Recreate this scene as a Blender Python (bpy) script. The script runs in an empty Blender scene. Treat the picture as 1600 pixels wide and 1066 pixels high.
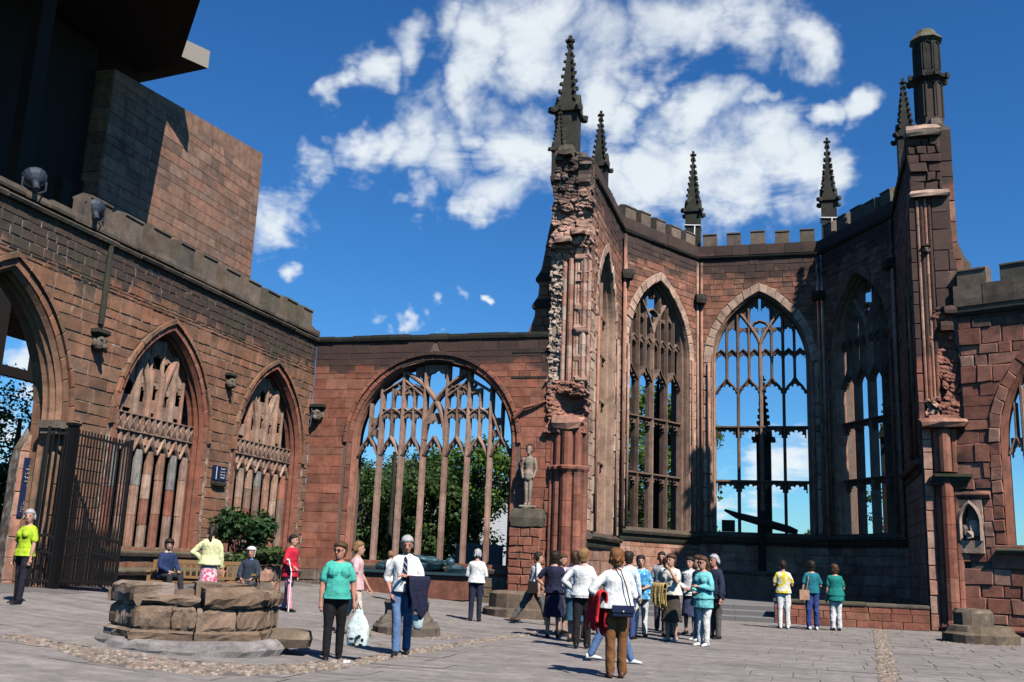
import bpy, math, random
import numpy as np
from mathutils import Vector, Matrix
random.seed(7); np.random.seed(7)
scene = bpy.context.scene
COL = scene.collection
R = math.radians

# ------------------------------------------------------------------ camera
def look():
    a, p, r = R(16.6), R(12.4), R(-2.3)
    f = Vector((-math.sin(a)*math.cos(p), math.cos(a)*math.cos(p), math.sin(p)))
    r0 = Vector((math.cos(a), math.sin(a), 0)); u0 = r0.cross(f)
    rt = math.cos(r)*r0 - math.sin(r)*u0; up = math.cos(r)*u0 + math.sin(r)*r0
    m = Matrix((rt, up, -f)).transposed().to_4x4()
    m.translation = Vector((0, 0, 1.5)); return m
cd = bpy.data.cameras.new('camera'); cam = bpy.data.objects.new('camera', cd); COL.objects.link(cam)
cam.matrix_world = look(); cd.lens = 35; cd.sensor_width = 36; cd.clip_end = 3000; cd.clip_start = .1
scene.camera = cam

# ------------------------------------------------------------------ sun, sky, exposure
SUN_AZ, SUN_EL = -46.0, 49.0            # azimuth the light travels to (from +Y, clockwise), elevation
TR = Vector((math.sin(R(SUN_AZ))*math.cos(R(SUN_EL)), math.cos(R(SUN_AZ))*math.cos(R(SUN_EL)), -math.sin(R(SUN_EL))))
sd = bpy.data.lights.new('sun', 'SUN'); sd.energy = 5.0; sd.angle = R(.5); sd.color = (1, .95, .87)
so = bpy.data.objects.new('sun', sd); COL.objects.link(so)
so.rotation_euler = TR.to_track_quat('-Z', 'Y').to_euler(); so.location = (20, -20, 40)
scene.view_settings.view_transform = 'Standard'; scene.view_settings.look = 'None'
scene.view_settings.exposure = 0.5; scene.view_settings.gamma = 1.0
scene.render.engine = 'CYCLES'; scene.cycles.use_denoising = True; scene.cycles.max_bounces = 6; scene.cycles.diffuse_bounces = 0
scene.cycles.caustics_reflective = False; scene.cycles.caustics_refractive = False

world = bpy.data.worlds.new('World'); scene.world = world; world.use_nodes = True
SKY_STRENGTH = .05
def build_world():
    nt = world.node_tree; N = nt.nodes; L = nt.links; N.clear()
    def nd(t, **k):
        n = N.new(t)
        for a, b in k.items(): setattr(n, a, b)
        return n
    def mth(op, a, b=None, clamp=False):
        n = nd('ShaderNodeMath', operation=op, use_clamp=clamp)
        for i, v in enumerate((a, b)):
            if v is None: continue
            if isinstance(v, (int, float)): n.inputs[i].default_value = v
            else: L.new(v, n.inputs[i])
        return n.outputs[0]
    out = nd('ShaderNodeOutputWorld'); bg = nd('ShaderNodeBackground'); bg.inputs[1].default_value = SKY_STRENGTH
    sky = nd('ShaderNodeTexSky', sky_type='NISHITA'); sky.sun_disc = False
    sky.sun_elevation = R(SUN_EL); sky.sun_rotation = R(SUN_AZ + 180); sky.air_density = 1.0; sky.dust_density = .1; sky.ozone_density = 1.6
    hs = nd('ShaderNodeHueSaturation'); hs.inputs['Saturation'].default_value = 1.22; hs.inputs['Value'].default_value = 1.0
    L.new(sky.outputs[0], hs.inputs['Color'])
    film = nd('ShaderNodeMixRGB', blend_type='MULTIPLY'); film.inputs[0].default_value = 1; film.inputs[2].default_value = (.66, 1.28, 1.8, 1); L.new(hs.outputs[0], film.inputs[1])   # the deep blue of slide film
    tc = nd('ShaderNodeTexCoord'); sep = nd('ShaderNodeSeparateXYZ'); L.new(tc.outputs['Generated'], sep.inputs[0])
    # clouds on a flat deck: direction / (height + c)
    zz = mth('ADD', mth('MAXIMUM', sep.outputs[2], 0.0), .16)
    comb = nd('ShaderNodeCombineXYZ'); L.new(mth('DIVIDE', sep.outputs[0], zz), comb.inputs[0]); L.new(mth('DIVIDE', sep.outputs[1], zz), comb.inputs[1])
    n1 = nd('ShaderNodeTexNoise'); n1.inputs['Scale'].default_value = 5.5; n1.inputs['Detail'].default_value = 9; n1.inputs['Roughness'].default_value = .62; n1.inputs['Distortion'].default_value = .6
    L.new(comb.outputs[0], n1.inputs['Vector'])
    n2 = nd('ShaderNodeTexNoise'); n2.inputs['Scale'].default_value = .8; n2.inputs['Detail'].default_value = 2; L.new(comb.outputs[0], n2.inputs['Vector'])
    # cumulus banks that stand in the part of the sky in view, as directions
    wn = nd('ShaderNodeTexNoise'); wn.inputs['Scale'].default_value = 6; wn.inputs['Detail'].default_value = 5; wn.inputs['Roughness'].default_value = .6; L.new(tc.outputs['Generated'], wn.inputs['Vector'])
    w1 = nd('ShaderNodeVectorMath', operation='SUBTRACT'); w1.inputs[1].default_value = (.5, .5, .5); L.new(wn.outputs['Color'], w1.inputs[0])
    w2 = nd('ShaderNodeVectorMath', operation='SCALE'); w2.inputs['Scale'].default_value = .2; L.new(w1.outputs[0], w2.inputs[0])
    w3 = nd('ShaderNodeVectorMath', operation='ADD'); L.new(tc.outputs['Generated'], w3.inputs[0]); L.new(w2.outputs[0], w3.inputs[1])
    acc = None
    for (dx, dy, dz, rad) in CLOUDS:
        dv = nd('ShaderNodeVectorMath', operation='DISTANCE'); dv.inputs[1].default_value = (dx, dy, dz); L.new(w3.outputs[0], dv.inputs[0])
        mr = nd('ShaderNodeMapRange', interpolation_type='SMOOTHSTEP'); mr.inputs[1].default_value = 0; mr.inputs[2].default_value = rad*2.2; mr.inputs[3].default_value = 1; mr.inputs[4].default_value = 0
        L.new(dv.outputs['Value'], mr.inputs[0])
        acc = mr.outputs[0] if acc is None else mth('MAXIMUM', acc, mr.outputs[0])
    wide = mth('MULTIPLY', mth('SUBTRACT', n2.outputs[0], .52), 1.2)
    # clouds seen through the windows near the horizon come from the wide noise
    dens = mth('ADD', mth('ADD', mth('SUBTRACT', mth('MULTIPLY', acc, 1.0), .3), mth('MULTIPLY', mth('SUBTRACT', n1.outputs[0], .5), 1.45)), mth('MULTIPLY', wide, .3))
    mr = nd('ShaderNodeMapRange', interpolation_type='SMOOTHSTEP'); mr.inputs[1].default_value = .0; mr.inputs[2].default_value = .72
    L.new(dens, mr.inputs[0])
    n3 = nd('ShaderNodeTexNoise'); n3.inputs['Scale'].default_value = 7; n3.inputs['Detail'].default_value = 6; L.new(comb.outputs[0], n3.inputs['Vector'])
    cl = nd('ShaderNodeMixRGB'); L.new(n3.outputs[0], cl.inputs[0])
    k = 1/SKY_STRENGTH
    cl.inputs[1].default_value = (.5*k, .57*k, .62*k, 1); cl.inputs[2].default_value = (.72*k, .735*k, .74*k, 1)
    mix = nd('ShaderNodeMixRGB'); L.new(mth('MULTIPLY', mr.outputs[0], .93), mix.inputs[0]); L.new(film.outputs[0], mix.inputs[1]); L.new(cl.outputs[0], mix.inputs[2])
    L.new(mix.outputs[0], bg.inputs[0]); L.new(bg.outputs[0], out.inputs[0])
CLOUDS = [(-0.4353, 0.7938, 0.4247, 0.0172), (-0.4029, 0.8, 0.4445, 0.0246), (-0.3646, 0.8087, 0.4616, 0.0296), (-0.3198, 0.8179, 0.4783, 0.0295), (-0.2802, 0.8368, 0.4704, 0.0384), (-0.2947, 0.8452, 0.4458, 0.028), (-0.2239, 0.8377, 0.4981, 0.046), (-0.177, 0.853, 0.4909, 0.049), (-0.1359, 0.8666, 0.4801, 0.0367), (-0.1041, 0.8542, 0.5094, 0.0422), (-0.0518, 0.8636, 0.5016, 0.0419), (-0.0061, 0.8742, 0.4856, 0.0297), (-0.1193, 0.8805, 0.4587, 0.0246), (-0.4136, 0.8269, 0.3811, 0.025), (-0.3755, 0.8379, 0.396, 0.0376), (-0.3294, 0.858, 0.3941, 0.0409), (-0.2958, 0.8805, 0.3704, 0.0349), (-0.2567, 0.8769, 0.4063, 0.0409), (-0.3094, 0.8845, 0.3493, 0.0223), (-0.3737, 0.8307, 0.4128, 0.025), (-0.3566, 0.8654, 0.352, 0.0222), (-0.1484, 0.9145, 0.3764, 0.0377), (-0.099, 0.918, 0.384, 0.0374), (-0.0444, 0.9196, 0.3903, 0.0431), (0.0024, 0.9287, 0.3708, 0.0396), (0.037, 0.9322, 0.36, 0.0272), (-0.0577, 0.9345, 0.3512, 0.0373), (-0.1398, 0.8961, 0.4214, 0.0249), (-0.0849, 0.8998, 0.428, 0.0277), (-0.0488, 0.9007, 0.4316, 0.0183), (-0.1688, 0.8802, 0.4435, 0.0311), (-0.1316, 0.9307, 0.3413, 0.0252), (-0.4784, 0.8039, 0.3535, 0.0235), (-0.4892, 0.8099, 0.3237, 0.0279), (-0.4713, 0.8356, 0.2823, 0.0125), (-0.4096, 0.8792, 0.2436, 0.0102), (-0.3805, 0.8912, 0.2471, 0.0115), (-0.3508, 0.902, 0.2515, 0.0115), (-0.3174, 0.9121, 0.2596, 0.0103), (-0.2835, 0.9208, 0.268, 0.009), (-0.3456, 0.9105, 0.2271, 0.0083), (-0.3154, 0.9207, 0.23, 0.0077), (-0.4275, 0.8774, 0.2175, 0.0063), (0.0465, 0.908, 0.4163, 0.0167), (0.018, 0.9091, 0.4162, 0.015), (0.1466, 0.9264, 0.3468, 0.0081), (-0.0189, 0.9956, 0.0915, 0.0369), (-0.0763, 0.9945, 0.072, 0.0218), (-0.6724, 0.722, 0.1633, 0.0231), (-0.6725, 0.7287, 0.1294, 0.0144), (-0.679, 0.729, 0.086, 0.0229)]
build_world()

# ------------------------------------------------------------------ mesh helpers
def ground_z(x, y=0): return .055*max(0.0, min(11.0, -(x+7)))

class MB:
    def __init__(s): s.v = []; s.f = []; s.m = []
    def add(s, vs, fs, mi=0):
        o = len(s.v); s.v.extend(vs); s.f.extend([tuple(i+o for i in f) for f in fs]); s.m.extend([mi]*len(fs)); return s
    def hexa(s, q, mi=0):          # 8 points: bottom ring 0-3 ccw, top ring 4-7
        return s.add(q, [(3,2,1,0),(4,5,6,7),(0,1,5,4),(1,2,6,5),(2,3,7,6),(3,0,4,7)], mi)
    def box(s, a, b, mi=0):
        (x0,y0,z0),(x1,y1,z1) = a, b
        return s.hexa([(x0,y0,z0),(x1,y0,z0),(x1,y1,z0),(x0,y1,z0),(x0,y0,z1),(x1,y0,z1),(x1,y1,z1),(x0,y1,z1)], mi)
    def loft(s, rings, caps=True, mi=0):
        n = len(rings[0]); o = len(s.v)
        for r in rings: s.v.extend(r)
        for k in range(len(rings)-1):
            for i in range(n):
                j = (i+1) % n
                s.f.append((o+k*n+i, o+k*n+j, o+(k+1)*n+j, o+(k+1)*n+i)); s.m.append(mi)
        if caps:
            s.f.append(tuple(o+i for i in range(n-1, -1, -1))); s.m.append(mi)
            s.f.append(tuple(o+(len(rings)-1)*n+i for i in range(n))); s.m.append(mi)
        return s
    def tube(s, pts, rad, n=8, mi=0, ref=(0,1,0), cap=True):
        pts = [Vector(p) for p in pts]; rings = []
        if not isinstance(rad, (list, tuple)): rad = [rad]*len(pts)
        for i, p in enumerate(pts):
            t = (pts[min(i+1, len(pts)-1)]-pts[max(i-1, 0)])
            if t.length < 1e-9: t = Vector((0,0,1))
            t.normalize(); rf = Vector(ref)
            if abs(t.dot(rf)) > .9: rf = Vector((0,0,1)) if abs(t.z) < .9 else Vector((1,0,0))
            a = t.cross(rf).normalized(); b = t.cross(a)
            ra, rb = rad[i] if isinstance(rad[i], (list, tuple)) else (rad[i], rad[i])
            rings.append([tuple(p + a*(ra*math.cos(2*math.pi*k/n)) - b*(rb*math.sin(2*math.pi*k/n))) for k in range(n)])
        # orientation: make sure the faces look outwards
        return s.loft(rings, cap, mi)
    def lathe(s, prof, c=(0,0,0), n=12, mi=0, sx=1, sy=1, rot=0):
        rings = [[(c[0]+sx*r*math.cos(rot+2*math.pi*k/n), c[1]+sy*r*math.sin(rot+2*math.pi*k/n), c[2]+z) for k in range(n)] for r, z in prof]
        return s.loft(rings, True, mi)
    def ball(s, c, r, n=10, m=6, mi=0):
        rx, ry, rz = r if isinstance(r, (list, tuple)) else (r, r, r)
        rings = []
        for k in range(m+1):
            th = -math.pi/2 + math.pi*(k+.001)/(m+.002)
            rings.append([(c[0]+rx*math.cos(th)*math.cos(2*math.pi*i/n), c[1]+ry*math.cos(th)*math.sin(2*math.pi*i/n), c[2]+rz*math.sin(th)) for i in range(n)])
        return s.loft(rings, True, mi)
    def build(s, name, mat, parent=None, smooth=False, kind=None):
        me = bpy.data.meshes.new(name); me.from_pydata([tuple(v) for v in s.v], [], s.f)
        mats = mat if isinstance(mat, (list, tuple)) else [mat]
        for x in mats: me.materials.append(x)
        if len(mats) > 1: me.polygons.foreach_set('material_index', s.m)
        if smooth: me.polygons.foreach_set('use_smooth', [True]*len(s.f))
        me.update()
        return link(name, me, parent, kind)

def link(name, me, parent=None, kind=None):
    o = bpy.data.objects.new(name, me); COL.objects.link(o)
    if parent is not None:
        o.parent = parent; o.matrix_parent_inverse = ORIG[parent.name]
    ORIG[o.name] = Matrix.Identity(4)
    if kind: o['kind'] = kind
    return o
ORIG = {}
def thing(name, label, cat, loc=(0,0,0), group=None):
    o = bpy.data.objects.new(name, None); COL.objects.link(o); o.location = loc; o.empty_display_size = .2
    ORIG[o.name] = Matrix.Translation(-Vector(loc))
    return tag(o, label, cat, group)
def tag(o, label=None, cat=None, group=None, kind=None):
    if label: o['label'] = label
    if cat: o['category'] = cat
    if group: o['group'] = group
    if kind: o['kind'] = kind
    return o

# ------------------------------------------------------------------ materials
MATS = {}
class NT:
    def __init__(s, name):
        s.mat = bpy.data.materials.new(name); s.mat.use_nodes = True; s.t = s.mat.node_tree; s.t.nodes.clear()
        s.out = s.n('ShaderNodeOutputMaterial'); s.b = s.n('ShaderNodeBsdfPrincipled'); s.l(s.b.outputs[0], s.out.inputs[0])
        s.b.inputs['Specular IOR Level'].default_value = .25
    def n(s, t, **k):
        x = s.t.nodes.new(t)
        for a, b in k.items(): setattr(x, a, b)
        return x
    def l(s, a, b): s.t.links.new(a, b)
    def pos(s): return s.n('ShaderNodeNewGeometry').outputs['Position']
    def noise(s, scale, detail=4, rough=.55, vec=None, dist=0):
        x = s.n('ShaderNodeTexNoise'); x.inputs['Scale'].default_value = scale; x.inputs['Detail'].default_value = detail; x.inputs['Roughness'].default_value = rough; x.inputs['Distortion'].default_value = dist
        s.l(vec if vec is not None else s.pos(), x.inputs['Vector']); return x.outputs[0]
    def math(s, op, a, b=None, clamp=False):
        x = s.n('ShaderNodeMath', operation=op, use_clamp=clamp)
        for i, v in enumerate((a, b)):
            if v is None: continue
            if isinstance(v, (int, float)): x.inputs[i].default_value = v
            else: s.l(v, x.inputs[i])
        return x.outputs[0]
    def ramp(s, f, stops, interp='LINEAR'):
        x = s.n('ShaderNodeValToRGB'); x.color_ramp.interpolation = interp; e = x.color_ramp.elements
        while len(e) < len(stops): e.new(.5)
        for i, (p, c) in enumerate(stops): e[i].position = p; e[i].color = (*c, 1) if len(c) == 3 else c
        s.l(f, x.inputs[0]); return x.outputs[0]
    def mix(s, f, a, b, mode='MIX'):
        x = s.n('ShaderNodeMixRGB', blend_type=mode)
        for i, v in enumerate((f, a, b)):
            if isinstance(v, (int, float)): x.inputs[i].default_value = v
            elif isinstance(v, (tuple, list)): x.inputs[i].default_value = (*v[:3], 1)
            else: s.l(v, x.inputs[i])
        return x.outputs[0]
    def mr(s, v, a, b, c=0., d=1., smooth=True):
        x = s.n('ShaderNodeMapRange'); x.interpolation_type = 'SMOOTHSTEP' if smooth else 'LINEAR'
        for i, q in enumerate((a, b, c, d)): x.inputs[i+1].default_value = q
        s.l(v, x.inputs[0]); return x.outputs[0]
    def bump(s, h, strength=.4, dist=.02):
        x = s.n('ShaderNodeBump'); x.inputs['Strength'].default_value = strength; x.inputs['Distance'].default_value = dist
        s.l(h, x.inputs['Height']); s.l(x.outputs[0], s.b.inputs['Normal'])
    def fin(s, col, rough=.85):
        if isinstance(col, (tuple, list)): s.b.inputs['Base Color'].default_value = (*col[:3], 1)
        else: s.l(col, s.b.inputs['Base Color'])
        if isinstance(rough, (int, float)): s.b.inputs['Roughness'].default_value = rough
        else: s.l(rough, s.b.inputs['Roughness'])
        return s.mat
def plain(name, col, rough=.7, metal=0, bump=0, bscale=60, var=.15):
    t = NT(name); n = t.noise(bscale*.2, 3)
    c = t.mix(var, col, t.mix(n, tuple(x*.55 for x in col), tuple(min(1, x*1.35) for x in col)))
    if bump: t.bump(t.noise(bscale, 4), bump, .01)
    t.b.inputs['Metallic'].default_value = metal
    return t.fin(c, rough)
def stone(name, palette, soot=(99, 100), soot_amt=.25, soot_col=(.035,.03,.028), green=0., bump=.55, spot=.35, pale=0.):
    """coursed sandstone: a colour per stone, weathering, soot that thickens near the parapets, algae on ledges"""
    t = NT(name); g = t.n('ShaderNodeNewGeometry'); oi = t.n('ShaderNodeObjectInfo')
    P = g.outputs['Position']
    rnd = t.math('FRACT', t.math('ADD', g.outputs['Random Per Island'], oi.outputs['Random']))
    k = len(palette); base = t.ramp(rnd, [(i/k, c) for i, c in enumerate(palette)], 'CONSTANT')
    mean = tuple(sum(c[i] for c in palette)/k for i in range(3)); base = t.mix(.42, base, mean)
    r2 = t.math('FRACT', t.math('MULTIPLY', rnd, 17.31))
    base = t.mix(1.0, base, t.ramp(r2, [(0, (.8,.8,.8)), (1, (1.16,1.15,1.14))]), 'MULTIPLY')
    big = t.noise(.55, 4, .6, P); med = t.noise(3.2, 6, .65, P); fine = t.noise(26, 5, .7, P)
    base = t.mix(1.0, base, t.ramp(med, [(.28, (.62,.6,.58)), (.72, (1.3,1.28,1.25))]), 'MULTIPLY')
    blot = t.noise(1.15, 7, .7, P, .6); base = t.mix(t.math('MULTIPLY', t.mr(blot, .5, .66), .6), base, t.mix(.62, base, soot_col))
    bl2 = t.noise(.8, 6, .7, t.n('ShaderNodeVectorMath', operation='ADD').outputs[0] if False else P, 1.2); base = t.mix(t.math('MULTIPLY', t.mr(bl2, .56, .7), .3), base, t.mix(.5, base, (.42,.33,.26)))
    pit = t.noise(75, 2, .5, P); base = t.mix(t.math('MULTIPLY', t.mr(pit, .62, .72), .55), base, soot_col)
    base = t.mix(1.0, base, t.ramp(fine, [(.3, (.78,.78,.78)), (.7, (1.16,1.16,1.16))]), 'MULTIPLY')
    sep = t.n('ShaderNodeSeparateXYZ'); t.l(P, sep.inputs[0])
    hz = t.mr(sep.outputs[2], soot[0], soot[1])
    sm = t.math('ADD', t.math('MULTIPLY', hz, .62), t.math('MULTIPLY', t.math('SUBTRACT', big, .5), 1.1))
    sm = t.math('ADD', sm, t.math('MULTIPLY', t.math('SUBTRACT', r2, .5), .32))
    sm = t.math('ADD', sm, t.math('MULTIPLY', t.math('SUBTRACT', med, .5), .5))
    sm = t.mr(sm, .22-soot_amt*.5, .42-soot_amt*.2)
    base = t.mix(t.math('MULTIPLY', sm, .86), base, soot_col)
    # streaks of run-off
    mp = t.n('ShaderNodeMapping'); mp.inputs['Scale'].default_value = (2.2, 2.2, .16); t.l(P, mp.inputs[0])
    st = t.noise(1.6, 4, .6, mp.outputs[0])
    base = t.mix(t.math('MULTIPLY', t.mr(st, .52, .72), spot), base, t.mix(.5, base, soot_col))
    if pale:
        base = t.mix(t.math('MULTIPLY', t.mr(t.noise(1.3, 5, .65, P), .55, .68), pale), base, (.55,.45,.38))
    if green:
        ns = t.n('ShaderNodeSeparateXYZ'); t.l(g.outputs['Normal'], ns.inputs[0])
        gm = t.math('MULTIPLY', t.math('ADD', t.mr(ns.outputs[2], .2, .9), t.mr(big, .45, .7)), green, True)
        base = t.mix(gm, base, t.mix(fine, (.045,.055,.03), (.12,.14,.075)))
    t.bump(t.math('ADD', t.math('MULTIPLY', med, .6), t.math('MULTIPLY', fine, .4)), bump, .035)
    return t.fin(base, .9)

RED = [(.30,.105,.065),(.36,.14,.09),(.25,.09,.06),(.33,.13,.09),(.30,.145,.10),(.22,.09,.062)]
BROWN = [(.27,.135,.08),(.30,.145,.09),(.23,.12,.075),(.33,.135,.08),(.21,.115,.075),(.27,.16,.105)]
PINK = [(.46,.26,.19),(.41,.205,.145),(.50,.31,.24),(.38,.175,.12),(.44,.28,.215),(.35,.14,.095)]
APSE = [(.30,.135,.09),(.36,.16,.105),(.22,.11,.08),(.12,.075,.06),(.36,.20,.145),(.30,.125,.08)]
PALE = [(.50,.36,.28),(.47,.32,.25),(.54,.42,.33),(.42,.27,.20),(.48,.31,.24)]
NEWB = [(.27,.16,.11),(.34,.19,.13),(.19,.12,.09),(.30,.15,.10),(.27,.18,.14),(.16,.105,.08)]
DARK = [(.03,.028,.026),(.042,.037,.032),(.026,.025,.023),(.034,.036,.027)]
GREY = [(.17,.125,.095),(.14,.11,.09),(.20,.155,.12),(.12,.10,.085)]
M_north = stone('north_wall_stone', BROWN, (7.2, 8.4), .16, green=.25)
M_red = stone('red_sandstone', RED, (7.3, 8.3), .14, spot=.35)
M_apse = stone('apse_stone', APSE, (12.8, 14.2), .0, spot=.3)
M_pink = stone('pink_sandstone', PINK, (12, 15), .1, spot=.25, pale=.35)
M_pale = stone('pale_voussoir_stone', PALE, (99, 100), .06, spot=.3)
M_right = stone('right_wall_stone', RED[:4]+PINK[1:4], (8, 9.6), .1, spot=.25)
M_block = stone('new_block_stone', NEWB, (99, 100), .12, spot=.7, bump=.4)
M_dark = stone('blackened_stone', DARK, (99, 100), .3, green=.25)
M_cope = stone('coping_stone', GREY, (99, 100), .12, green=.5)
M_base = stone('weathered_base_stone', [(.17,.125,.085),(.14,.105,.08),(.20,.145,.10),(.16,.13,.105)], (99,100), .1, spot=.3, green=.08, pale=.25)
M_trac = stone('tracery_stone', [(.30,.20,.155),(.27,.16,.12),(.24,.16,.13),(.32,.22,.17)], (99, 100), .1, spot=.4)
M_tracP = stone('pale_tracery_stone', [(.40,.27,.20),(.36,.22,.16),(.42,.30,.23),(.34,.17,.115)], (99, 100), .06, spot=.35)
M_tracR = stone('reddish_tracery_stone', [(.34,.21,.165),(.38,.245,.20),(.29,.17,.13),(.35,.24,.20)], (99, 100), .1, spot=.45)
M_tracD = stone('dark_tracery_stone', [(.16,.105,.08),(.19,.12,.09),(.14,.10,.08)], (99, 100), .18, spot=.4)
def mortar():
    t = NT('lime_mortar'); n = t.noise(5, 5); f = t.noise(40, 3)
    t.bump(f, .5, .02)
    return t.fin(t.mix(t.mr(n, .42, .66), (.16,.11,.08), (.46,.37,.29)), .95)
M_mortar = mortar()
def mortar_dark():
    t = NT('dark_mortar'); n = t.noise(5, 5); t.bump(t.noise(30, 3), .5, .02)
    return t.fin(t.mix(n, (.07,.05,.04), (.22,.16,.125)), .95)
M_mortarD = mortar_dark()

# ------------------------------------------------------------------ wall builder
class Frame:
    """a wall plane: u along it, z up, d out of its face towards the nave"""
    def __init__(s, o, u, n): s.o = Vector(o); s.u = Vector(u).normalized(); s.n = Vector(n).normalized()
    def P(s, u, z, d=0): p = s.o + s.u*u + s.n*d; return (p.x, p.y, z)
class Arch:
    def __init__(s, c, w, zs, za, sill):
        s.c, s.w, s.zs, s.za, s.sill = c, w, zs, za, sill; h = za-zs; s.R = (w*w+h*h)/(2*w)
    def half(s, z, off=0):
        if z < s.sill-off*0-1e-6: return None
        if z <= s.zs: return s.w+off
        q = (s.R+off)**2-(z-s.zs)**2
        if q <= 0: return None
        v = math.sqrt(q)-(s.R-s.w); return v if v > 0 else None
    def apex(s, off=0): return s.zs+math.sqrt((s.R+off)**2-(s.R-s.w)**2)
    def top(s, u, off=0):
        q = (s.R+off)**2-(abs(u-s.c)+s.R-s.w)**2; return s.zs+math.sqrt(max(q, 0))
    def path(s, off=0, n=9, jamb=6, z0=None):
        z0 = s.sill if z0 is None else z0
        L = [(s.c-s.w-off, z0+(s.zs-z0)*k/jamb) for k in range(jamb)]
        ta = math.acos((s.R-s.w)/(s.R+off)); r = s.R+off
        arc = [(s.c-s.w+s.R-r*math.cos(ta*k/n), s.zs+r*math.sin(ta*k/n)) for k in range(n+1)]
        left = L+arc; right = [(2*s.c-u, z) for u, z in reversed(left[:-1])]
        return left+right
def free(z0, z1, lo, hi, ops):
    """stretches of wall between the openings in the course z0..z1, each (left at z0, left at z1, right at z0, right at z1)"""
    cuts = []
    for a, off in ops:
        h0, h1 = a.half(z0+1e-4, off), a.half(z1-1e-4, off)
        if h0 is None and h1 is None: continue
        if z1 <= a.sill+1e-4: continue
        h0 = h0 if h0 is not None else (h1 if z0 < a.sill else 0); h1 = h1 if h1 is not None else 0
        cuts.append((a.c-h0, a.c-h1, a.c+h0, a.c+h1))
    cuts.sort(); out = []; l0, l1 = lo(z0), lo(z1)
    for c in cuts:
        out.append((l0, l1, c[0], c[1])); l0, l1 = c[2], c[3]
    out.append((l0, l1, hi(z0), hi(z1)))
    return [q for q in out if q[2]-q[0] > .03 or q[3]-q[1] > .03]
def core(fr, parent, zlo, zhi, lo, hi, ops, thick, mat, breaks=(), dfront=-.012, step=.3):
    mb = MB(); zs = sorted(set([zlo, zhi]+[b for b in list(breaks)+[a.apex(o)-.002 for a, o in ops] if zlo < b < zhi]))
    rows = []
    for a, b in zip(zs, zs[1:]):
        n = max(1, round((b-a)/step)); rows += [(a+(b-a)*k/n, a+(b-a)*(k+1)/n) for k in range(n)]
    for z0, z1 in rows:
        for a0, a1, b0, b1 in free(z0, z1, lo, hi, ops):
            a0, b0 = min(a0, b0), max(a0, b0); a1, b1 = min(a1, b1), max(a1, b1)
            mb.hexa([fr.P(a0,z0,-thick), fr.P(a0,z0,dfront), fr.P(b0,z0,dfront), fr.P(b0,z0,-thick),
                     fr.P(a1,z1,-thick), fr.P(a1,z1,dfront), fr.P(b1,z1,dfront), fr.P(b1,z1,-thick)])
    return mb.build('rubble_core', mat, parent)
def stone_piece(mb, fr, q, d, c=.012, back=-.03, jit=.006):
    """q: 4 (u,z) corners ccw, a block with worn arrises"""
    mu = sum(p[0] for p in q)/4; mz = sum(p[1] for p in q)/4
    qq = [(p[0]+random.uniform(-jit, jit), p[1]+random.uniform(-jit, jit)) for p in q]
    def ins(p, k):
        du, dz = mu-p[0], mz-p[1]; l = math.hypot(du, dz) or 1; k = min(k, l*.4); return (p[0]+du/l*k, p[1]+dz/l*k)
    tilt = [random.uniform(-.004, .004)*(1+jit*60) for _ in q]
    vs = [fr.P(p[0], p[1], back) for p in qq]+[fr.P(p[0], p[1], d-c) for p in qq]+[fr.P(*ins(p, c*1.4), d+tilt[i]) for i, p in enumerate(qq)]
    mb.add(vs, [(0,1,5,4),(1,2,6,5),(2,3,7,6),(3,0,4,7),(4,5,9,8),(5,6,10,9),(6,7,11,10),(7,4,8,11),(8,9,10,11)])
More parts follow.
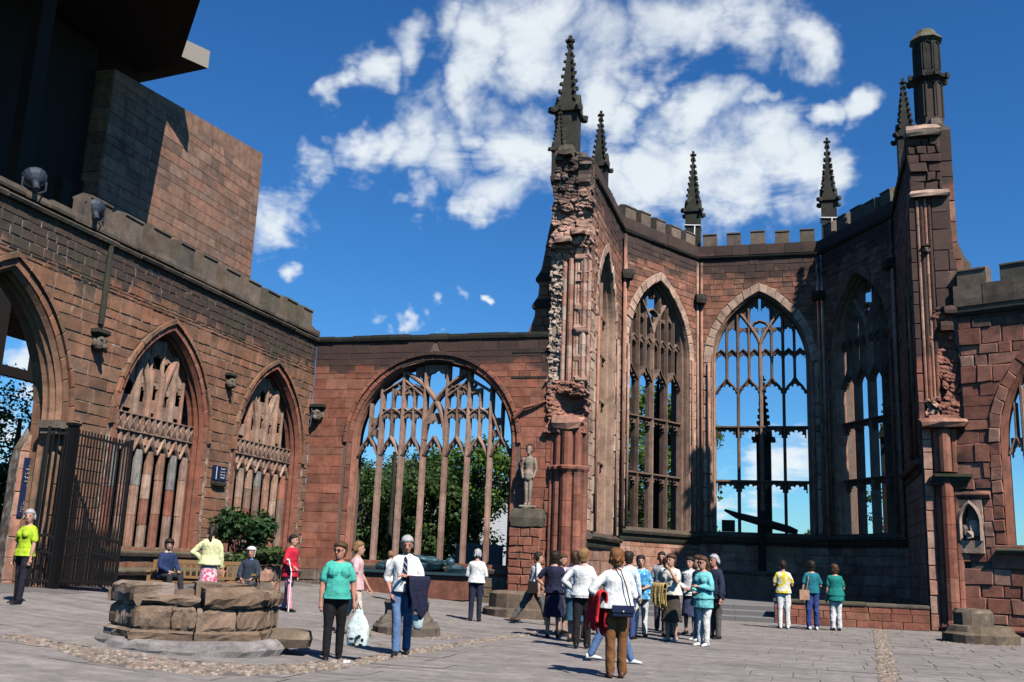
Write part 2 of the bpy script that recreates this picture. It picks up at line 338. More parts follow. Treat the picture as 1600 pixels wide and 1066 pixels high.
def masonry(fr, parent, zlo, zhi, lo, hi, ops, mat, ch=(.28,.42), ln=(.4,.85), joint=.022, breaks=(), proud=(.0,.022), limit=300, jit=.006, far=None, c=.012, name='stone', skip=None):
    zs = sorted(set([zlo, zhi]+[b for b in list(breaks)+[a.apex(o)-.004 for a, o in ops] if zlo+.05 < b < zhi-.05])); rows = []
    for a, b in zip(zs, zs[1:]):
        z = a
        while z < b-1e-6:
            h = random.uniform(*ch)
            if b-(z+h) < ch[0]*.7: h = b-z
            rows.append((z, z+h)); z += h
    pieces = []
    for z0, z1 in rows:
        for a0, a1, b0, b1 in free(z0, z1, lo, hi, ops):
            u = 0; W = max(b0-a0, b1-a1); cutsu = [0]
            while True:
                w = random.uniform(*ln)*(.8+(z1-z0))
                if W-(u+w) < ln[0]*.55: break
                u += w; cutsu.append(u)
            cutsu.append(W); j = joint/2
            for k in range(len(cutsu)-1):
                s, e = cutsu[k]/W, cutsu[k+1]/W
                # slanted ends belong to the first and the last stone only
                def at(t, row):
                    if len(cutsu) == 2: return (a0, a1)[row] if t == 0 else (b0, b1)[row]
                    if t == 0: return (a0, a1)[row]
                    if t == 1: return (b0, b1)[row]
                    return max(a0, a1)*(1-t)+min(b0, b1)*t if min(b0, b1)-max(a0, a1) > .3*W else ((a0, a1)[row]*(1-t)+(b0, b1)[row]*t)
                q = [(at(s,0)+j, z0+j), (at(e,0)-j, z0+j), (at(e,1)-j, z1-j), (at(s,1)+j, z1-j)]
                if q[1][0]-q[0][0] < .01 and q[2][0]-q[3][0] < .01: continue
                if q[1][0] < q[0][0]: m = (q[0][0]+q[1][0])/2; q[0] = (m-.004, q[0][1]); q[1] = (m+.004, q[1][1])
                if q[2][0] < q[3][0]: m = (q[2][0]+q[3][0])/2; q[3] = (m-.004, q[3][1]); q[2] = (m+.004, q[2][1])
                if skip and skip(sum(p[0] for p in q)/4, sum(p[1] for p in q)/4): continue
                ar = abs(q[1][0]-q[0][0]+q[2][0]-q[3][0])/2*(z1-z0)
                pieces.append((ar, q))
    pieces.sort(key=lambda p: -p[0])
    if far is not None: pieces.sort(key=lambda p: far(sum(x[0] for x in p[1])/4, sum(x[1] for x in p[1])/4))
    rest = MB()
    for i, (ar, q) in enumerate(pieces):
        mb = MB() if i < limit else rest
        stone_piece(mb, fr, q, random.uniform(*proud), c=c, jit=jit)
        if i < limit: mb.build(name, mat, parent)
    if rest.f: rest.build('small_stones', mat, parent, kind='stuff')
def voussoirs(fr, parent, arch, off0, off1, mat, n=9, jamb=0, z0=None, d=(.0,.03), rough=.006, name='voussoir', back=-.2, c=.014):
    z0 = arch.zs if (z0 is None and jamb == 0) else z0
    p0 = arch.path(off0, n, max(jamb, 1), z0); p1 = arch.path(off1, n, max(jamb, 1), z0)
    if jamb == 0: p0, p1 = p0[1:-1], p1[1:-1]
    for k in range(len(p0)-1):
        a, b, e, f = p0[k], p0[k+1], p1[k+1], p1[k]
        e = (e[0]+random.uniform(-rough, rough)*2, e[1]+random.uniform(-rough, rough)*2)
        q = [a, f, e, b]
        g = .006
        mu = sum(x[0] for x in q)/4; mz = sum(x[1] for x in q)/4
        q = [(x[0]+(mu-x[0])*g*4, x[1]+(mz-x[1])*g*4) for x in q]
        mb = MB(); stone_piece(mb, fr, q, random.uniform(*d), c=c, back=back, jit=rough); mb.build(name, mat, parent)
def sweep(mb, fr, path, prof):
    """profile (offset across the path, d) swept along a path in the wall plane, open ends"""
    rings = []
    for i, p in enumerate(path):
        a, b = path[max(i-1, 0)], path[min(i+1, len(path)-1)]
        tu, tz = b[0]-a[0], b[1]-a[1]; l = math.hypot(tu, tz) or 1; nu, nz = -tz/l, tu/l
        k = 1.0
        if 0 < i < len(path)-1:
            t1 = (p[0]-a[0], p[1]-a[1]); t2 = (b[0]-p[0], b[1]-p[1]); l1 = math.hypot(*t1) or 1; l2 = math.hypot(*t2) or 1
            cs = (t1[0]*t2[0]+t1[1]*t2[1])/(l1*l2); k = 1/math.sqrt(max((1+cs)/2, .25))
        rings.append([fr.P(p[0]+nu*o*k, p[1]+nz*o*k, d) for o, d in prof])
    mb.loft(rings, True); return mb
def bar(fr, parent, path, w, dep, dc, mat, name='tracery_bar', mb=None):
    prof = [(-w/2, dc-dep/2), (w/2, dc-dep/2), (w/2, dc+dep*.1), (w*.2, dc+dep/2), (-w*.2, dc+dep/2), (-w/2, dc+dep*.1)]
    if len(path) < 2: return mb
    own = mb is None; mb = mb or MB(); sweep(mb, fr, path, prof)
    return mb.build(name, mat, parent) if own else mb
def foil_head(fr, parent, u0, u1, z0, h, topf, dc, dep, mat, lobes=5, cut=.24, name='cusped_head', mb=None):
    """the cusped plate that closes a light: foiled edge below, outline topf(u) above"""
    c, w = (u0+u1)/2, (u1-u0)/2; n = lobes*6; inn = []; outp = []
    for k in range(n+1):
        t = math.pi*(1-k/n); f = 1-cut*(1-abs(math.sin(lobes*t)))
        u = c+w*math.cos(t)*f; z = z0+h*math.sin(t)*f
        if k in (0, n): u = u0 if k == 0 else u1; z = z0
        inn.append((u, z)); outp.append((c+w*math.cos(t), max(topf(c+w*math.cos(t)), z+.01)))
    own = mb is None; mb = mb or MB()
    A = [fr.P(u, z, dc+dep/2) for u, z in inn]+[fr.P(u, z, dc+dep/2) for u, z in outp]
    B = [fr.P(u, z, dc-dep/2) for u, z in inn]+[fr.P(u, z, dc-dep/2) for u, z in outp]
    m = n+1; o = 2*m; fs = []
    for k in range(n):
        fs += [(k, k+1, m+k+1, m+k), (o+k+1, o+k, o+m+k, o+m+k+1), (k+1, k, o+k, o+k+1), (m+k, m+k+1, o+m+k+1, o+m+k)]
    mb.add(A+B, fs)
    return mb.build(name, mat, parent) if own else mb
def ledge(fr, parent, u0, u1, z0, z1, d0, d1, mat, name='string_course', seg=1.2, slope=.5, wob=.01):
    """a run of projecting course stones with a weathered top"""
    n = max(1, round((u1-u0)/seg))
    for k in range(n):
        a, b = u0+(u1-u0)*k/n+.006, u0+(u1-u0)*(k+1)/n-.006
        dd = d1+random.uniform(-wob, wob); zz = z1+random.uniform(-wob, wob)
        mb = MB(); pr = [(d0, z0), (dd*.75, z0), (dd, z0+(zz-z0)*.35), (dd, z0+(zz-z0)*slope), (d0, zz)]
        mb.loft([[fr.P(u, z, d) for d, z in pr] for u in (a, b)]); mb.build(name, mat, parent)
def merlon(fr, parent, u0, u1, z0, z1, d0, d1, mat, name='merlon'):
    """a battlement tooth with a gabled coping that oversails"""
    t = random.uniform(-.015, .015); mb = MB(); m = (d0+d1)/2; e = .035; zc = z1-.16
    pr = [(d0, z0), (d1, z0), (d1, zc), (d1+e, zc+.02), (d1+e, zc+.07), (m, z1), (d0-e, zc+.07), (d0-e, zc+.02), (d0, zc)]
    mb.loft([[fr.P(u+t*(z-z0), z+random.uniform(-.006, .006), d) for d, z in pr] for u in (u0, (u0+u1)/2, u1)])
    return mb.build(name, mat, parent)

# ================================================================== GROUND
def ground_mat(name, base, warm, j=.3):
    t = NT(name); P = t.pos(); oi = t.n('ShaderNodeObjectInfo'); g = t.n('ShaderNodeNewGeometry')
    rnd = t.math('FRACT', t.math('ADD', g.outputs['Random Per Island'], oi.outputs['Random']))
    big = t.noise(.5, 5, .65, P); med = t.noise(4, 6, .7, P); fine = t.noise(70, 3, .7, P)
    mp = t.n('ShaderNodeMapping'); mp.inputs['Rotation'].default_value = (0, 0, -.28); mp.inputs['Scale'].default_value = (.35, 2.6, 1); t.l(P, mp.inputs[0])
    st = t.noise(1.2, 5, .6, mp.outputs[0])
    c = t.mix(t.mr(big, .35, .65), base, warm); stn = t.noise(1.1, 6, .7, P, .8); c = t.mix(t.math('MULTIPLY', t.mr(stn, .54, .68), .4), c, (.085,.075,.068)); gum = t.n('ShaderNodeTexVoronoi'); gum.inputs['Scale'].default_value = 2.6; t.l(P, gum.inputs['Vector']); c = t.mix(t.mr(gum.outputs['Distance'], .03, .05, .6, 0), c, (.08,.07,.065))
    c = t.mix(1, c, t.ramp(rnd, [(0, (1-j*.6,)*3), (1, (1+j*.5,)*3)]), 'MULTIPLY')
    c = t.mix(1, c, t.ramp(med, [(.3, (.75,)*3), (.7, (1.22,)*3)]), 'MULTIPLY')
    c = t.mix(1, c, t.ramp(st, [(.35, (.82,)*3), (.65, (1.12,)*3)]), 'MULTIPLY')
    c = t.mix(1, c, t.ramp(fine, [(.25, (.7,)*3), (.75, (1.25,)*3)]), 'MULTIPLY')
    t.bump(t.math('ADD', t.math('MULTIPLY', fine, .5), med), .35, .012)
    return t.fin(c, .88)
M_flag = ground_mat('flagstone_grey', (.215,.188,.172), (.245,.215,.195), .12)
M_joint = ground_mat('paving_joint', (.15,.132,.12), (.185,.163,.148))
M_grass = ground_mat('far_ground', (.05,.075,.03), (.09,.09,.05))
def pave_sheet():
    mb = MB(); xs = [-400,-60,-18]+[-18+k*.5 for k in range(1, 23)]+[-6,-3,0,4,10,60,400]; ys = [-60,-10,0,6,10,14,18,22,26,30,34,60,120,900]
    for x in xs:
        for y in ys: mb.v.append((x, y, ground_z(x)-.008))
    ny = len(ys)
    for i in range(len(xs)-1):
        for j in range(ny-1): mb.f.append((i*ny+j, (i+1)*ny+j, (i+1)*ny+j+1, i*ny+j+1)); mb.m.append(0)
    o = mb.build('ground', M_joint); tag(o, kind='structure', label='grey paved floor of the roofless nave'); return o
GROUND = pave_sheet()
# cobbled bands let into the paving
STRIP_A = [(2.0,31.0),(1.85,29.9),(1.5,23.0),(1.1,16.0),(.75,10.0),(.5,6)]
STRIP_B = [(-10.6,11.9),(-9.3,11.6),(-8.1,11.35),(-7.0,11.6),(-6.4,12.5),(-6.15,14.2),(-6.05,16.5),(-5.85,19.0),(-5.6,21.2),(-5.5,23.4)]
STRIP_W = [.16,.3,.55,.55,.42,.22,.17,.16,.15,.15]
def near_strip(x, y):
    for pl, ws in ((STRIP_A, [.14]*6), (STRIP_B, STRIP_W)):
        for k in range(len(pl)-1):
            (ax, ay), (bx, by) = pl[k], pl[k+1]; dx, dy = bx-ax, by-ay
            t = max(0, min(1, ((x-ax)*dx+(y-ay)*dy)/(dx*dx+dy*dy))); w = ws[k]*(1-t)+ws[k+1]*t
            if math.hypot(x-ax-t*dx, y-ay-t*dy) < w: return True
    return False
WELL = (-8.75, 13.45)
def flagstones():
    cells = []; y = 8.0
    while y < 33:
        h = random.uniform(.55, .8); x = -15.5+random.uniform(0, .6)
        while x < 9:
            w = random.uniform(.6, 1.35); cells.append((x, y, w, h)); x += w
        y += h
    keep = []
    for x, y, w, h in cells:
        mx, my = x+w/2, y+h/2
        ang = math.atan2(mx, my)+R(16.6)
        if abs(ang) > .54: continue
        if math.hypot(mx-WELL[0], my-WELL[1]) < 1.05: continue
        keep.append((my+abs(mx+4)*.15, x, y, w, h))
    keep.sort(); rest = MB()
    for i, (_, x, y, w, h) in enumerate(keep):
        mb = MB() if i < 270 else rest; g = .006; e = random.uniform(-.0025, .0025)
        # give way to the cobbled bands by being split where they pass
        nx = max(1, round(w/.16)); ny = max(1, round(h/.16))
        hit = any(near_strip(x+w*(a+.5)/nx, y+h*(b+.5)/ny) for a in range(nx) for b in range(ny))
        if hit:
            n2 = max(2, round(w/.09)); m2 = max(2, round(h/.09)); vid = {}; vs = []; fs = []
            for a in range(n2):
                for b in range(m2):
                    if near_strip(x+w*(a+.5)/n2, y+h*(b+.5)/m2): continue
                    f = []
                    for p in ((a,b),(a+1,b),(a+1,b+1),(a,b+1)):
                        if p not in vid:
                            X = x+g+(w-2*g)*p[0]/n2; Y = y+g+(h-2*g)*p[1]/m2; vid[p] = len(vs); vs.append((X, Y, ground_z(X)+e))
                        f.append(vid[p])
                    fs.append(tuple(f))
            if not fs: continue
            mb.add(vs, fs)
        else:
            q = [(x+g, y+g), (x+w-g, y+g), (x+w-g, y+h-g), (x+g, y+h-g)]
            q = [(a+random.uniform(-.004, .004), b+random.uniform(-.004, .004)) for a, b in q]; c = .008
            mx, my = x+w/2, y+h/2
            ins = [(a+(c if a < mx else -c), b+(c if b < my else -c)) for a, b in q]
            lo = [(a, b, ground_z(a)-.009) for a, b in q]; hi = [(a, b, ground_z(a)+e) for a, b in ins]
            mb.add(lo+hi, [(0,1,5,4),(1,2,6,5),(2,3,7,6),(3,0,4,7),(4,5,6,7)])
        if i < 270: mb.build('flagstone', M_flag, GROUND)
    rest.build('far_flagstones', M_flag, GROUND, kind='stuff')
flagstones()
def pebble_mat():
    t = NT('pebbles'); g = t.n('ShaderNodeNewGeometry')
    c = t.ramp(g.outputs['Random Per Island'], [(0,(.20,.15,.11)),(.2,(.27,.20,.15)),(.4,(.16,.12,.095)),(.55,(.33,.26,.20)),(.7,(.22,.13,.09)),(.85,(.38,.32,.27)),(.93,(.13,.11,.10))], 'CONSTANT')
    t.bump(t.noise(60, 3), .2, .01); return t.fin(t.mix(.35, c, t.mix(t.noise(3, 4), (.12,.10,.08), (.3,.25,.2))), .75)
M_peb = pebble_mat()
def pebbles():
    mb = MB(); n = 6
    def one(x, y, r):
        z = ground_z(x)-.012; a = random.uniform(0, 3.14); s = random.uniform(.62, 1.0); ca, sa = math.cos(a), math.sin(a); o = len(mb.v)
        for rr, zz in ((1, 0), (.85, .55), (.4, .85)):
            for k in range(n):
                t = 2*math.pi*k/n; px, py = r*rr*math.cos(t), r*s*rr*math.sin(t); mb.v.append((x+px*ca-py*sa, y+px*sa+py*ca, z+r*.62*zz+.004))
        for l in range(2):
            for k in range(n): j = (k+1) % n; mb.f.append((o+l*n+k, o+l*n+j, o+(l+1)*n+j, o+(l+1)*n+k)); mb.m.append(0)
        mb.f.append(tuple(o+2*n+k for k in range(n))); mb.m.append(0)
    for pl, ws, r0 in ((STRIP_A, [.14]*6, .036), (STRIP_B, STRIP_W, .042)):
        for k in range(len(pl)-1):
            (ax, ay), (bx, by) = pl[k], pl[k+1]; l = math.hypot(bx-ax, by-ay); ar = l*(ws[k]+ws[k+1])
            for _ in range(int(ar/(r0*r0*2.5))):
                t = random.random(); w = ws[k]*(1-t)+ws[k+1]*t; s = random.uniform(-w, w); nx, ny = -(by-ay)/l, (bx-ax)/l
                x, y = ax+(bx-ax)*t+nx*s, ay+(by-ay)*t+ny*s
                if math.hypot(x-WELL[0], y-WELL[1]) > 1.0: one(x, y, r0*random.uniform(.7, 1.25))
    for cx, cy, rr in ((-7.5,18.75,.95), (3.95,27.0,.95)):
        for _ in range(420):
            a = random.uniform(0, 6.28); q = rr*random.uniform(.55, 1.05); one(cx+q*math.cos(a)*1.1, cy+q*math.sin(a), .04*random.uniform(.7, 1.2))
    tag(mb.build('cobble_bands', M_peb), 'bands of small rounded brown pebbles set in the grey paving', 'cobbles', kind='stuff')
pebbles()

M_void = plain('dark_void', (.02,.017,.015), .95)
M_step0 = stone('grey_infill_stone', [(.27,.25,.23),(.22,.21,.20)], (99,100), .05)
# ================================================================== NORTH WALL (left)
FN = Frame((-16.4, 0, 0), (0,1,0), (1,0,0))
NW = thing('side_wall', 'long brown sandstone wall at left with two blind traceried windows and open archway', 'wall', (-16.4, 22, .4))
A_door = Arch(16.95, 2.05, 4.15, 7.35, 0); A_b1 = Arch(22.8, 1.92, 4.4, 7.25, 1.45); A_b2 = Arch(28.42, 1.98, 4.4, 7.27, 1.4)
lo, hi = (lambda z: 9.0), (lambda z: 31.0)
opsN = [(A_door, .3), (A_b1, .3), (A_b2, .3)]; opsC = [(A_door, .02), (A_b1, .02), (A_b2, .02)]
br = (1.4, 1.45, 4.15, 4.4)
core(FN, NW, -.4, 8.8, lo, hi, opsC, .8, M_mortar, br)
masonry(FN, NW, 7.75, 8.72, lo, hi, [], M_north, ch=(.15,.24), ln=(.22,.5), joint=.02, proud=(0,.02), limit=0, jit=.01)
masonry(FN, NW, -.2, 7.75, lo, hi, opsN, M_north, ch=(.22,.37), ln=(.32,.7), joint=.024, breaks=(1.45,), proud=(0,.02), far=lambda u, z: 0 if 14 < u < 31 else 1, jit=.012)
for A in (A_door, A_b1, A_b2):
    voussoirs(FN, NW, A, .17, .29, M_north, n=10, d=(.07,.085), back=-.1, name='hood_stone')
    voussoirs(FN, NW, A, .0, .17, M_north if A is A_door else M_red, n=8, jamb=6, z0=A.sill if A is not A_door else 0, d=(.0,.012), back=-.3, name='jamb_stone')
    mb = MB(); sweep(mb, FN, A.path(0, 14, 4, A.sill if A.sill else -.2), [(.0, -.05), (-.02, -.02), (-.10, -.12), (-.07, -.16), (-.14, -.26), (-.12, -.34), (-.16, -.44), (.0, -.46)])
    mb.build('arch_moulding', M_north if A is A_door else M_red, NW)
def blind_window(A):
    w = bpy.data.objects.new('blind_window', None); COL.objects.link(w); w.parent = NW; w.matrix_parent_inverse = ORIG[NW.name]; ORIG[w.name] = Matrix.Identity(4)
    I = Arch(A.c, A.w-.12, A.zs, A.apex(-.12), A.sill); dc = -.42; c, hw = I.c, I.w
    # near-black back panel and lining, standing in for the unlit space behind
    back = MB(); zs = [I.sill-.02]+[I.sill+(I.apex()-I.sill)*k/26 for k in range(1, 27)]
    fb = Frame(FN.P(0, 0, -1.42), FN.u, FN.n)
    for z0, z1 in zip(zs, zs[1:]):
        h0, h1 = (I.half(max(z0, I.sill)) or 0)+.3, (I.half(z1) or 0)+.3
        stn = [(c-h0, z0), (c+h0, z0), (c+h1, z1), (c-h1, z1)]
        back.add([fb.P(u, z, 0) for u, z in stn], [(0,1,2,3)])
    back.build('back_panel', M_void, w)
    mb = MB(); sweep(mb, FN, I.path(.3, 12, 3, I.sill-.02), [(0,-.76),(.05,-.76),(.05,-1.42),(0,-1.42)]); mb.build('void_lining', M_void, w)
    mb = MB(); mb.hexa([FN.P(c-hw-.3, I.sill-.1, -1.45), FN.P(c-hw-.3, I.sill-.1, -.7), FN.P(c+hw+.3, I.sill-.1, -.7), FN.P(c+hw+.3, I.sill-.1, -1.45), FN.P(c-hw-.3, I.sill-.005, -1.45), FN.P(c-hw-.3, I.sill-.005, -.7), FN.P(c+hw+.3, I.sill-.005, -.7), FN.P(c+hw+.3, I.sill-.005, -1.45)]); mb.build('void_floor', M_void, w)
    n = 7; us = [c-hw+2*hw*k/n for k in range(n+1)]; zb0, zb1 = 4.38, 4.82
    for k in range(1, n):
        u = us[k]; top = I.top(u)-.02 if k in (2, 5) else (min(I.top(u), 6.1) if k in (3, 4) else zb1)
        bar(FN, w, [(u, zb0-.3), (u, top)], .17, .2, dc+.02, M_tracP, 'mullion')
    for k in range(n):     # stone infill of each light, standing in front of the dark space behind
        a = us[k]+.27; b = us[k+1]+.04; m = (a+b)/2; z = A.sill; dd = dc+random.uniform(-.02, .02)
        zt = zb0-.42
        while z < zt-.02:
            h = random.uniform(.55, 1.1); h = zt-z if zt-(z+h) < .35 else h
            e = random.uniform(-.012, .012)
            mb = MB(); pr = [(a+e, -.05), (b+e, -.05), (b+e, .03), (b-.07+e, .06), (m+.02, .075), (m-.02, .06), (a+.06+e, .05), (a+e, .02)]
            mb.loft([[FN.P(q, zz, dd+d) for q, d in pr] for zz in (z+.005, z+h-.005)]); mb.build('infill_stone', random.choice([M_tracP, M_tracP, M_tracP, M_trac, M_red, M_step0]), w); z += h
    for k in range(n):     # ogee heads under the band
        a, b = us[k]+.06, us[k+1]-.06; m = (a+b)/2
        foil_head(FN, w, a, b, zb0-.5, .34, lambda u: zb0-.02, dc+.02, .12, M_trac, 3, .3)
        bar(FN, w, [(a-.05, zb0-.5), (a+(m-a)*.55, zb0-.25), (m, zb0-.02), (b-(b-m)*.55, zb0-.25), (b+.05, zb0-.5)], .07, .18, dc+.05, M_tracP)
    for z in (zb0, zb1): bar(FN, w, [(c-hw, z), (c+hw, z)], .07, .22, dc+.05, M_trac, 'band_rail')
    mb = MB()              # row of small quatrefoils
    for k in range(2*n):
        a = c-hw+2*hw*k/(2*n); b = a+hw/n; m = (a+b)/2; zm = (zb0+zb1)/2
        for q in (((a, zb0), (m-.03, zm)), ((b, zb0), (m+.03, zm)), ((a, zb1), (m-.03, zm)), ((b, zb1), (m+.03, zm))): bar(FN, None, q, .055, .22, dc+.04, None, mb=mb)
        bar(FN, None, [(a, zb0), (a, zb1)], .05, .24, dc+.05, None, mb=mb)
    mb.build('quatrefoil_band', M_trac, w)
    def piece(q, mt): mb = MB(); stone_piece(mb, FN, q, dc-.03+random.uniform(-.008, .008), c=.012, back=dc-.07, jit=.003); mb.build('infill_stone', mt, w)
    for k in range(n):     # panelled head: tiers of stone with a small cusped opening in each
        a = us[k]+.03; b = us[k+1]-.03; m = (a+b)/2; z = zb1+.03+(.12 if k % 2 else 0)
        while True:
            ta, tb = I.top(a)-.03, I.top(b)-.03
            if min(ta, tb) < z+.05: break
            if min(ta, tb) < z+.9:
                piece([(a, z), (b, z), (b, max(tb, z+.02)), (a, max(ta, z+.02))], M_tracP); break
            piece([(a, z), (b, z), (b, z+.36), (a, z+.36)], random.choice([M_tracP, M_tracP, M_trac]))
            foil_head(FN, w, a, b, z+.56, .2, lambda u, zz=z+.84: zz, dc-.04, .05, M_tracP, 3, .34)
            z += .85
        if k: bar(FN, w, [(us[k], zb1), (us[k], I.top(us[k])-.01)], .1, .09, dc-.01, M_tracP, 'mullion')
    # sub-arches and daggers above
    def arc(u0, z0, u1, z1, bow, m=9):
        pts = []
        for k in range(m+1):
            t = k/m; pts.append((u0+(u1-u0)*t-bow*math.sin(math.pi*t)*(z1-z0)*.3, z0+(z1-z0)*t+bow*math.sin(math.pi*t)*abs(u1-u0)*.3))
        return [p for p in pts if p[1] < I.top(p[0])+.03]
    for s in (-1, 1):
        X = lambda t: c+s*t
        bow = lambda dz: I.R-math.sqrt(max(I.R**2-dz*dz, 0))
        def run(f, zmax): return [p for p in [(X(f(dz)), zb1+dz) for dz in [k*.14 for k in range(22)]] if p[1] < min(zmax, I.top(p[0]))-.01]
        pa = run(lambda d: hw*.12+bow(d), 99); pa = pa if len(pa) < 2 else pa+[(pa[-1][0]+s*.04, I.top(pa[-1][0]+s*.04))]
        bar(FN, w, pa, .17, .16, dc+.03, M_tracP)                        # inner half of the side arch, running out to the great arch
        pb = run(lambda d: hw*.99-bow(d)*.98, 6.55)
        bar(FN, w, pb, .12, .14, dc+.02, M_tracP)
    return w
voussoirs(FN, NW, A_door, -.03, .06, M_north, n=8, jamb=7, z0=0, d=(-.46,-.45), back=-.82, name='reveal_stone')
blind_window(A_b1); blind_window(A_b2)
ledge(FN, NW, A_b1.c-2.2, A_b1.c+2.2, 1.22, 1.45, -.4, .12, M_cope, 'sill_stone')
ledge(FN, NW, A_b2.c-2.2, A_b2.c+2.2, 1.18, 1.4, -.4, .12, M_cope, 'sill_stone')
ledge(FN, NW, A_b1.c-2.1, 31, .75, 1.0, -.1, .16, M_cope, 'plinth_course', 1.0)
ledge(FN, NW, 9, 31, 8.72, 8.92, -.3, .14, M_cope, 'string_course', .9, wob=.02)
ledge(FN, NW, 9, 31, 8.92, 9.1, -.7, .06, M_cope, 'parapet_stone', .8, slope=.95, wob=.03)
u = 18.95
while u < 30.2:
    w_ = random.uniform(.66, .8); merlon(FN, NW, u, u+w_, 9.08, 9.82+random.uniform(-.06, .06), -.5, -.0, M_cope); u += w_+random.uniform(.42, .5)
mb = MB(); mb.ball(FN.P(30.65, 9.14, -.3), (.3,.4,.22), 8, 5); mb.build('fallen_coping', M_cope, NW)
def corbel(fr, parent, u, z, s=1.0):
    mb = MB(); prof = [(.0,.42),(.2,.42),(.22,.36),(.2,.32),(.16,.3)]
    rings = [[fr.P(u+a*s, z+b*s, d*s) for a, b, d in [(-q, zz, -.05), (-q, zz, q*1.1), (q, zz, q*1.1), (q, zz, -.05)]] for q, zz in ((.22,.45),(.23,.36),(.17,.3),(.13,.28))]
    mb.loft(rings); mb.build('corbel_cap', M_dark, parent)
    mb = MB(); c = fr.P(u, z+.1*s, .14*s); mb.ball(c, (.15*s,.17*s,.2*s), 10, 7); c2 = fr.P(u, z+.02*s, .3*s); mb.ball(c2, (.07*s,.08*s,.08*s), 8, 5)
    for e in (-1, 1): mb.ball(fr.P(u+.09*s*e, z+.2*s, .26*s), (.045*s,)*3, 6, 4); mb.ball(fr.P(u+.16*s*e, z+.12*s, .1*s), (.06*s,.05*s,.1*s), 6, 4)
    mb.build('carved_head', M_cope, parent)
corbel(FN, NW, 19.75, 6.1, 1.0); corbel(FN, NW, 25.6, 6.2, .85)
mb = MB(); mb.tube([FN.P(19.8, 6.7, .06), FN.P(19.8, 8.7, .06)], .07, 8); mb.build('downpipe', M_dark, NW)
# springing capital of the archway
for uu in (A_door.c+A_door.w-.1,):
    mb = MB(); mb.box((-16.75, uu-.25, 4.02), (-16.18, uu+.25, 4.2)); mb.box((-16.7, uu-.2, 3.9), (-16.24, uu+.2, 4.02)); mb.build('springer_capital', M_cope, NW)

# ================================================================== AISLE WINDOW WALL
FW = Frame((0, 31, 0), (1,0,0), (0,-1,0))
WW = thing('aisle_wall', 'red sandstone wall with one wide open seven-light traceried window', 'wall', (-12, 31, .2))
A_w = Arch(-11.95, 2.86, 5.2, 8.02, 1.32)
lo, hi = (lambda z: -16.4), (lambda z: -7.95)
core(FW, WW, -.3, 8.85, lo, hi, [(A_w, .02)], .95, M_mortarD, (1.32, 5.2))
masonry(FW, WW, -.2, .95, lo, hi, [], M_base, ch=(.25,.4), ln=(.35,.7), joint=.02, proud=(0,.05), jit=.02)
masonry(FW, WW, .95, 8.75, lo, hi, [(A_w, .28)], M_red, ch=(.25,.4), ln=(.38,.85), joint=.01, breaks=(1.32, 7.6, 8.1), proud=(0,.012), c=.008)
voussoirs(FW, WW, A_w, .16, .29, M_red, n=14, d=(.07,.09), back=-.1, name='hood_stone')
voussoirs(FW, WW, A_w, .0, .16, M_red, n=12, jamb=5, z0=1.32, d=(0,.01), back=-.3, name='jamb_stone')
mb = MB(); sweep(mb, FW, A_w.path(0, 18, 3), [(.0,-.05),(-.02,-.02),(-.07,-.1),(-.05,-.14),(-.10,-.25),(-.08,-.33),(-.11,-.44),(.0,-.46)]); mb.build('arch_moulding', M_red, WW)
ledge(FW, WW, -14.95, -9.0, 1.05, 1.32, -.6, .12, M_cope, 'sill_stone', 1.0)
ledge(FW, WW, -16.4, -7.95, 8.72, 8.98, -.9, .1, M_dark, 'coping_stone', .7, slope=.7, wob=.03)
def empty_part(name, parent):
    w = bpy.data.objects.new(name, None); COL.objects.link(w); w.parent = parent; w.matrix_parent_inverse = ORIG[parent.name]; ORIG[w.name] = Matrix.Identity(4); return w
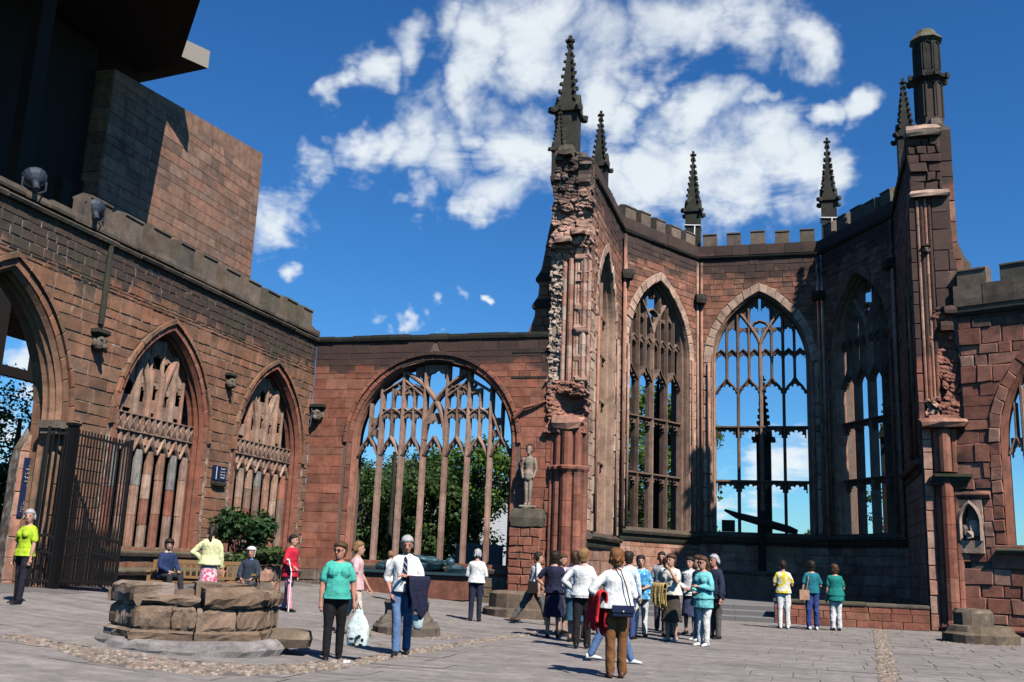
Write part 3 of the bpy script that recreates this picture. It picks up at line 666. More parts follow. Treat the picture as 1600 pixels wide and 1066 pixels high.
def aisle_tracery():
    w = empty_part('window', WW); I = Arch(A_w.c, A_w.w-.1, A_w.zs, A_w.apex(-.1), A_w.sill); c, hw = I.c, I.w; dc = -.4; n = 7
    us = [c-hw+2*hw*k/n for k in range(n+1)]; zh = 4.82
    for k in range(1, n):
        zt = I.top(us[k]) if k not in (3, 4) else I.top(us[k])
        cuts = [I.sill, 2.4+random.uniform(-.3, .3), 3.8+random.uniform(-.3, .3), zt]
        for a, b in zip(cuts, cuts[1:]): bar(FW, w, [(us[k], a+.004), (us[k], b)], .135, .34, dc, M_tracR if a < 4 else M_trac, 'mullion')
    for k in range(n):
        a, b = us[k]+.07, us[k+1]-.07; m = (a+b)/2
        og = lambda u, a=a, b=b, m=m: zh+.26+.36*(1-abs(u-m)/(b-m+.02))**1.6
        foil_head(FW, w, a, b, zh, .42, og, dc, .16, M_trac, 5, .28)
        pts = [(a-.02+(m-a+.02)*t, zh+.26*min(1, t*2.2)+.38*t**1.8) for t in (0,.2,.4,.6,.8,1)]
        pts = [p for p in pts if p[1] < I.top(p[0])]
        bar(FW, w, pts, .08, .28, dc+.02, M_tracR if k in (1, 5) else M_trac); bar(FW, w, [(2*m-u, z) for u, z in pts], .08, .28, dc+.02, M_tracR if k in (1, 5) else M_trac)
        if k == 3: continue
        top = I.top(m)-.02
        if top > zh+.7: bar(FW, w, [(m, zh+.62), (m, min(top, 7.1))], .1, .26, dc, M_trac, 'mullion')
        for s0, s1 in ((us[k], m), (m, us[k+1])):
            u0, u1 = s0+.06, s1-.05; mm = (u0+u1)/2
            for z0 in (5.98, 6.78):
                if I.top(u0) > z0+.45 and I.top(u1) > z0+.45 and k in (1,2,4,5):
                    foil_head(FW, w, u0, u1, z0, .16, lambda u, z0=z0: z0+.3, dc, .14, M_trac, 3, .36)
        for z0 in (6.28, 7.08):
            if I.top(us[k]) > z0+.1 and I.top(us[k+1]) > z0+.1 and k in (1,2,4,5):
                bar(FW, w, [(us[k], z0-.16), (us[k]+.12, z0), (m, z0+.14), (us[k+1]-.12, z0), (us[k+1], z0-.16)], .09, .26, dc, M_tracR if k in (4, 5) and z0 < 6.5 else M_trac)
                bar(FW, w, [(us[k]+.05, z0+.14), (m, z0-.02), (us[k+1]-.05, z0+.14)], .06, .22, dc, M_trac)
        if k in (0, 6):
            s = 1 if k == 0 else -1; e = us[0] if k == 0 else us[7]
            for z0, z1 in ((5.35, 6.0), (5.75, 6.5)):
                foil_head(FW, w, min(m, m+s*.3), max(m, m+s*.3), z0, .16, lambda u, z0=z0: z0+.34, dc, .14, M_trac, 3, .36)
            bar(FW, w, [(m, zh+.6), (m+s*.15, 5.75), (m+s*.38, 6.3)], .09, .26, dc, M_trac)
    # the two great sub-arches that cross in the middle light
    for s in (-1, 1):
        ctr = c-s*hw*.14; Rr = hw*1.02; pts = []
        for k in range(16):
            t = k/15*1.25; u = ctr+s*(Rr-Rr*math.cos(t)) ; z = 5.35+Rr*math.sin(t)*.92
            if z < I.top(u)-.02 and s*(u-c) < hw*.62: pts.append((u, z))
        bar(FW, w, pts, .16, .32, dc+.015, M_trac)
        # and their outer halves leaning to a sub-apex with a quatrefoil
        o = [(c+s*hw*.72, 6.95), (c+s*hw*.58, 7.18), (c+s*hw*.43, 7.42), (c+s*hw*.3, 7.12), (c+s*hw*.16, 6.82)]
        o = [p for p in o if p[1] < I.top(p[0])-.03]; bar(FW, w, o, .1, .28, dc, M_tracR)
        mb = MB(); q = (c+s*hw*.43, 7.12)
        for t in range(4):
            a = math.pi/2*t+math.pi/4; ring = [(q[0]+.16*math.cos(a)+.09*math.cos(v), q[1]+.16*math.sin(a)+.09*math.sin(v)) for v in [k*math.pi/4 for k in range(9)]]
            bar(FW, None, ring, .07, .2, dc, None, mb=mb)
        mb.build('quatrefoil', M_trac, w)
    foil_head(FW, w, us[3]+.08, us[4]-.08, 7.42, .3, lambda u: I.top(u), dc, .16, M_trac, 3, .22)
    foil_head(FW, w, us[3]+.1, us[4]-.1, 5.75, .24, lambda u: 6.25, dc, .14, M_trac, 3, .36)
    for k, zz in ((2, 7.35), (4, 7.35)):
        foil_head(FW, w, us[k]+.4, us[k+1]-.1 if k == 2 else us[k+1]-.1, zz, .2, lambda u: I.top(u), dc, .14, M_trac, 3, .36)
aisle_tracery()
# rusty ties and a broken rib stub on the wall by the pier
mb = MB(); mb.tube([FW.P(-9.05, 6.0, .1), FW.P(-8.7, 6.35, .14), FW.P(-8.3, 6.45, .1), FW.P(-7.95, 6.6, .05)], [.06,.07,.045,.03], 7); mb.build('broken_rib', M_red, WW)
for zz in (7.35, 8.2):
    mb = MB(); mb.box(FW.P(-9.2, zz, .03), FW.P(-8.0, zz+.05, -.1)); mb.build('wall_tie', M_dark, WW)
corbel(FW, WW, -16.1, 6.0, 1.1)

# ================================================================== APSE
HX = [(-6.66, 37.07), (-4.16, 41.4), (.84, 41.4), (3.34, 37.07)]
def apse_tracery(fr, parent, A, mat, matd, full=True):
    w = empty_part('window', parent); I = Arch(A.c, A.w-.12, A.zs, A.apex(-.12), A.sill); c, hw = I.c, I.w; dc = -.5
    us = [c-hw, c-hw/2, c, c+hw/2, c+hw]; tr = [5.0, 7.22]; zh = 8.62
    for k in (1, 2, 3):
        wd = .17 if k == 2 else .125; zt = I.top(us[k]) if k != 2 else 10.75
        cuts = [I.sill]+tr+[9.2, zt]
        for a, b in zip(cuts, cuts[1:]): bar(fr, w, [(us[k], a+.004), (us[k], b)], wd, .34, dc, mat if k == 2 else matd, 'mullion')
    for z in tr: bar(fr, w, [(us[0], z), (us[4], z)], .12, .36, dc, matd, 'transom')
    for k in range(4):
        a, b = us[k]+.06, us[k+1]-.06; m = (a+b)/2
        for z in tr: foil_head(fr, w, a, b, z-.44, .34, lambda u, z=z: z-.05, dc, .16, matd, 5, .3)
        og = lambda u, b=b, m=m: zh+.2+.42*(1-abs(u-m)/(b-m+.02))**1.5
        foil_head(fr, w, a, b, zh, .42, og, dc, .16, matd, 5, .3)
        for s in (-1, 1): bar(fr, w, [(m-s*(m-us[k]), zh+.02), (m-s*(m-us[k])*.62, zh+.3), (m-s*(m-us[k])*.25, zh+.48), (m, zh+.68)], .1, .3, dc+.01, matd)
        bar(fr, w, [(m, zh+.64), (m, I.top(m))], .12, .3, dc, matd, 'mullion')
        for s0, s1 in ((us[k], m), (m, us[k+1])):
            u0, u1 = s0+.055, s1-.055; mm = (u0+u1)/2
            foil_head(fr, w, u0, u1, 10.12, .17, lambda u: 10.4, dc, .14, matd, 3, .36)
            zt = min(I.top(u0), I.top(u1))
            if zt > 10.95: foil_head(fr, w, u0, u1, zt-.34, .2, lambda u: I.top(u)-.01, dc, .14, matd, 3, .36)
            if zt > 11.85 : foil_head(fr, w, u0, u1, 11.15, .17, lambda u: 11.42, dc, .14, matd, 3, .36)
            bar(fr, w, [(s0, 10.28), (mm, 10.5), (s1, 10.28)], .08, .26, dc, matd)
    for s in (-1, 1):     # the fork of the middle mullion
        pts = [(c+s*hw*(t**1.35)*.62, 10.7+1.75*t) for t in (0,.15,.3,.45,.6,.75,.9,1)]
        bar(fr, w, [p for p in pts if p[1] < I.top(p[0])+.02], .14, .34, dc+.012, mat)
    bar(fr, w, [(c-.42, 11.3), (c-.25, 11.62), (c, 11.72), (c+.25, 11.62), (c+.42, 11.3)], .1, .28, dc, mat)
    for s in (-.24, .24): bar(fr, w, [(c+s*hw, 11.5), (c+s*hw, I.top(c+s*hw))], .1, .28, dc, matd, 'mullion')
    return w
def apse_wall(name, label, fr, ulen, A, top=14.35, jambs=None, ops_extra=(), merl=True, pcount=5, palev=True, uu=None, tracery=True):
    t = thing(name, label, 'wall', fr.P(ulen/2 if uu is None else uu[0], 0, 0)); u0, u1 = (0, ulen) if uu is None else uu
    lo, hi = (lambda z: u0), (lambda z: u1); ops = [(A, .36)]
    core(fr, t, -.1, top+.5, lo, hi, [(A, .02)], .95, M_mortarD, (A.sill, A.zs))
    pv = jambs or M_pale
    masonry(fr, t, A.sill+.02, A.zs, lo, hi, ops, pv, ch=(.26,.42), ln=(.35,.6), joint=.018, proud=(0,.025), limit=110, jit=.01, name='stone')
    masonry(fr, t, A.zs, top, lo, hi, ops, M_apse, ch=(.2,.31), ln=(.3,.65), joint=.014, breaks=(A.apex(.36),), proud=(0,.018), limit=150, jit=.008)
    masonry(fr, t, .0, A.sill-.45, lo, hi, [], M_pink, ch=(.3,.45), ln=(.5,.9), joint=.015, proud=(0,.01), limit=40, jit=.006)
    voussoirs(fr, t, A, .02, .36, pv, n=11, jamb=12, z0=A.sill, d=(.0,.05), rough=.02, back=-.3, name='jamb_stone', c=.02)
    mb = MB(); sweep(mb, fr, A.path(0, 18, 3), [(.03,-.05),(.0,-.02),(-.03,-.12),(-.06,-.1),(-.07,-.25),(-.1,-.3),(-.11,-.38),(-.13,-.56),(.03,-.58)]); mb.build('arch_moulding', M_tracP, t)
    for s in (-1, 1):
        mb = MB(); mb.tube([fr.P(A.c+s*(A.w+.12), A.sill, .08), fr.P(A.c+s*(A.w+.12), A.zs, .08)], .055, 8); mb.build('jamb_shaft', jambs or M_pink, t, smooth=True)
    ledge(fr, t, u0, u1, A.sill-.25, A.sill+.02, -.7, .2, M_cope, 'sill_stone', 1.2)
    ledge(fr, t, u0, u1, A.sill-.5, A.sill-.27, -.2, .08, M_dark, 'sill_course', 1.4)
    ledge(fr, t, u0, u1, top, top+.16, -.3, .12, M_dark, 'string_course', .9, wob=.012)
    ledge(fr, t, u0, u1, top+.16, top+.62, -.6, .02, M_apse, 'parapet_stone', .7, slope=.97, wob=.02)
    if merl:
        st = (u1-u0)/pcount
        for k in range(pcount):
            w_ = st*.62+random.uniform(-.04, .04); a = u0+st*k+st*.19; merlon(fr, t, a, a+w_, top+.58, top+1.28+random.uniform(-.06, .03), -.55, -.05, M_cope)
    if tracery: apse_tracery(fr, t, A, M_trac, M_tracD)
    return t
FC = Frame((HX[1][0], HX[1][1], 0), (1,0,0), (0,-1,0))
FL = Frame((HX[0][0], HX[0][1], 0), (.5,.8660254,0), (.8660254,-.5,0))
FR = Frame((HX[2][0], HX[2][1], 0), (.5,-.8660254,0), (-.8660254,-.5,0))
AC = apse_wall('apse_wall', 'middle wall of the apse with battlements and tall four-light window', FC, 5, Arch(2.5, 1.95, 9.85, 12.85, 2.95))
AL = apse_wall('apse_wall', 'sunlit slanting wall of the apse left of the middle window, trees behind it', FL, 5, Arch(2.42, 1.95, 9.85, 12.85, 2.9))
AR = apse_wall('apse_wall', 'deeply shadowed slanting wall of the apse right of the middle window', FR, 5, Arch(2.5, 1.95, 9.85, 12.85, 2.95), jambs=M_apse)  # darker jamb stone puts part of this bay's shade into its colour
FSL = Frame((-6.66, 0, 0), (0,1,0), (1,0,0)); FSR = Frame((3.34, 0, 0), (0,-1,0), (-1,0,0))
A_sl = Arch(34.15, 1.72, 9.7, 12.55, 2.5); A_sr = Arch(-33.0, .55, 10.4, 12.0, 5.0)
SL = apse_wall('choir_side_wall', 'broken pinkish side wall behind the left pier with a gutted tall window', FSL, 0, A_sl, merl=False, uu=(31.5, 37.07), tracery=False)
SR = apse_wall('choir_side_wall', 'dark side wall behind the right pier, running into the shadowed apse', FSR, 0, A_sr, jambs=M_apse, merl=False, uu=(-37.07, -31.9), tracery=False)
def stub_tracery(fr, t, A):          # what is left: jamb mullions, broken transom ends
    w = empty_part('window', t); dc = -.5
    for k in (-.5, 0, .5):
        u = A.c+k*A.w
        for a, b in ((A.sill, 4.9), (4.91, 7.1), (7.11, 9.0), (9.01, A.top(u)-.1)): bar(fr, w, [(u, a), (u, b)], .15, .3, dc, M_tracP, 'mullion')
    for z in (5.0, 7.22, 8.9, 10.3):
        for k in range(4):
            a = A.c-A.w+A.w/2*k; foil_head(fr, w, a+.06, a+A.w/2-.06, z-.44, .34, lambda u, z=z: z-.03, dc, .16, M_tracD, 3, .25)
        bar(fr, w, [(A.c-A.w+.02, z), (A.c+A.w-.02, z)], .13, .3, dc, M_tracD, 'transom')
stub_tracery(FSL, SL, A_sl)
# raking, ruined tops of the side walls
def rough_block(mb, c, s, rot=0, jit=.12, seed=None):
    """an uneven block of rubble: a subdivided box pushed about"""
    rr = random.Random(seed) if seed is not None else random
    n = 2; ca, sa = math.cos(rot), math.sin(rot); idx = {}; vs = []; fs = []
    def v(i, j, k):
        if (i,j,k) not in idx:
            x, y, z = (i/n-.5), (j/n-.5), (k/n-.5); l = 1-.05*(abs(x*2)**3*abs(y*2)**3+abs(y*2)**3*abs(z*2)**3+abs(x*2)**3*abs(z*2)**3)
            x, y, z = [q*l+rr.uniform(-jit, jit)*.5 for q in (x, y, z)]; x, y, z = x*s[0], y*s[1], z*s[2]
            idx[(i,j,k)] = len(vs); vs.append((c[0]+x*ca-y*sa, c[1]+x*sa+y*ca, c[2]+z))
        return idx[(i,j,k)]
    for a in range(n):
        for b in range(n):
            fs += [(v(a,b,0), v(a,b+1,0), v(a+1,b+1,0), v(a+1,b,0)), (v(a,b,n), v(a+1,b,n), v(a+1,b+1,n), v(a,b+1,n)),
                   (v(a,0,b), v(a+1,0,b), v(a+1,0,b+1), v(a,0,b+1)), (v(a,n,b), v(a,n,b+1), v(a+1,n,b+1), v(a+1,n,b)),
                   (v(0,a,b), v(0,a,b+1), v(0,a+1,b+1), v(0,a+1,b)), (v(n,a,b), v(n,a+1,b), v(n,a+1,b+1), v(n,a,b+1))]
    mb.add(vs, fs); return mb
M_rubble = stone('pale_rubble', [(.44,.32,.25),(.38,.24,.18),(.48,.37,.30)], (99,100), .1, spot=.3, pale=.4, bump=.8)
def shard(mb, c, s, rot=0, jit=.22):
    """an angular broken stone: eight corners knocked about"""
    if random.random() < .6: return rough_block(mb, c, s, rot, jit*.5)
    ca, sa = math.cos(rot), math.sin(rot); q = []
    for k in (-.5, .5):
        for i, j in ((-.5,-.5),(.5,-.5),(.5,.5),(-.5,.5)):
            x, y, z = [(v+random.uniform(-jit, jit)*.6)*e for v, e in zip((i, j, k), s)]; q.append((c[0]+x*ca-y*sa, c[1]+x*sa+y*ca, c[2]+z))
    return mb.hexa(q)
# corner shafts and corbels inside the apse
for i, (x, y) in enumerate(HX):
    n = Vector((-1.66-x, 37.0-y, 0)).normalized(); par = (AL, AC, AR, SR)[i]
    for off in (-.09, .09):
        p = Vector((x, y, 0))+n*.12+Vector((-n.y, n.x, 0))*off
        mb = MB(); mb.tube([(p.x, p.y, 2.7), (p.x, p.y, 14.2)], .06, 8); mb.build('corner_shaft', M_pink, par, smooth=True)
    mb = MB(); p = Vector((x, y, 0))+n*.2; rough_block(mb, (p.x, p.y, 12.55), (.5,.5,.4), .4, .1); mb.build('corner_corbel', M_dark, par)

# ================================================================== PINNACLES
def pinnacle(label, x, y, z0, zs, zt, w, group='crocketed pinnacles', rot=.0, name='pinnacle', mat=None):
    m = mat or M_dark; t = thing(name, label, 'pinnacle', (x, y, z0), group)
    c, s = math.cos(rot), math.sin(rot); T = lambda a, b, z: (x+a*c-b*s, y+a*s+b*c, z)
    def sq(h, z): return [T(-h,-h,z), T(h,-h,z), T(h,h,z), T(-h,h,z)]
    h = w/2; mb = MB(); zm = z0+(zs-z0)*.12
    mb.loft([sq(h*1.12, z0), sq(h*1.12, zm), sq(h, zm+.06), sq(h, zs-.1), sq(h*1.25, zs-.04), sq(h*1.25, zs+.03)]); mb.build('shaft', m, t)
    mb = MB()
    mb.loft([sq(h*.86, zs+.03), sq(h*.54, zs+(zt-zs)*.32), sq(h*.11, zt-.22)]); mb.build('spire', m, t)
    for q in range(4):      # a crocketed gable on each side
        a = q*math.pi/2; ca, sa = math.cos(a), math.sin(a); G = lambda u, d, z: T(u*ca-d*sa, u*sa+d*ca, z); gh = w*.95
        mb = MB(); mb.loft([[G(-h*1.15, -h*.7, zs), G(h*1.15, -h*.7, zs), G(0, -h*.5, zs+gh)], [G(-h*1.15, -h*1.2, zs), G(h*1.15, -h*1.2, zs), G(0, -h*1.15, zs+gh)]]); mb.build('gable', m, t)
    mb = MB(); n = 9
    for k in range(n):
        f = (k+.6)/n; z = zs+(zt-zs-.25)*f; hh = h*(.8*(1-f)+.1*f)*.95+.01
        r = max(.04, min(.1, w*.15)*(1-f*.5))
        for a, b in ((1,1),(1,-1),(-1,1),(-1,-1)): rough_block(mb, T(a*(hh+r*.35), b*(hh+r*.35), z), (r*1.5, r*1.5, r*1.7), rot+.78, .16)
    for a, b in ((1,1),(1,-1),(-1,1),(-1,-1)): rough_block(mb, T(a*h*1.25, b*h*1.25, zs+.0), (w*.3, w*.3, w*.28), rot+.78, .2)
    mb.build('crockets', m, t, kind='stuff')
    mb = MB(); r = w*.22; p = T(0, 0, zt-.12); rough_block(mb, p, (r*2.1, r*.9, r*.7), rot, .1); rough_block(mb, p, (r*.9, r*2.1, r*.7), rot, .1); rough_block(mb, (p[0], p[1], p[2]-.16), (r*1.3, r*1.3, r*.6), rot, .1); rough_block(mb, (p[0], p[1], zt), (r*.8, r*.8, r*1.0), rot, .1); mb.build('finial', m, t)
    return t
M_strap = plain('white_strap', (.7,.7,.68), .6)
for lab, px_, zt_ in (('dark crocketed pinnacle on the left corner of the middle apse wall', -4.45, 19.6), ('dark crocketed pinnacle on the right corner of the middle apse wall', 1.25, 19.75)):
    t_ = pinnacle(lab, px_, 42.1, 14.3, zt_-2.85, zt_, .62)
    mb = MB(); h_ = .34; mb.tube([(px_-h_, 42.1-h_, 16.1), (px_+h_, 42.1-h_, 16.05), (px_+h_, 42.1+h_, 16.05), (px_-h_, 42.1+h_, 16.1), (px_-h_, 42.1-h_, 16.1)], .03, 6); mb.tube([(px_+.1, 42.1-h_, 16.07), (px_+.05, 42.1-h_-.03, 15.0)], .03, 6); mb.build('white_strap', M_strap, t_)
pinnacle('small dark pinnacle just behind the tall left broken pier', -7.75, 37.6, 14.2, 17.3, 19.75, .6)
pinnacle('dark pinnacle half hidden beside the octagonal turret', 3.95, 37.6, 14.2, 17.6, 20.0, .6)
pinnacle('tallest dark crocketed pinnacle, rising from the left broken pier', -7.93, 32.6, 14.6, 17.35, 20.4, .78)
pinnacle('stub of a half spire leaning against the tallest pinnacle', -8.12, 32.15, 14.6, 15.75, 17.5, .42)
pinnacle('slender outer spire seen through the middle apse window', -1.66, 44.2, 0, 7.0, 9.75, .6, rot=0)
pinnacle('slender outer spire seen through the sunlit slanting window', -6.1, 43.2, 0, 7.0, 9.7, .55, rot=.5)
pinnacle('slender outer spire seen through the shadowed slanting window', 3.35, 43.0, 0, 7.0, 9.8, .55, rot=-.5)
# outer buttresses that carry the corner pinnacles
for lab, x, y, a, zt in (('outer corner buttress behind the left end of the middle apse wall', -4.66, 42.5, 120, 14.3), ('outer corner buttress behind the right end of the middle apse wall', 1.36, 42.5, 60, 14.3), ('outer corner buttress left of the sunlit slanting apse wall', -7.85, 37.75, 150, 14.2), ('outer corner buttress right of the shadowed slanting apse wall', 4.05, 37.75, 30, 14.2)):
    ca, sa = math.cos(R(a)), math.sin(R(a)); T = lambda q, p: (x+q*ca-p*sa, y+q*sa+p*ca)
    mb = MB(); rings = []
    for l, z in ((1.1, 0), (1.1, 4.5), (.85, 5.1), (.85, 9.4), (.6, 10.0), (.6, 12.4), (.42, 13.0), (.42, zt)):
        rings.append([(*T(-.62, -.36), z), (*T(l, -.36), z), (*T(l, .36), z), (*T(-.62, .36), z)])
    mb.loft(rings); tag(mb.build('buttress', M_apse), lab, 'buttress', 'outer buttresses of the apse')

def eroded(fr, parent, lo, hi, z0, z1, prof, amp, mat, name='rubble_face', cell=(.2,.13), res=.035, seed=1, ragged=.1):
    """a continuous torn rubble face: a fine grid pushed in and out stone by stone, with ragged sides
    prof(u, z): how far the face stands out before the stones are added"""
    rg = np.random.RandomState(seed); nz = max(4, int((z1-z0)/res)); wid = max(hi(z0+(z1-z0)*k/8)-lo(z0+(z1-z0)*k/8) for k in range(9)); nu = max(4, int(wid/res))
    sx = np.arange(0, wid+1, cell[0]); sz = np.arange(z0-.3, z1+.3, cell[1]); S = np.array([(a+rg.uniform(-.5,.5)*cell[0]*.9+(i % 2)*cell[0]*.5, b+rg.uniform(-.35,.35)*cell[1]) for i, b in enumerate(sz) for a in sx]); H = rg.uniform(0, 1, len(S))**1.5
    Z = np.linspace(z0, z1, nz+1); U = np.linspace(0, 1, nu+1); rl = np.interp(Z, np.linspace(z0, z1, int((z1-z0)/.16)+2), rg.uniform(-ragged, ragged, int((z1-z0)/.16)+2)); rr = np.interp(Z, np.linspace(z0, z1, int((z1-z0)/.16)+2), rg.uniform(-ragged, ragged, int((z1-z0)/.16)+2))
    mb = MB(); ph = rg.uniform(0, 6.28, 6)
    for j, z in enumerate(Z):
        a, b = lo(z)+rl[j], hi(z)+rr[j]; u = a+(b-a)*U; q = np.stack([u-lo(z0), np.full_like(u, z)], 1)
        d = np.abs(q[:, None, :]-S[None]); dd = np.sqrt((d[..., 0]/cell[0])**2+(d[..., 1]/cell[1])**2); o = np.argsort(dd, 1)[:, :2]; f1 = np.take_along_axis(dd, o[:, :1], 1)[:, 0]; f2 = np.take_along_axis(dd, o[:, 1:], 1)[:, 0]
        e = np.clip((f2-f1)/.28, 0, 1); hgt = H[o[:, 0]]*(e**.6)+.12*np.sin(u*23+z*17+ph[0])*np.sin(z*29-u*11+ph[1])+.06*np.sin(u*61+ph[2])*np.sin(z*53+ph[3])
        for i in range(nu+1):
            dep = prof(u[i], z)+amp*hgt[i]
            if i in (0, nu) or j in (0, nz): dep -= .4
            mb.v.append(fr.P(float(u[i]), float(z)+.012*math.sin(u[i]*40+z*31), float(dep)))
    for j in range(nz):
        for i in range(nu): k = j*(nu+1)+i; mb.f.append((k, k+1, k+nu+2, k+nu+1)); mb.m.append(0)
    return mb.build(name, mat, parent, smooth=False)
# ================================================================== LEFT BROKEN PIER
LP = thing('broken_pier', 'tall broken pink pier left of the apse with clustered shafts and torn rubble edge', 'pier', (-7.3, 31.2, 0))
FP = Frame((0, 30.98, 0), (1,0,0), (0,-1,0))
mb = MB()
for z0, z1, a, b, y0 in ((-.1, 6.0, -7.95, -6.7, 31.05), (6.0, 6.95, -7.9, -6.75, 31.5), (6.95, 11.6, -7.85, -6.7, 31.1), (11.6, 13.2, -7.9, -6.7, 31.25), (13.2, 14.9, -7.95, -6.9, 31.3)):
    mb.box((a, y0, z0), (b, 33.0, z1))
mb.build('rubble_core', M_mortarD, LP)
# shafts of the lower respond
for (x, y, r) in ((-7.52,30.93,.15),(-7.22,30.84,.2),(-6.9,30.9,.16),(-6.72,31.08,.12),(-7.75,31.0,.09)):
    zc = 4.2
    z = .35
    while z < zc-.05:
        h = min(random.uniform(.5, .8), zc-z)
        mb = MB(); mb.lathe([(r, z+.006), (r, z+h-.006)], (x, y, 0), 10); mb.build('shaft_drum', M_red, LP, smooth=False); z += h
    mb = MB(); mb.lathe([(r*1.5, 0), (r*1.6, .12), (r*1.25, .2), (r*1.3, .28), (r, .36)], (x, y, .0), 10); mb.build('shaft_base', M_red, LP)
    mb = MB(); mb.lathe([(r, 4.2), (r*1.15, 4.28), (r*1.55, 4.38), (r*1.6, 4.46), (r*1.3, 4.5)], (x, y, 0), 10); mb.build('capital', M_red, LP)
    zt = 5.65+random.uniform(-.25, .2)
    mb = MB(); mb.lathe([(r*.95, 4.5), (r*.95, zt)], (x, y+.04, 0), 10); mb.build('shaft_drum', M_red, LP)
fj = lambda z: -7.95+.0*z
masonry(FP, LP, .0, 5.7, lambda z: -7.97, lambda z: -7.55, [], M_red, ch=(.3,.45), ln=(.3,.5), proud=(-.05,.03), jit=.02, limit=30)
mb = MB(); rough_block(mb, (-7.25, 30.98, 5.85), (1.1,.62,.42), 0, .14, 5); mb.build('broken_springer', M_pink, LP)
eroded(FP, LP, lambda z: -7.98, lambda z: -6.64, 5.5, 7.3, lambda u, z: .02-.42*math.exp(-((u+7.22)/.42)**4-((z-6.42)/.36)**4)+(.1 if z < 5.9 else 0), .12, M_pink, seed=3)
# upper half: moulded shafts in pale and pink stone
x = -7.5; k = 0
while x < -6.66:
    r = (.075,.05,.09,.045,.075,.05,.085)[k % 7]
    z = 7.15
    ztop = 11.45-abs(x+7.1)*.4
    while z < ztop-.05:
        h = min(random.uniform(.32, .55), ztop-z); mb = MB()
        mb.lathe([(r, z+.005), (r, z+h-.005)], (x, 31.02+.03*math.sin(k*2), 0), 8); mb.build('shaft_drum', M_pink if random.random() < .7 else M_pale, LP); z += h
    x += r*1.75; k += 1
# torn edge to the left of the shafts, the overhanging head, and the broken reveal
eroded(FP, LP, lambda z: -8.0, lambda z: -7.5, 7.1, 11.9, lambda u, z: -.06+.05*math.sin(z*3.1), .14, M_rubble, cell=(.17,.12), seed=4, ragged=.06)
def lp_head(u, z):
    d = -.12 if z < 11.7 else (.22*math.exp(-((z-12.05)/.42)**2)+.1*math.exp(-((z-13.3)/.25)**2)-.12)
    return d-.12*max(0, z-13.5)*max(0, u+7.4)
eroded(FP, LP, lambda z: -8.0-.05*math.sin(z*5), lambda z: -6.62-.26*max(0, z-13.6), 11.3, 15.25, lp_head, .2, M_pink, cell=(.34,.24), seed=5, ragged=.1)
FPs = Frame((-6.64, 0, 0), (0,1,0), (1,0,0))
eroded(FPs, LP, lambda z: 30.98, lambda z: 32.3+.25*math.sin(z*2.2), 7.1, 15.0, lambda u, z: -.1, .15, M_pink, cell=(.28,.2), seed=6, ragged=.12)
mb = MB(); mb.box((-7.85, 31.35, 14.6), (-6.95, 33.0, 15.1)); mb.build('pier_head', M_cope, LP)
for c, q in (((-7.55,31.0,15.2),(.5,.5,.35)), ((-7.1,31.3,15.05),(.4,.5,.3)), ((-7.85,31.2,15.1),(.3,.5,.4)), ((-7.5,30.8,11.95),(.6,.5,.22)), ((-7.0,30.78,12.2),(.5,.5,.2))):
    mb = MB(); rough_block(mb, c, q, random.uniform(-.2,.2), .1); mb.build('torn_stone', M_cope if c[2] > 14 else M_pink, LP)
yb = 31.6
while yb < 36.6:
    mb = MB(); rough_block(mb, (-6.95, yb, 14.98), (.5,.52,.3), random.uniform(-.1,.1), .1); mb.build('torn_stone', M_pink if random.random() < .5 else M_cope, LP); yb += .48
# the stepped buttress behind and to the left
LB = thing('stepped_buttress', 'tall dark stepped buttress rising left of the broken pier above the red wall', 'buttress', (-8.3, 32.2, 0))
fb = Frame((0, 31.75, 0), (1,0,0), (0,-1,0))
prof = [(0,-9.0),(8.9,-8.95),(9.9,-8.62),(10.05,-8.75),(10.25,-8.62),(10.9,-8.55),(11.0,-8.66),(11.25,-8.52),(12.4,-8.35),(13.2,-8.2),(14.4,-8.05),(15.2,-8.0)]
mb = MB(); mb.loft([[(x, 31.8, z), (-7.85, 31.8, z), (-7.85, 33.4, z), (x, 33.4, z)] for z, x in prof]); mb.build('rubble_core', M_mortarD, LB)
def lbx(z):
    for (a, xa), (b, xb) in zip(prof, prof[1:]):
        if a <= z <= b: return xa+(xb-xa)*(z-a)/(b-a)
    return -8.0
masonry(fb, LB, 8.95, 15.1, lbx, lambda z: -7.85, [], M_dark if False else M_apse, ch=(.28,.4), ln=(.3,.5), proud=(.0,.03), jit=.012)
for z, x in ((10.0,-8.78),(10.95,-8.68)):
    mb = MB(); mb.loft([[(x, 31.66, z-.1), (-7.85, 31.66, z-.1), (-7.85, 33.4, z-.1), (x, 33.4, z-.1)], [(x, 31.66, z), (-7.85, 31.66, z), (-7.85, 33.4, z), (x, 33.4, z)], [(x+.18, 31.78, z+.35), (-7.85, 31.78, z+.35), (-7.85, 33.4, z+.35), (x+.18, 33.4, z+.35)]]); mb.build('weathering', M_dark, LB)

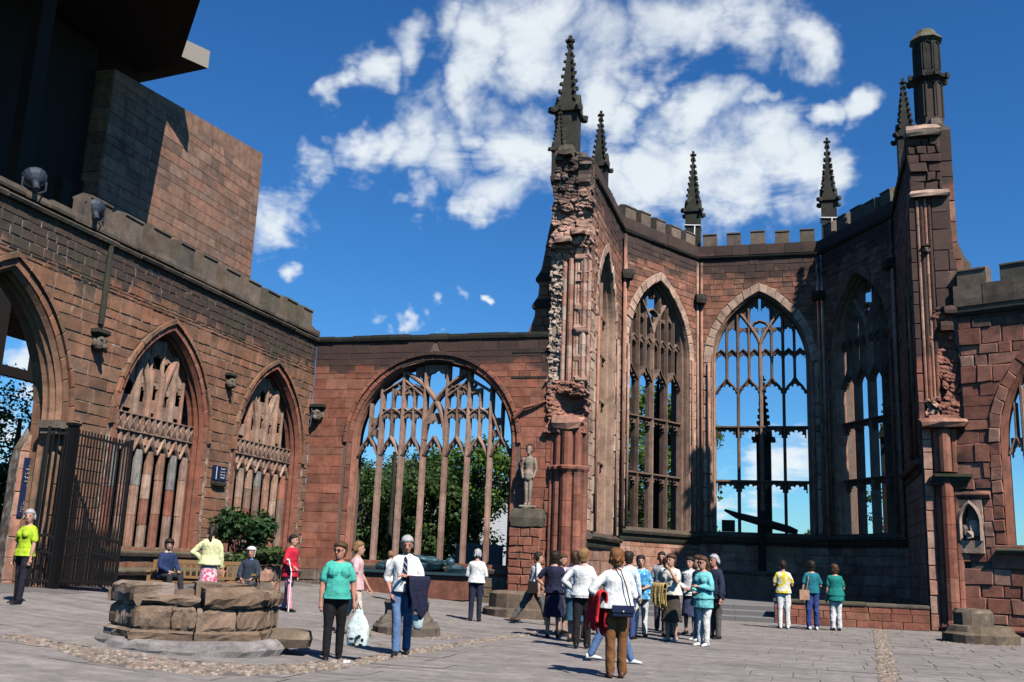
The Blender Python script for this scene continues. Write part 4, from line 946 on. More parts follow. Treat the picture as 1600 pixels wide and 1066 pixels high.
# ================================================================== RIGHT BROKEN PIER
RP = thing('broken_pier', 'tall broken red pier right of the apse below the octagonal turret', 'pier', (3.9, 31.8, 0))
FQ = Frame((0, 31.55, 0), (1,0,0), (0,-1,0))
mb = MB()
for z0, z1, a, b, y0 in ((-.1, 6.2, 3.42, 4.75, 31.62), (6.2, 9.4, 3.4, 4.6, 31.75), (9.4, 13.0, 3.4, 4.5, 31.68), (13.0, 15.2, 3.36, 4.3, 31.62)):
    mb.box((a, y0, z0), (b, 33.4, z1))
mb.build('rubble_core', M_mortarD, RP)
masonry(FQ, RP, .0, 6.0, lambda z: 3.36, lambda z: 3.62, [], M_pink, ch=(.35,.6), ln=(.3,.4), proud=(.0,.02), jit=.006)
masonry(FQ, RP, 6.0, 13.0, lambda z: 3.30, lambda z: 3.48, [], M_red, ch=(.35,.6), ln=(.3,.4), proud=(.0,.02), jit=.006)
masonry(FQ, RP, 9.3, 13.0, lambda z: 3.95, lambda z: 4.5+.13*max(0, 11.5-z), [], M_right, ch=(.45,.8), ln=(.3,.5), proud=(-.03,.02), jit=.01)
masonry(FQ, RP, 13.2, 15.0, lambda z: 3.34, lambda z: 4.3, [], M_right, ch=(.2,.34), ln=(.2,.5), proud=(.0,.1), jit=.03, c=.03)
masonry(FQ, RP, 13.2, 15.0, lambda z: 3.34, lambda z: 3.36, [], M_cope, limit=2)
for (x, y, r) in ((3.74,31.52,.1),(3.95,31.42,.19),(4.2,31.5,.13),(3.6,31.6,.06)):
    z = .3
    while z < 4.2:
        h = min(random.uniform(.5, .85), 4.25-z); mb = MB(); mb.lathe([(r, z+.006), (r, z+h-.006)], (x, y, 0), 10); mb.build('shaft_drum', M_red, RP); z += h
    mb = MB(); mb.lathe([(r*1.5, 0), (r*1.55, .14), (r*1.2, .22), (r, .32)], (x, y, 0), 10); mb.build('shaft_base', M_red, RP)
    mb = MB(); mb.lathe([(r*.95, 4.5), (r*.95, 5.75)], (x, y+.05, 0), 10); mb.build('shaft_drum', M_red, RP)
mb = MB(); mb.box((3.5, 31.2, 4.22), (4.55, 31.7, 4.34)); mb.box((3.56, 31.27, 4.1), (4.5, 31.7, 4.22)); mb.build('capital', M_dark, RP)
mb = MB(); mb.box((3.6, 31.12, 4.34), (4.62, 31.7, 4.42)); mb.build('capital', M_dark, RP)
mb = MB(); rough_block(mb, (3.95, 31.45, 5.92), (1.3,.62,.28), 0, .12, 3); mb.build('broken_springer', M_pink, RP)
eroded(FQ, RP, lambda z: 3.86+.12*math.sin(z*2), lambda z: 4.72-.06*max(0, z-8), 5.95, 9.5, lambda u, z: -.02+.12*math.exp(-((z-6.3)/.35)**2)-.2*math.exp(-((z-8.3)/.5)**2-((u-4.05)/.2)**2), .18, M_right, cell=(.36,.27), seed=8, ragged=.12)
eroded(FQ, RP, lambda z: 3.5, lambda z: 3.9, 5.95, 6.9, lambda u, z: .05-.2*(z-6), .2, M_pink, cell=(.25,.2), seed=9, ragged=.08)
for c, q in (((3.95,31.5,6.05),(.9,.55,.22)), ((4.35,31.55,9.35),(.5,.45,.25)), ((4.2,31.5,8.85),(.4,.4,.3))):
    mb = MB(); rough_block(mb, c, q, random.uniform(-.1,.1), .1); mb.build('torn_stone', random.choice([M_pink, M_right]), RP)
for i, (x, r) in enumerate(((3.55,.05),(3.66,.07),(3.78,.045),(3.88,.06))):
    z = 6.6
    while z < 12.9:
        h = min(random.uniform(.5, .9), 12.95-z); mb = MB(); mb.lathe([(r, z+.005), (r, z+h-.005)], (x, 31.56, 0), 8); mb.build('shaft_drum', M_red if i % 2 else M_pink, RP); z += h
for z, w_ in ((13.08, 1.25), (15.1, 1.1)):
    mb = MB(); rough_block(mb, (3.9 if z < 14 else 3.82, 31.75, z), (w_, .85, .22), 0, .06, 9); mb.build('ledge_slab', M_pale if z < 14 else M_cope, RP)
mb = MB(); rough_block(mb, (3.8, 31.8, 15.22), (1.05,.9,.3), 0, .08, 4); mb.build('capping_mortar', M_pale, RP)
mb = MB(); rough_block(mb, (4.2, 31.8, 15.45), (.35,.5,.4), .2, .1, 4); mb.build('torn_stone', M_cope, RP)
corbel(FQ, RP, 3.75, 11.2, .55)
# octagonal turret with its collar, and the buttress below it
TU = thing('octagonal_turret', 'dark octagonal stone turret capped at the top, highest point on the right', 'turret', (4.25, 33.1, 9))
mb = MB(); mb.lathe([(.5, 12.0), (.5, 15.9), (.44, 16.0), (.43, 17.5)], (4.25, 33.1, 0), 8, rot=math.pi/8); mb.build('turret_shaft', M_apse, TU)
mb = MB(); mb.lathe([(.44, 17.5), (.6, 17.62), (.62, 17.72), (.46, 17.8)], (4.25, 33.1, 0), 8, rot=math.pi/8); mb.build('collar', M_dark, TU)
mb = MB(); mb.lathe([(.42, 17.8), (.42, 19.0)], (4.25, 33.1, 0), 8, rot=math.pi/8); mb.build('lantern', M_dark, TU)
mb = MB(); mb.lathe([(.43, 19.0), (.54, 19.08), (.5, 19.16), (.36, 19.3), (.3, 19.45), (.12, 19.52)], (4.25, 33.1, 0), 8, rot=math.pi/8); mb.build('turret_cap', M_cope, TU)
for k in range(8):
    a = math.pi/4*k; ca, sa = math.cos(a), math.sin(a)
    for z0, z1, r in ((16.25, 17.4, .43), (17.95, 18.85, .41)):
        mb = MB(); f = Frame((4.25+ca*r*.925, 33.1+sa*r*.925, 0), (-sa, ca, 0), (ca, sa, 0))
        bar(f, None, [(-.13, z0), (-.13, z1), (0, z1+.1), (.13, z1), (.13, z0)], .04, .06, .015, None, mb=mb); mb.build('blind_panel', M_dark, TU)
    mb = MB(); rough_block(mb, (4.25+math.cos(a+.39)*.6, 33.1+math.sin(a+.39)*.6, 17.68), (.16,.16,.2), a, .15); mb.build('collar_knob', M_dark, TU)
RB = thing('stepped_buttress', 'sloping buttress on the right edge of the right pier beside the battlemented wall', 'buttress', (4.6, 32.6, 0))
mb = MB(); mb.loft([[(4.3, 32.0, z), (x, 32.0, z), (x, 34.0, z), (4.3, 34.0, z)] for z, x in ((0,5.2),(9.0,5.05),(10.7,4.98),(10.9,5.08),(11.1,4.92),(11.6,4.72),(15.5,4.66))]); mb.build('rubble_core', M_mortarD, RB)
fb = Frame((0, 31.97, 0), (1,0,0), (0,-1,0))
masonry(fb, RB, 9.3, 15.4, lambda z: 4.3, lambda z: 4.9 if z < 10.7 else (4.7 if z > 11.5 else 4.8), [], M_apse, ch=(.5,.9), ln=(.35,.5), proud=(0,.02))

# ================================================================== RIGHT WALL
FRW = Frame((4.2, 31.5, 0), (.9063,-.4226,0), (-.4226,-.9063,0))
RW = thing('aisle_wall', 'red sandstone wall at far right with carved niche, battlements and part of a window', 'wall', FRW.P(3, 0, 0))
A_r = Arch(4.0, 2.72, 5.3, 8.7, 2.45)
lo, hi = (lambda z: .3 if z < 8.2 else .2), (lambda z: 8.5)
core(FRW, RW, -.2, 9.4, lo, hi, [(A_r, .02)], .95, M_mortarD, (2.45, 5.3))
masonry(FRW, RW, .0, 9.1, lambda z: .02+.3*(z > 5.5), hi, [(A_r, .3)], M_right, ch=(.28,.5), ln=(.35,.75), joint=.016, breaks=(2.45, 5.3, 8.2, 8.7), proud=(-.0,.06), jit=.02, c=.018, skip=lambda u, z: -.15 < u < .9 and 2.1 < z < 3.95, limit=260)
voussoirs(FRW, RW, A_r, .0, .3, M_right, n=12, jamb=8, z0=2.45, d=(.02,.06), rough=.02, back=-.3, name='jamb_stone', c=.02)
mb = MB(); sweep(mb, FRW, A_r.path(0, 16, 3), [(.0,-.05),(-.02,.02),(-.06,-.06),(-.09,-.1),(-.1,-.25),(-.14,-.34),(-.14,-.44),(.0,-.46)]); mb.build('arch_moulding', M_red, RW)
ledge(FRW, RW, A_r.c-A_r.w-.25, 8, 2.2, 2.45, -.6, .22, M_cope, 'sill_stone', 1.2)
ledge(FRW, RW, .25, 8.5, 9.1, 9.4, -.3, .14, M_dark, 'string_course', .8, wob=.03)
ledge(FRW, RW, .25, 8.5, 9.4, 10.05, -.6, .06, M_cope, 'parapet_stone', .8, slope=.98, wob=.02)
for k in range(6): merlon(FRW, RW, .38+1.2*k, 1.2+1.2*k, 10.03, 10.62, -.5, .02, M_cope)
ledge(FRW, RW, .1, 8.5, .0, .32, -.1, .14, M_red, 'plinth_course', .9)
def right_tracery():
    w = empty_part('window', RW); I = Arch(A_r.c, A_r.w-.14, A_r.zs, A_r.apex(-.14), A_r.sill); n = 12; us = [I.c-I.w+2*I.w*k/n for k in range(n+1)]; dc = -.4
    for k in range(1, n):
        for a, b in ((I.sill, 3.8), (3.81, I.top(us[k]))): bar(FRW, w, [(us[k], a), (us[k], b)], .16, .34, dc, M_tracP, 'mullion')
    for k in range(n):
        a, b = us[k]+.06, us[k+1]-.06; m = (a+b)/2
        for z in (4.9, 6.2, 7.3):
            if I.top(a) > z+.5 and I.top(b) > z+.5:
                foil_head(FRW, w, a, b, z, .42, lambda u, z=z: z+.56, dc, .16, M_trac, 5, .28); bar(FRW, w, [(us[k], z+.1), (m, z+.6), (us[k+1], z+.1)], .09, .28, dc, M_tracP)
        if I.top(m) > 6: bar(FRW, w, [(m, 5.4), (m, I.top(m))], .1, .26, dc, M_trac, 'mullion')
right_tracery()
# the carved niche
NI = thing('carved_niche', 'small pale arched niche with a worn carved figure group in the right wall', 'niche', FRW.P(.36, 2.2, .1))
A_n = Arch(.37, .27, 3.05, 3.6, 2.55)
mb = MB()
for z0, z1 in [(2.2, 2.55)]+[(2.55+k*.09, 2.64+k*.09) for k in range(13)]:
    for a0, a1, b0, b1 in free(z0, z1, lambda z: .03, lambda z: .71, [(A_n, 0)]):
        mb.hexa([FRW.P(a0,z0,-.1), FRW.P(a0,z0,.1), FRW.P(b0,z0,.1), FRW.P(b0,z0,-.1), FRW.P(a1,z1,-.1), FRW.P(a1,z1,.1), FRW.P(b1,z1,.1), FRW.P(b1,z1,-.1)])
mb.build('niche_surround', M_pale, NI)
mb = MB(); mb.box(FRW.P(0, 2.2, 0), FRW.P(.01, 2.21, 0)); mb = MB()
mb.hexa([FRW.P(.0,2.15,-.4), FRW.P(.0,2.15,-.32), FRW.P(.74,2.15,-.32), FRW.P(.74,2.15,-.4), FRW.P(.0,3.8,-.4), FRW.P(.0,3.8,-.32), FRW.P(.74,3.8,-.32), FRW.P(.74,3.8,-.4)]); mb.build('niche_back', M_pink, NI)
mb = MB(); sweep(mb, FRW, A_n.path(.0, 8, 3), [(.06,.09),(.06,.14),(.0,.16),(-.03,.1),(-.03,-.05)]); mb.build('niche_arch', M_pale, NI)
mb = MB()
for (u, z, d, s) in ((.37,3.2,-.12,(.16,.16,.17)),(.37,2.95,-.08,(.34,.22,.3)),(.24,2.85,-.05,(.2,.18,.3)),(.5,2.82,-.06,(.2,.18,.32)),(.36,2.7,-.02,(.42,.2,.2)),(.26,3.1,-.14,(.14,.12,.2)),(.5,3.08,-.14,(.12,.12,.16))): rough_block(mb, FRW.P(u, z, d), s, random.uniform(0,3), .24)
mb.build('carved_figures', M_pale, NI)
ledge(FRW, NI, -.15, .95, 3.74, 3.98, -.05, .14, M_right, 'niche_lintel', .5)
for q_ in ((-.2,.02),(.72,.98)):
    masonry(FRW, NI, 2.05, 3.73, lambda z: q_[0], lambda z: q_[1], [], M_right, ch=(.3,.45), ln=(.3,.4), proud=(.02,.05), jit=.008, name='side_stone')
masonry(FRW, NI, 1.95, 2.2, lambda z: -.2, lambda z: .98, [], M_right, ch=(.25,.26), ln=(.4,.5), proud=(.02,.05), name='side_stone')

# ================================================================== NEW CATHEDRAL BLOCK AND PORCH (upper left)
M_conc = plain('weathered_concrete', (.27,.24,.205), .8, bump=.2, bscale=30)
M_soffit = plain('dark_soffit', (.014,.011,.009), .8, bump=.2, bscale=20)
FB = Frame((-24, 0, 0), (0,1,0), (1,0,0))
NB = thing('stone_block', 'tall plain sandstone block of the newer building behind the battlements at upper left', 'building', (-26, 33, 0))
mb = MB(); mb.loft([[(-24.03, 28.05, z), (-24.03, 38.5, z+t*.0), (-36, 38.5, z), (-36, 28.05, z)] for z, t in ((10.9, 0), (18.55, 0))])
mb.add([(-24.03,28.05,18.55),(-24.03,38.5,19.6),(-36,38.5,19.6),(-36,28.05,18.55),(-24.03,38.5,18.55),(-36,38.5,18.55)], [(0,1,2,3),(0,4,1),(3,2,5),(4,5,2,1)])
mb.build('wall_core', M_mortar, NB)
masonry(FB, NB, 11.0, 18.5, lambda z: 28.06, lambda z: 38.48, [], M_block, ch=(.3,.5), ln=(.5,1.3), joint=.018, proud=(0,.008), jit=.003, c=.006, limit=265)
mb = MB(); mb.hexa([(-24.4,28.06,18.5),(-24.0,28.06,18.5),(-24.0,38.48,18.5),(-24.4,38.48,18.5),(-24.4,28.06,18.56),(-24.0,28.06,18.56),(-24.0,38.48,19.6),(-24.4,38.48,19.6)]); mb.build('gable_course', M_block, NB)
FBs = Frame((-24, 28.02, 0), (-1,0,0), (0,-1,0))
masonry(FBs, NB, 11.0, 18.5, lambda z: .0, lambda z: 6, [], M_block, ch=(.4,.6), ln=(.6,1.3), joint=.018, proud=(0,.008), jit=.003, c=.006, limit=0)
mb = MB(); mb.box((-30, 36, 0), (-24.5, 38.3, 10.9)); mb.build('lower_wall', M_block, NB)
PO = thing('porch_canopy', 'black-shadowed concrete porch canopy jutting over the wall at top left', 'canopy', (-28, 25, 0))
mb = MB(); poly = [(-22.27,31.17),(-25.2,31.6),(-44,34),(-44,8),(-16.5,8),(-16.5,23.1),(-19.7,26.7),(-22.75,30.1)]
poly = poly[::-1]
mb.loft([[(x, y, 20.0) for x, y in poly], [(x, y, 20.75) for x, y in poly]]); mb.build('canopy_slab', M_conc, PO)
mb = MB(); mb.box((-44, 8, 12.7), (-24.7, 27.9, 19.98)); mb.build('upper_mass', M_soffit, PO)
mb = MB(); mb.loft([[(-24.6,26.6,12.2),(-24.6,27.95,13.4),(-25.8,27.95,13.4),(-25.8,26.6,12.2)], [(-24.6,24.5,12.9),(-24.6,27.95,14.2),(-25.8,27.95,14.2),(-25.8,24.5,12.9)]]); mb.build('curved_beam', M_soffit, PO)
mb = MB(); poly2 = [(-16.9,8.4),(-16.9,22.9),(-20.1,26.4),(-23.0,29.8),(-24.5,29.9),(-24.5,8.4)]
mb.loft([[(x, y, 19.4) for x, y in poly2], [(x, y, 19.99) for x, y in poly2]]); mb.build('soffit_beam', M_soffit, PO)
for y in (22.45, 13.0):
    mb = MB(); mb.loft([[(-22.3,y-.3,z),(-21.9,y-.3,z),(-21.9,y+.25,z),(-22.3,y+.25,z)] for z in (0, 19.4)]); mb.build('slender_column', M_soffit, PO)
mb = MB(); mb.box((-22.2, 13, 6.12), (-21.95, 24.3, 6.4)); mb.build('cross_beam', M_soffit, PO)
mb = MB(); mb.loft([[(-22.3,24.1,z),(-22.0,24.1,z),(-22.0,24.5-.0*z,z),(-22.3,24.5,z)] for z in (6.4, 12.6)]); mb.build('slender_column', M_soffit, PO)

# wall beyond the archway, with the big plaque
SW = thing('porch_side_wall', 'low pinkish wall just beyond the archway, carrying the tall blue notice', 'wall', (-17.6, 19.6, 0))
FS = Frame((-17.4, 18.55, 0), (.50,.866,0), (.866,-.50,0))
def slx(z): return .28 if z < 3.5 else .28+.44*(min(z, 4.5)-3.5)+max(0, z-4.5)*.7
mb = MB(); 
for z0, z1 in [(k*.4, k*.4+.4) for k in range(12)]:
    mb.hexa([FS.P(slx(z0),z0,-.6), FS.P(slx(z0),z0,-.01), FS.P(1.8,z0,-.01), FS.P(1.8,z0,-.6), FS.P(slx(z1),z1,-.6), FS.P(slx(z1),z1,-.01), FS.P(1.8,z1,-.01), FS.P(1.8,z1,-.6)])
mb.build('rubble_core', M_mortar, SW)
masonry(FS, SW, .2, 4.8, slx, lambda z: 1.8, [], M_pink, ch=(.4,.6), ln=(.5,.8), joint=.02, proud=(0,.02))

# ================================================================== PLAQUES AND LETTERING
M_navy = plain('navy_enamel', (.012,.02,.06), .35, bump=0)
M_gold = plain('gilt_lettering', (.62,.55,.36), .45, .3)
M_white = plain('white_lettering', (.75,.74,.70), .6)
M_faint = plain('worn_gilt_letters', (.36,.27,.12), .6)
TEXTS = []
def text(fr, parent, s, u, z, d, size, mat, ext=.004, name='lettering', align='CENTER'):
    c = bpy.data.curves.new(name, 'FONT'); c.body = s; c.size = size; c.align_x = align; c.extrude = ext; c.resolution_u = 2
    c.materials.append(mat); o = bpy.data.objects.new(name, c); COL.objects.link(o)
    m = Matrix((fr.u, (0,0,1), fr.n)).transposed().to_4x4(); m.translation = Vector(fr.P(u, z, d))
    if parent is not None: o.parent = parent; o.matrix_parent_inverse = ORIG[parent.name]
    o.matrix_basis = m; TEXTS.append((o, parent, mat)); return o
PL = thing('notice_board', 'tall narrow dark blue notice with pale lettering beside the archway', 'notice', FS.P(.6, 2.0, .05))
mb = MB(); mb.hexa([FS.P(.39,2.02,.02), FS.P(.39,2.02,.06), FS.P(.84,2.02,.06), FS.P(.84,2.02,.02), FS.P(.39,3.36,.02), FS.P(.39,3.36,.06), FS.P(.84,3.36,.06), FS.P(.84,3.36,.02)]); mb.build('board', M_navy, PL)
FT = FS
def marks(fr, parent, u0, u1, z, h, d, mat, mb):
    u = u0
    while u < u1-h*.3:
        w = h*random.uniform(.35, .8)
        for k in range(2):
            q = u+w*random.uniform(0, .6); ww = h*random.uniform(.14, .4); za = z+h*random.uniform(0, .5); zb_ = za+h*random.uniform(.2, .5)
            mb.hexa([fr.P(q,za,d), fr.P(q,za,d+.004), fr.P(q+ww,za,d+.004), fr.P(q+ww,za,d), fr.P(q,zb_,d), fr.P(q,zb_,d+.004), fr.P(q+ww,zb_,d+.004), fr.P(q+ww,zb_,d)])
        u += w+h*(.55 if random.random() < .18 else .12)
mbm = MB()
for i, (hw_, z) in enumerate(((.1,3.25),(.12,3.16),(.17,3.07),(.18,2.98),(.18,2.89),(.17,2.80),(.13,2.71))): marks(FS, PL, .615-hw_, .615+hw_, z, .06, .062, M_gold, mbm)
for i in range(6): marks(FS, PL, .615-(.09,.13,.17,.18,.17,.18)[i], .615+(.09,.13,.17,.18,.17,.18)[i], 2.4-.055*i, .036, .062, M_gold, mbm)
mbm.build('lettering', M_gold, PL, kind='stuff')
mb = MB(); mb.loft([[FS.P(.615+r*math.cos(a), 2.56+r*1.1*math.sin(a), .062+d) for r, d in ((.065,0),(.08,0),(.08,.006),(.065,.006))] for a in [k*math.pi/10 for k in range(21)]], caps=False); mb.build('ring_emblem', M_gold, PL)
P2 = thing('wall_plaque', 'small dark blue plaque with white lines fixed between the two blind windows', 'plaque', FN.P(25.6, 3.5, .06))
mb = MB(); mb.hexa([FN.P(25.25,3.42,.03), FN.P(25.25,3.42,.07), FN.P(25.95,3.42,.07), FN.P(25.95,3.42,.03), FN.P(25.25,3.84,.03), FN.P(25.25,3.84,.07), FN.P(25.95,3.84,.07), FN.P(25.95,3.84,.03)]); mb.build('board', M_navy, P2)
mbm = MB()
for i in range(4): marks(FN, P2, 25.62, 25.9, 3.74-.085*i, .06, .072, M_white, mbm)
mbm.build('lettering', M_white, P2, kind='stuff')
mb = MB(); mb.box(FN.P(25.4, 3.45, .072), FN.P(25.43, 3.81, .076)); mb.build('white_stripe', M_white, P2)
mb = MB(); rough_block(mb, FN.P(25.6, 3.33, .05), (.16,.7,.14), 0, .05); mb.build('bracket', M_dark, P2)
# inscription in the apse
IN = thing('inscription', 'worn gilt inscription cut in the dark wall behind the altar', 'inscription', FC.P(2.45, 2.1, .03))
text(FC, IN, 'FATHER', 1.55, 2.12, .02, .34, M_faint, .006); text(FC, IN, 'FORGIVE', 3.35, 2.12, .02, .34, M_faint, .006)

dg = bpy.context.evaluated_depsgraph_get()
for o, par, mat in TEXTS:          # lettering as real mesh
    me = bpy.data.meshes.new_from_object(o.evaluated_get(dg)); mm = o.matrix_basis.copy(); old = o.data; nm = o.name
    bpy.data.objects.remove(o); n = bpy.data.objects.new('lettering', me); COL.objects.link(n); n.parent = par; n.matrix_parent_inverse = ORIG[par.name]; n.matrix_basis = mm
    bpy.data.curves.remove(old)
# ================================================================== SANCTUARY: steps, low wall, altar, cross
M_step = plain('worn_step_stone', (.17,.16,.155), .85, bump=.3, bscale=30)
ST = thing('sanctuary_steps', 'three worn grey steps leading up into the apse', 'steps', (-2.5, 31.8, 0))
for k, (x0, x1, y0) in enumerate(((-5.4, -.95, 31.2), (-5.6, -.95, 31.75), (-5.9, -.95, 32.3))):
    n = 4
    for q in range(n):
        a, b = x0+(x1-x0)*q/n+.004, x0+(x1-x0)*(q+1)/n-.004; mb = MB(); z0, z1 = .15*k-.02, .15*k+.15
        mb.loft([[(a, y0, z0), (a, y0, z1-.02), (a, y0+.02, z1), (a, y0+.62, z1), (a, y0+.62, z0)], [(b, y0, z0), (b, y0, z1-.02), (b, y0+.02, z1), (b, y0+.62, z1), (b, y0+.62, z0)]]); mb.build('step_stone', M_step, ST)
mb = MB(); pts = [(-6.6,32.9),(3.28,32.9),(3.28,37.05),(.8,41.35),(-4.12,41.35),(-6.6,37.05)]
mb.loft([[(x, y, .0) for x, y in pts], [(x, y, .449) for x, y in pts]]); tag(mb.build('sanctuary_floor', M_step), kind='structure')
LW = thing('low_wall', 'low red ashlar wall across the apse right of the steps', 'wall', (1, 31.5, 0))
FLW = Frame((0, 31.25, 0), (1,0,0), (0,-1,0))
mb = MB(); mb.box((-.95, 31.27, -.05), (3.3, 31.68, .62)); mb.build('rubble_core', M_mortarD, LW)
masonry(FLW, LW, .0, .6, lambda z: -.95, lambda z: 3.3, [], M_red, ch=(.19,.22), ln=(.45,.7), joint=.012, proud=(0,.01))
ledge(FLW, LW, -.97, 3.32, .6, .7, -.46, .04, M_cope, 'coping_stone', .85, slope=.9)
AT = thing('altar', 'rough stone altar in the deep shade of the apse', 'altar', (-1.8, 39.6, .45))
mb = MB(); mb.box((-2.9, 39.2, .449), (-.7, 40.2, 1.3)); mb.build('altar_base', M_apse, AT)
mb = MB(); rough_block(mb, (-1.8, 39.7, 1.38), (2.6,1.2,.16), 0, .03, 2); mb.build('altar_top', M_base, AT)
M_char = plain('charred_oak', (.02,.017,.015), .8, bump=.6, bscale=25)
CR = thing('charred_cross', 'cross of two charred roof beams standing behind the altar', 'cross', (-1.6, 40.4, 1.3))
mb = MB(); mb.tube([(-1.62,40.5,.45),(-1.64,40.48,2.4),(-1.6,40.5,3.75)], [.16,.15,.13], 7); mb.build('upright', M_char, CR)
mb = MB(); mb.tube([(-3.05,40.35,3.75),(-2.6,40.35,3.55),(-1.6,40.35,3.3),(-.6,40.35,3.05),(-.3,40.35,2.98)], [.05,.13,.17,.15,.08], 7); mb.build('arm', M_char, CR)
mb = MB(); mb.box((-3.25, 41.5, 2.97), (-2.75, 41.9, 3.42)); tag(mb.build('sill_rubble', M_dark), 'dark block of rubble on the sill of the middle apse window', 'rubble')

# ================================================================== STATUE PLINTH, BIG COLUMN BASE, STUBS
PB = thing('statue_plinth', 'rubble-built red plinth under the pale statue beside the pier', 'plinth', (-8.35, 30.7, 0))
mb = MB(); mb.box((-8.86, 30.32, 0), (-7.9, 30.97, 2.5)); mb.build('rubble_core', M_mortarD, PB)
FPB = Frame((0, 30.3, 0), (1,0,0), (0,-1,0)); FPB2 = Frame((-7.88, 0, 0), (0,1,0), (1,0,0)); FPB3 = Frame((-8.88, 0, 0), (0,-1,0), (-1,0,0))
masonry(FPB, PB, 0, 2.5, lambda z: -8.88, lambda z: -7.88, [], M_red, ch=(.2,.32), ln=(.25,.5), proud=(0,.035), jit=.02, c=.02)
masonry(FPB2, PB, 0, 2.5, lambda z: 30.3, lambda z: 30.97, [], M_red, ch=(.2,.32), ln=(.25,.5), proud=(0,.02), jit=.015, c=.02)
masonry(FPB3, PB, 0, 2.5, lambda z: -30.97, lambda z: -30.3, [], M_red, ch=(.2,.32), ln=(.25,.5), proud=(0,.02), jit=.015, c=.02)
mb = MB(); rough_block(mb, (-8.38, 30.62, 2.81), (1.04,.78,.6), 0, .03, 8); mb.build('cap_stone', M_cope, PB)
mb = MB(); mb.loft([[(-8.9,30.2,0),(-7.75,30.2,0),(-7.75,30.97,0),(-8.9,30.97,0)], [(-8.9,30.2,.35),(-7.75,30.2,.35),(-7.75,30.97,.35),(-8.9,30.97,.35)], [(-8.86,30.32,.5),(-7.9,30.32,.5),(-7.9,30.97,.5),(-8.86,30.97,.5)]]); mb.build('footing', M_base, PB)
def hull_drum(mb, c, prof, n=8, rot=0, sx=1, sy=1, jit=.02):
    rings = []
    for r, z in prof:
        rings.append([(c[0]+sx*(r+random.uniform(-jit, jit))*math.cos(rot+2*math.pi*k/n), c[1]+sy*(r+random.uniform(-jit, jit))*math.sin(rot+2*math.pi*k/n), c[2]+z+random.uniform(-jit, jit)*.4) for k in range(n)])
    mb.loft(rings)
def column_stub(name, label, c, prof_low, prof_up, rot, mlow, mup, sx=1, sy=1, dx=(0, 0)):
    t = thing(name, label, 'column base', c, 'broken column bases')
    mb = MB(); hull_drum(mb, c, prof_low, 16, rot, sx, sy, .025); mb.build('lower_stone', mlow, t)
    mb = MB(); hull_drum(mb, (c[0]+dx[0], c[1]+dx[1], c[2]), prof_up, 14, rot+.2, sx*.9, sy*.9, .03); mb.build('upper_stone', mup, t)
    return t
column_stub('column_base', 'squat brown stump of a column behind the person in the tie', (-7.5, 18.75, .02), [(.66,-.03),(.66,.14),(.6,.2),(.58,.24)], [(.6,.23),(.56,.3),(.5,.36),(.47,.46),(.5,.6),(.44,.66)], .2, M_base, M_base)
column_stub('column_base', 'low grey stump of a column in front of the carved niche', (3.95, 27.0, 0), [(.86,-.03),(.86,.2),(.78,.26),(.72,.4)], [(.5,.38),(.5,.7),(.44,.78)], .3, M_base, M_base, 1.0, .9, (-.12, .1))
column_stub('column_base', 'large stepped column base beside the group, left of the broken pier', (-7.5, 26.6, .03), [(.92,-.03),(.92,.2),(.84,.24)], [(.84,.22),(.84,.6),(.74,.66)], .39, M_base, M_base)
WE = thing('octagonal_stonework', 'large worn octagonal stone base like a well in the left foreground', 'column base', (*WELL, .08))
zb = .06
M_well = stone('well_stone', [(.25,.165,.11),(.20,.135,.095),(.28,.19,.135),(.22,.155,.115)], (99,100), .12, spot=.35, green=.08, pale=.4, bump=.8)
mb = MB(); prof = [(1.33,-.08),(1.36,.05),(1.33,.12),(1.27,.18)]
hull_drum(mb, (*WELL, zb), prof, 40, .1, 1.05, .93, .035); mb.build('mortar_skirt', stone('grey_render', [(.25,.225,.22),(.22,.2,.2)], (99,100), .02, spot=.15), WE)
def sector(a0, a1, r0, r1, z0, z1, bulge=0, jit=.012, top_in=.0):
    rings = []; n = 7
    for z, dr in ((z0, -.02), (z0+(z1-z0)*.15, bulge*.5), (z0+(z1-z0)*.5, bulge), (z0+(z1-z0)*.8, bulge*.7), (z1-.03, bulge*.2), (z1, -.05-top_in)):
        ring = []
        for k in range(n+1):
            a = a0+(a1-a0)*k/n; oct_ = math.cos(math.pi/8)/math.cos(((a+.2) % (math.pi/4))-math.pi/8); ring.append((WELL[0]+(r1+dr)*oct_*math.cos(a)+random.uniform(-jit, jit), WELL[1]+(r1+dr)*oct_*math.sin(a)*.92+random.uniform(-jit, jit), zb+z+random.uniform(-jit, jit)))
        for k in range(n, -1, -1):
            a = a0+(a1-a0)*k/n; ring.append((WELL[0]+r0*math.cos(a), WELL[1]+r0*math.sin(a)*.92, zb+z))
        rings.append(ring)
    mb = MB(); mb.loft(rings); return mb
def cuts(n, j=.12):
    c = [2*math.pi*k/n-.2+random.uniform(-j, j)*.4 for k in range(n)]; return list(zip(c, c[1:]+[c[0]+2*math.pi]))
for a, b in cuts(8): sector(a+.008, b-.008, .85, 1.3, .14, .3, .0, .01).build('base_course_stone', M_well, WE)
for i, (a, b) in enumerate(cuts(8)):
    m = a+(b-a)*random.uniform(.4, .6)
    for q, e in ((a, m), (m, b)): sector(q+.01, e-.01, .8, 1.22, .3, .62, .02, .014).build('drum_stone', M_well, WE)
for i, (a, b) in enumerate(cuts(8, .3)):
    r = (1.27, 1.2, 1.25, 1.16, 1.27, 1.24, 1.14, 1.28)[i]; t_ = (.86, .78, .9, .8, .84, .92, .76, .88)[i]
    sector(a+.02, b-.02, .5, r, .63, t_, .05, .02, .03).build('rim_stone', M_well, WE)
mb = MB(); hull_drum(mb, (*WELL, zb), [(.75,.4),(.75,.72)], 12, 0, 1, .92, .03); mb.build('rubble_fill', M_base, WE)
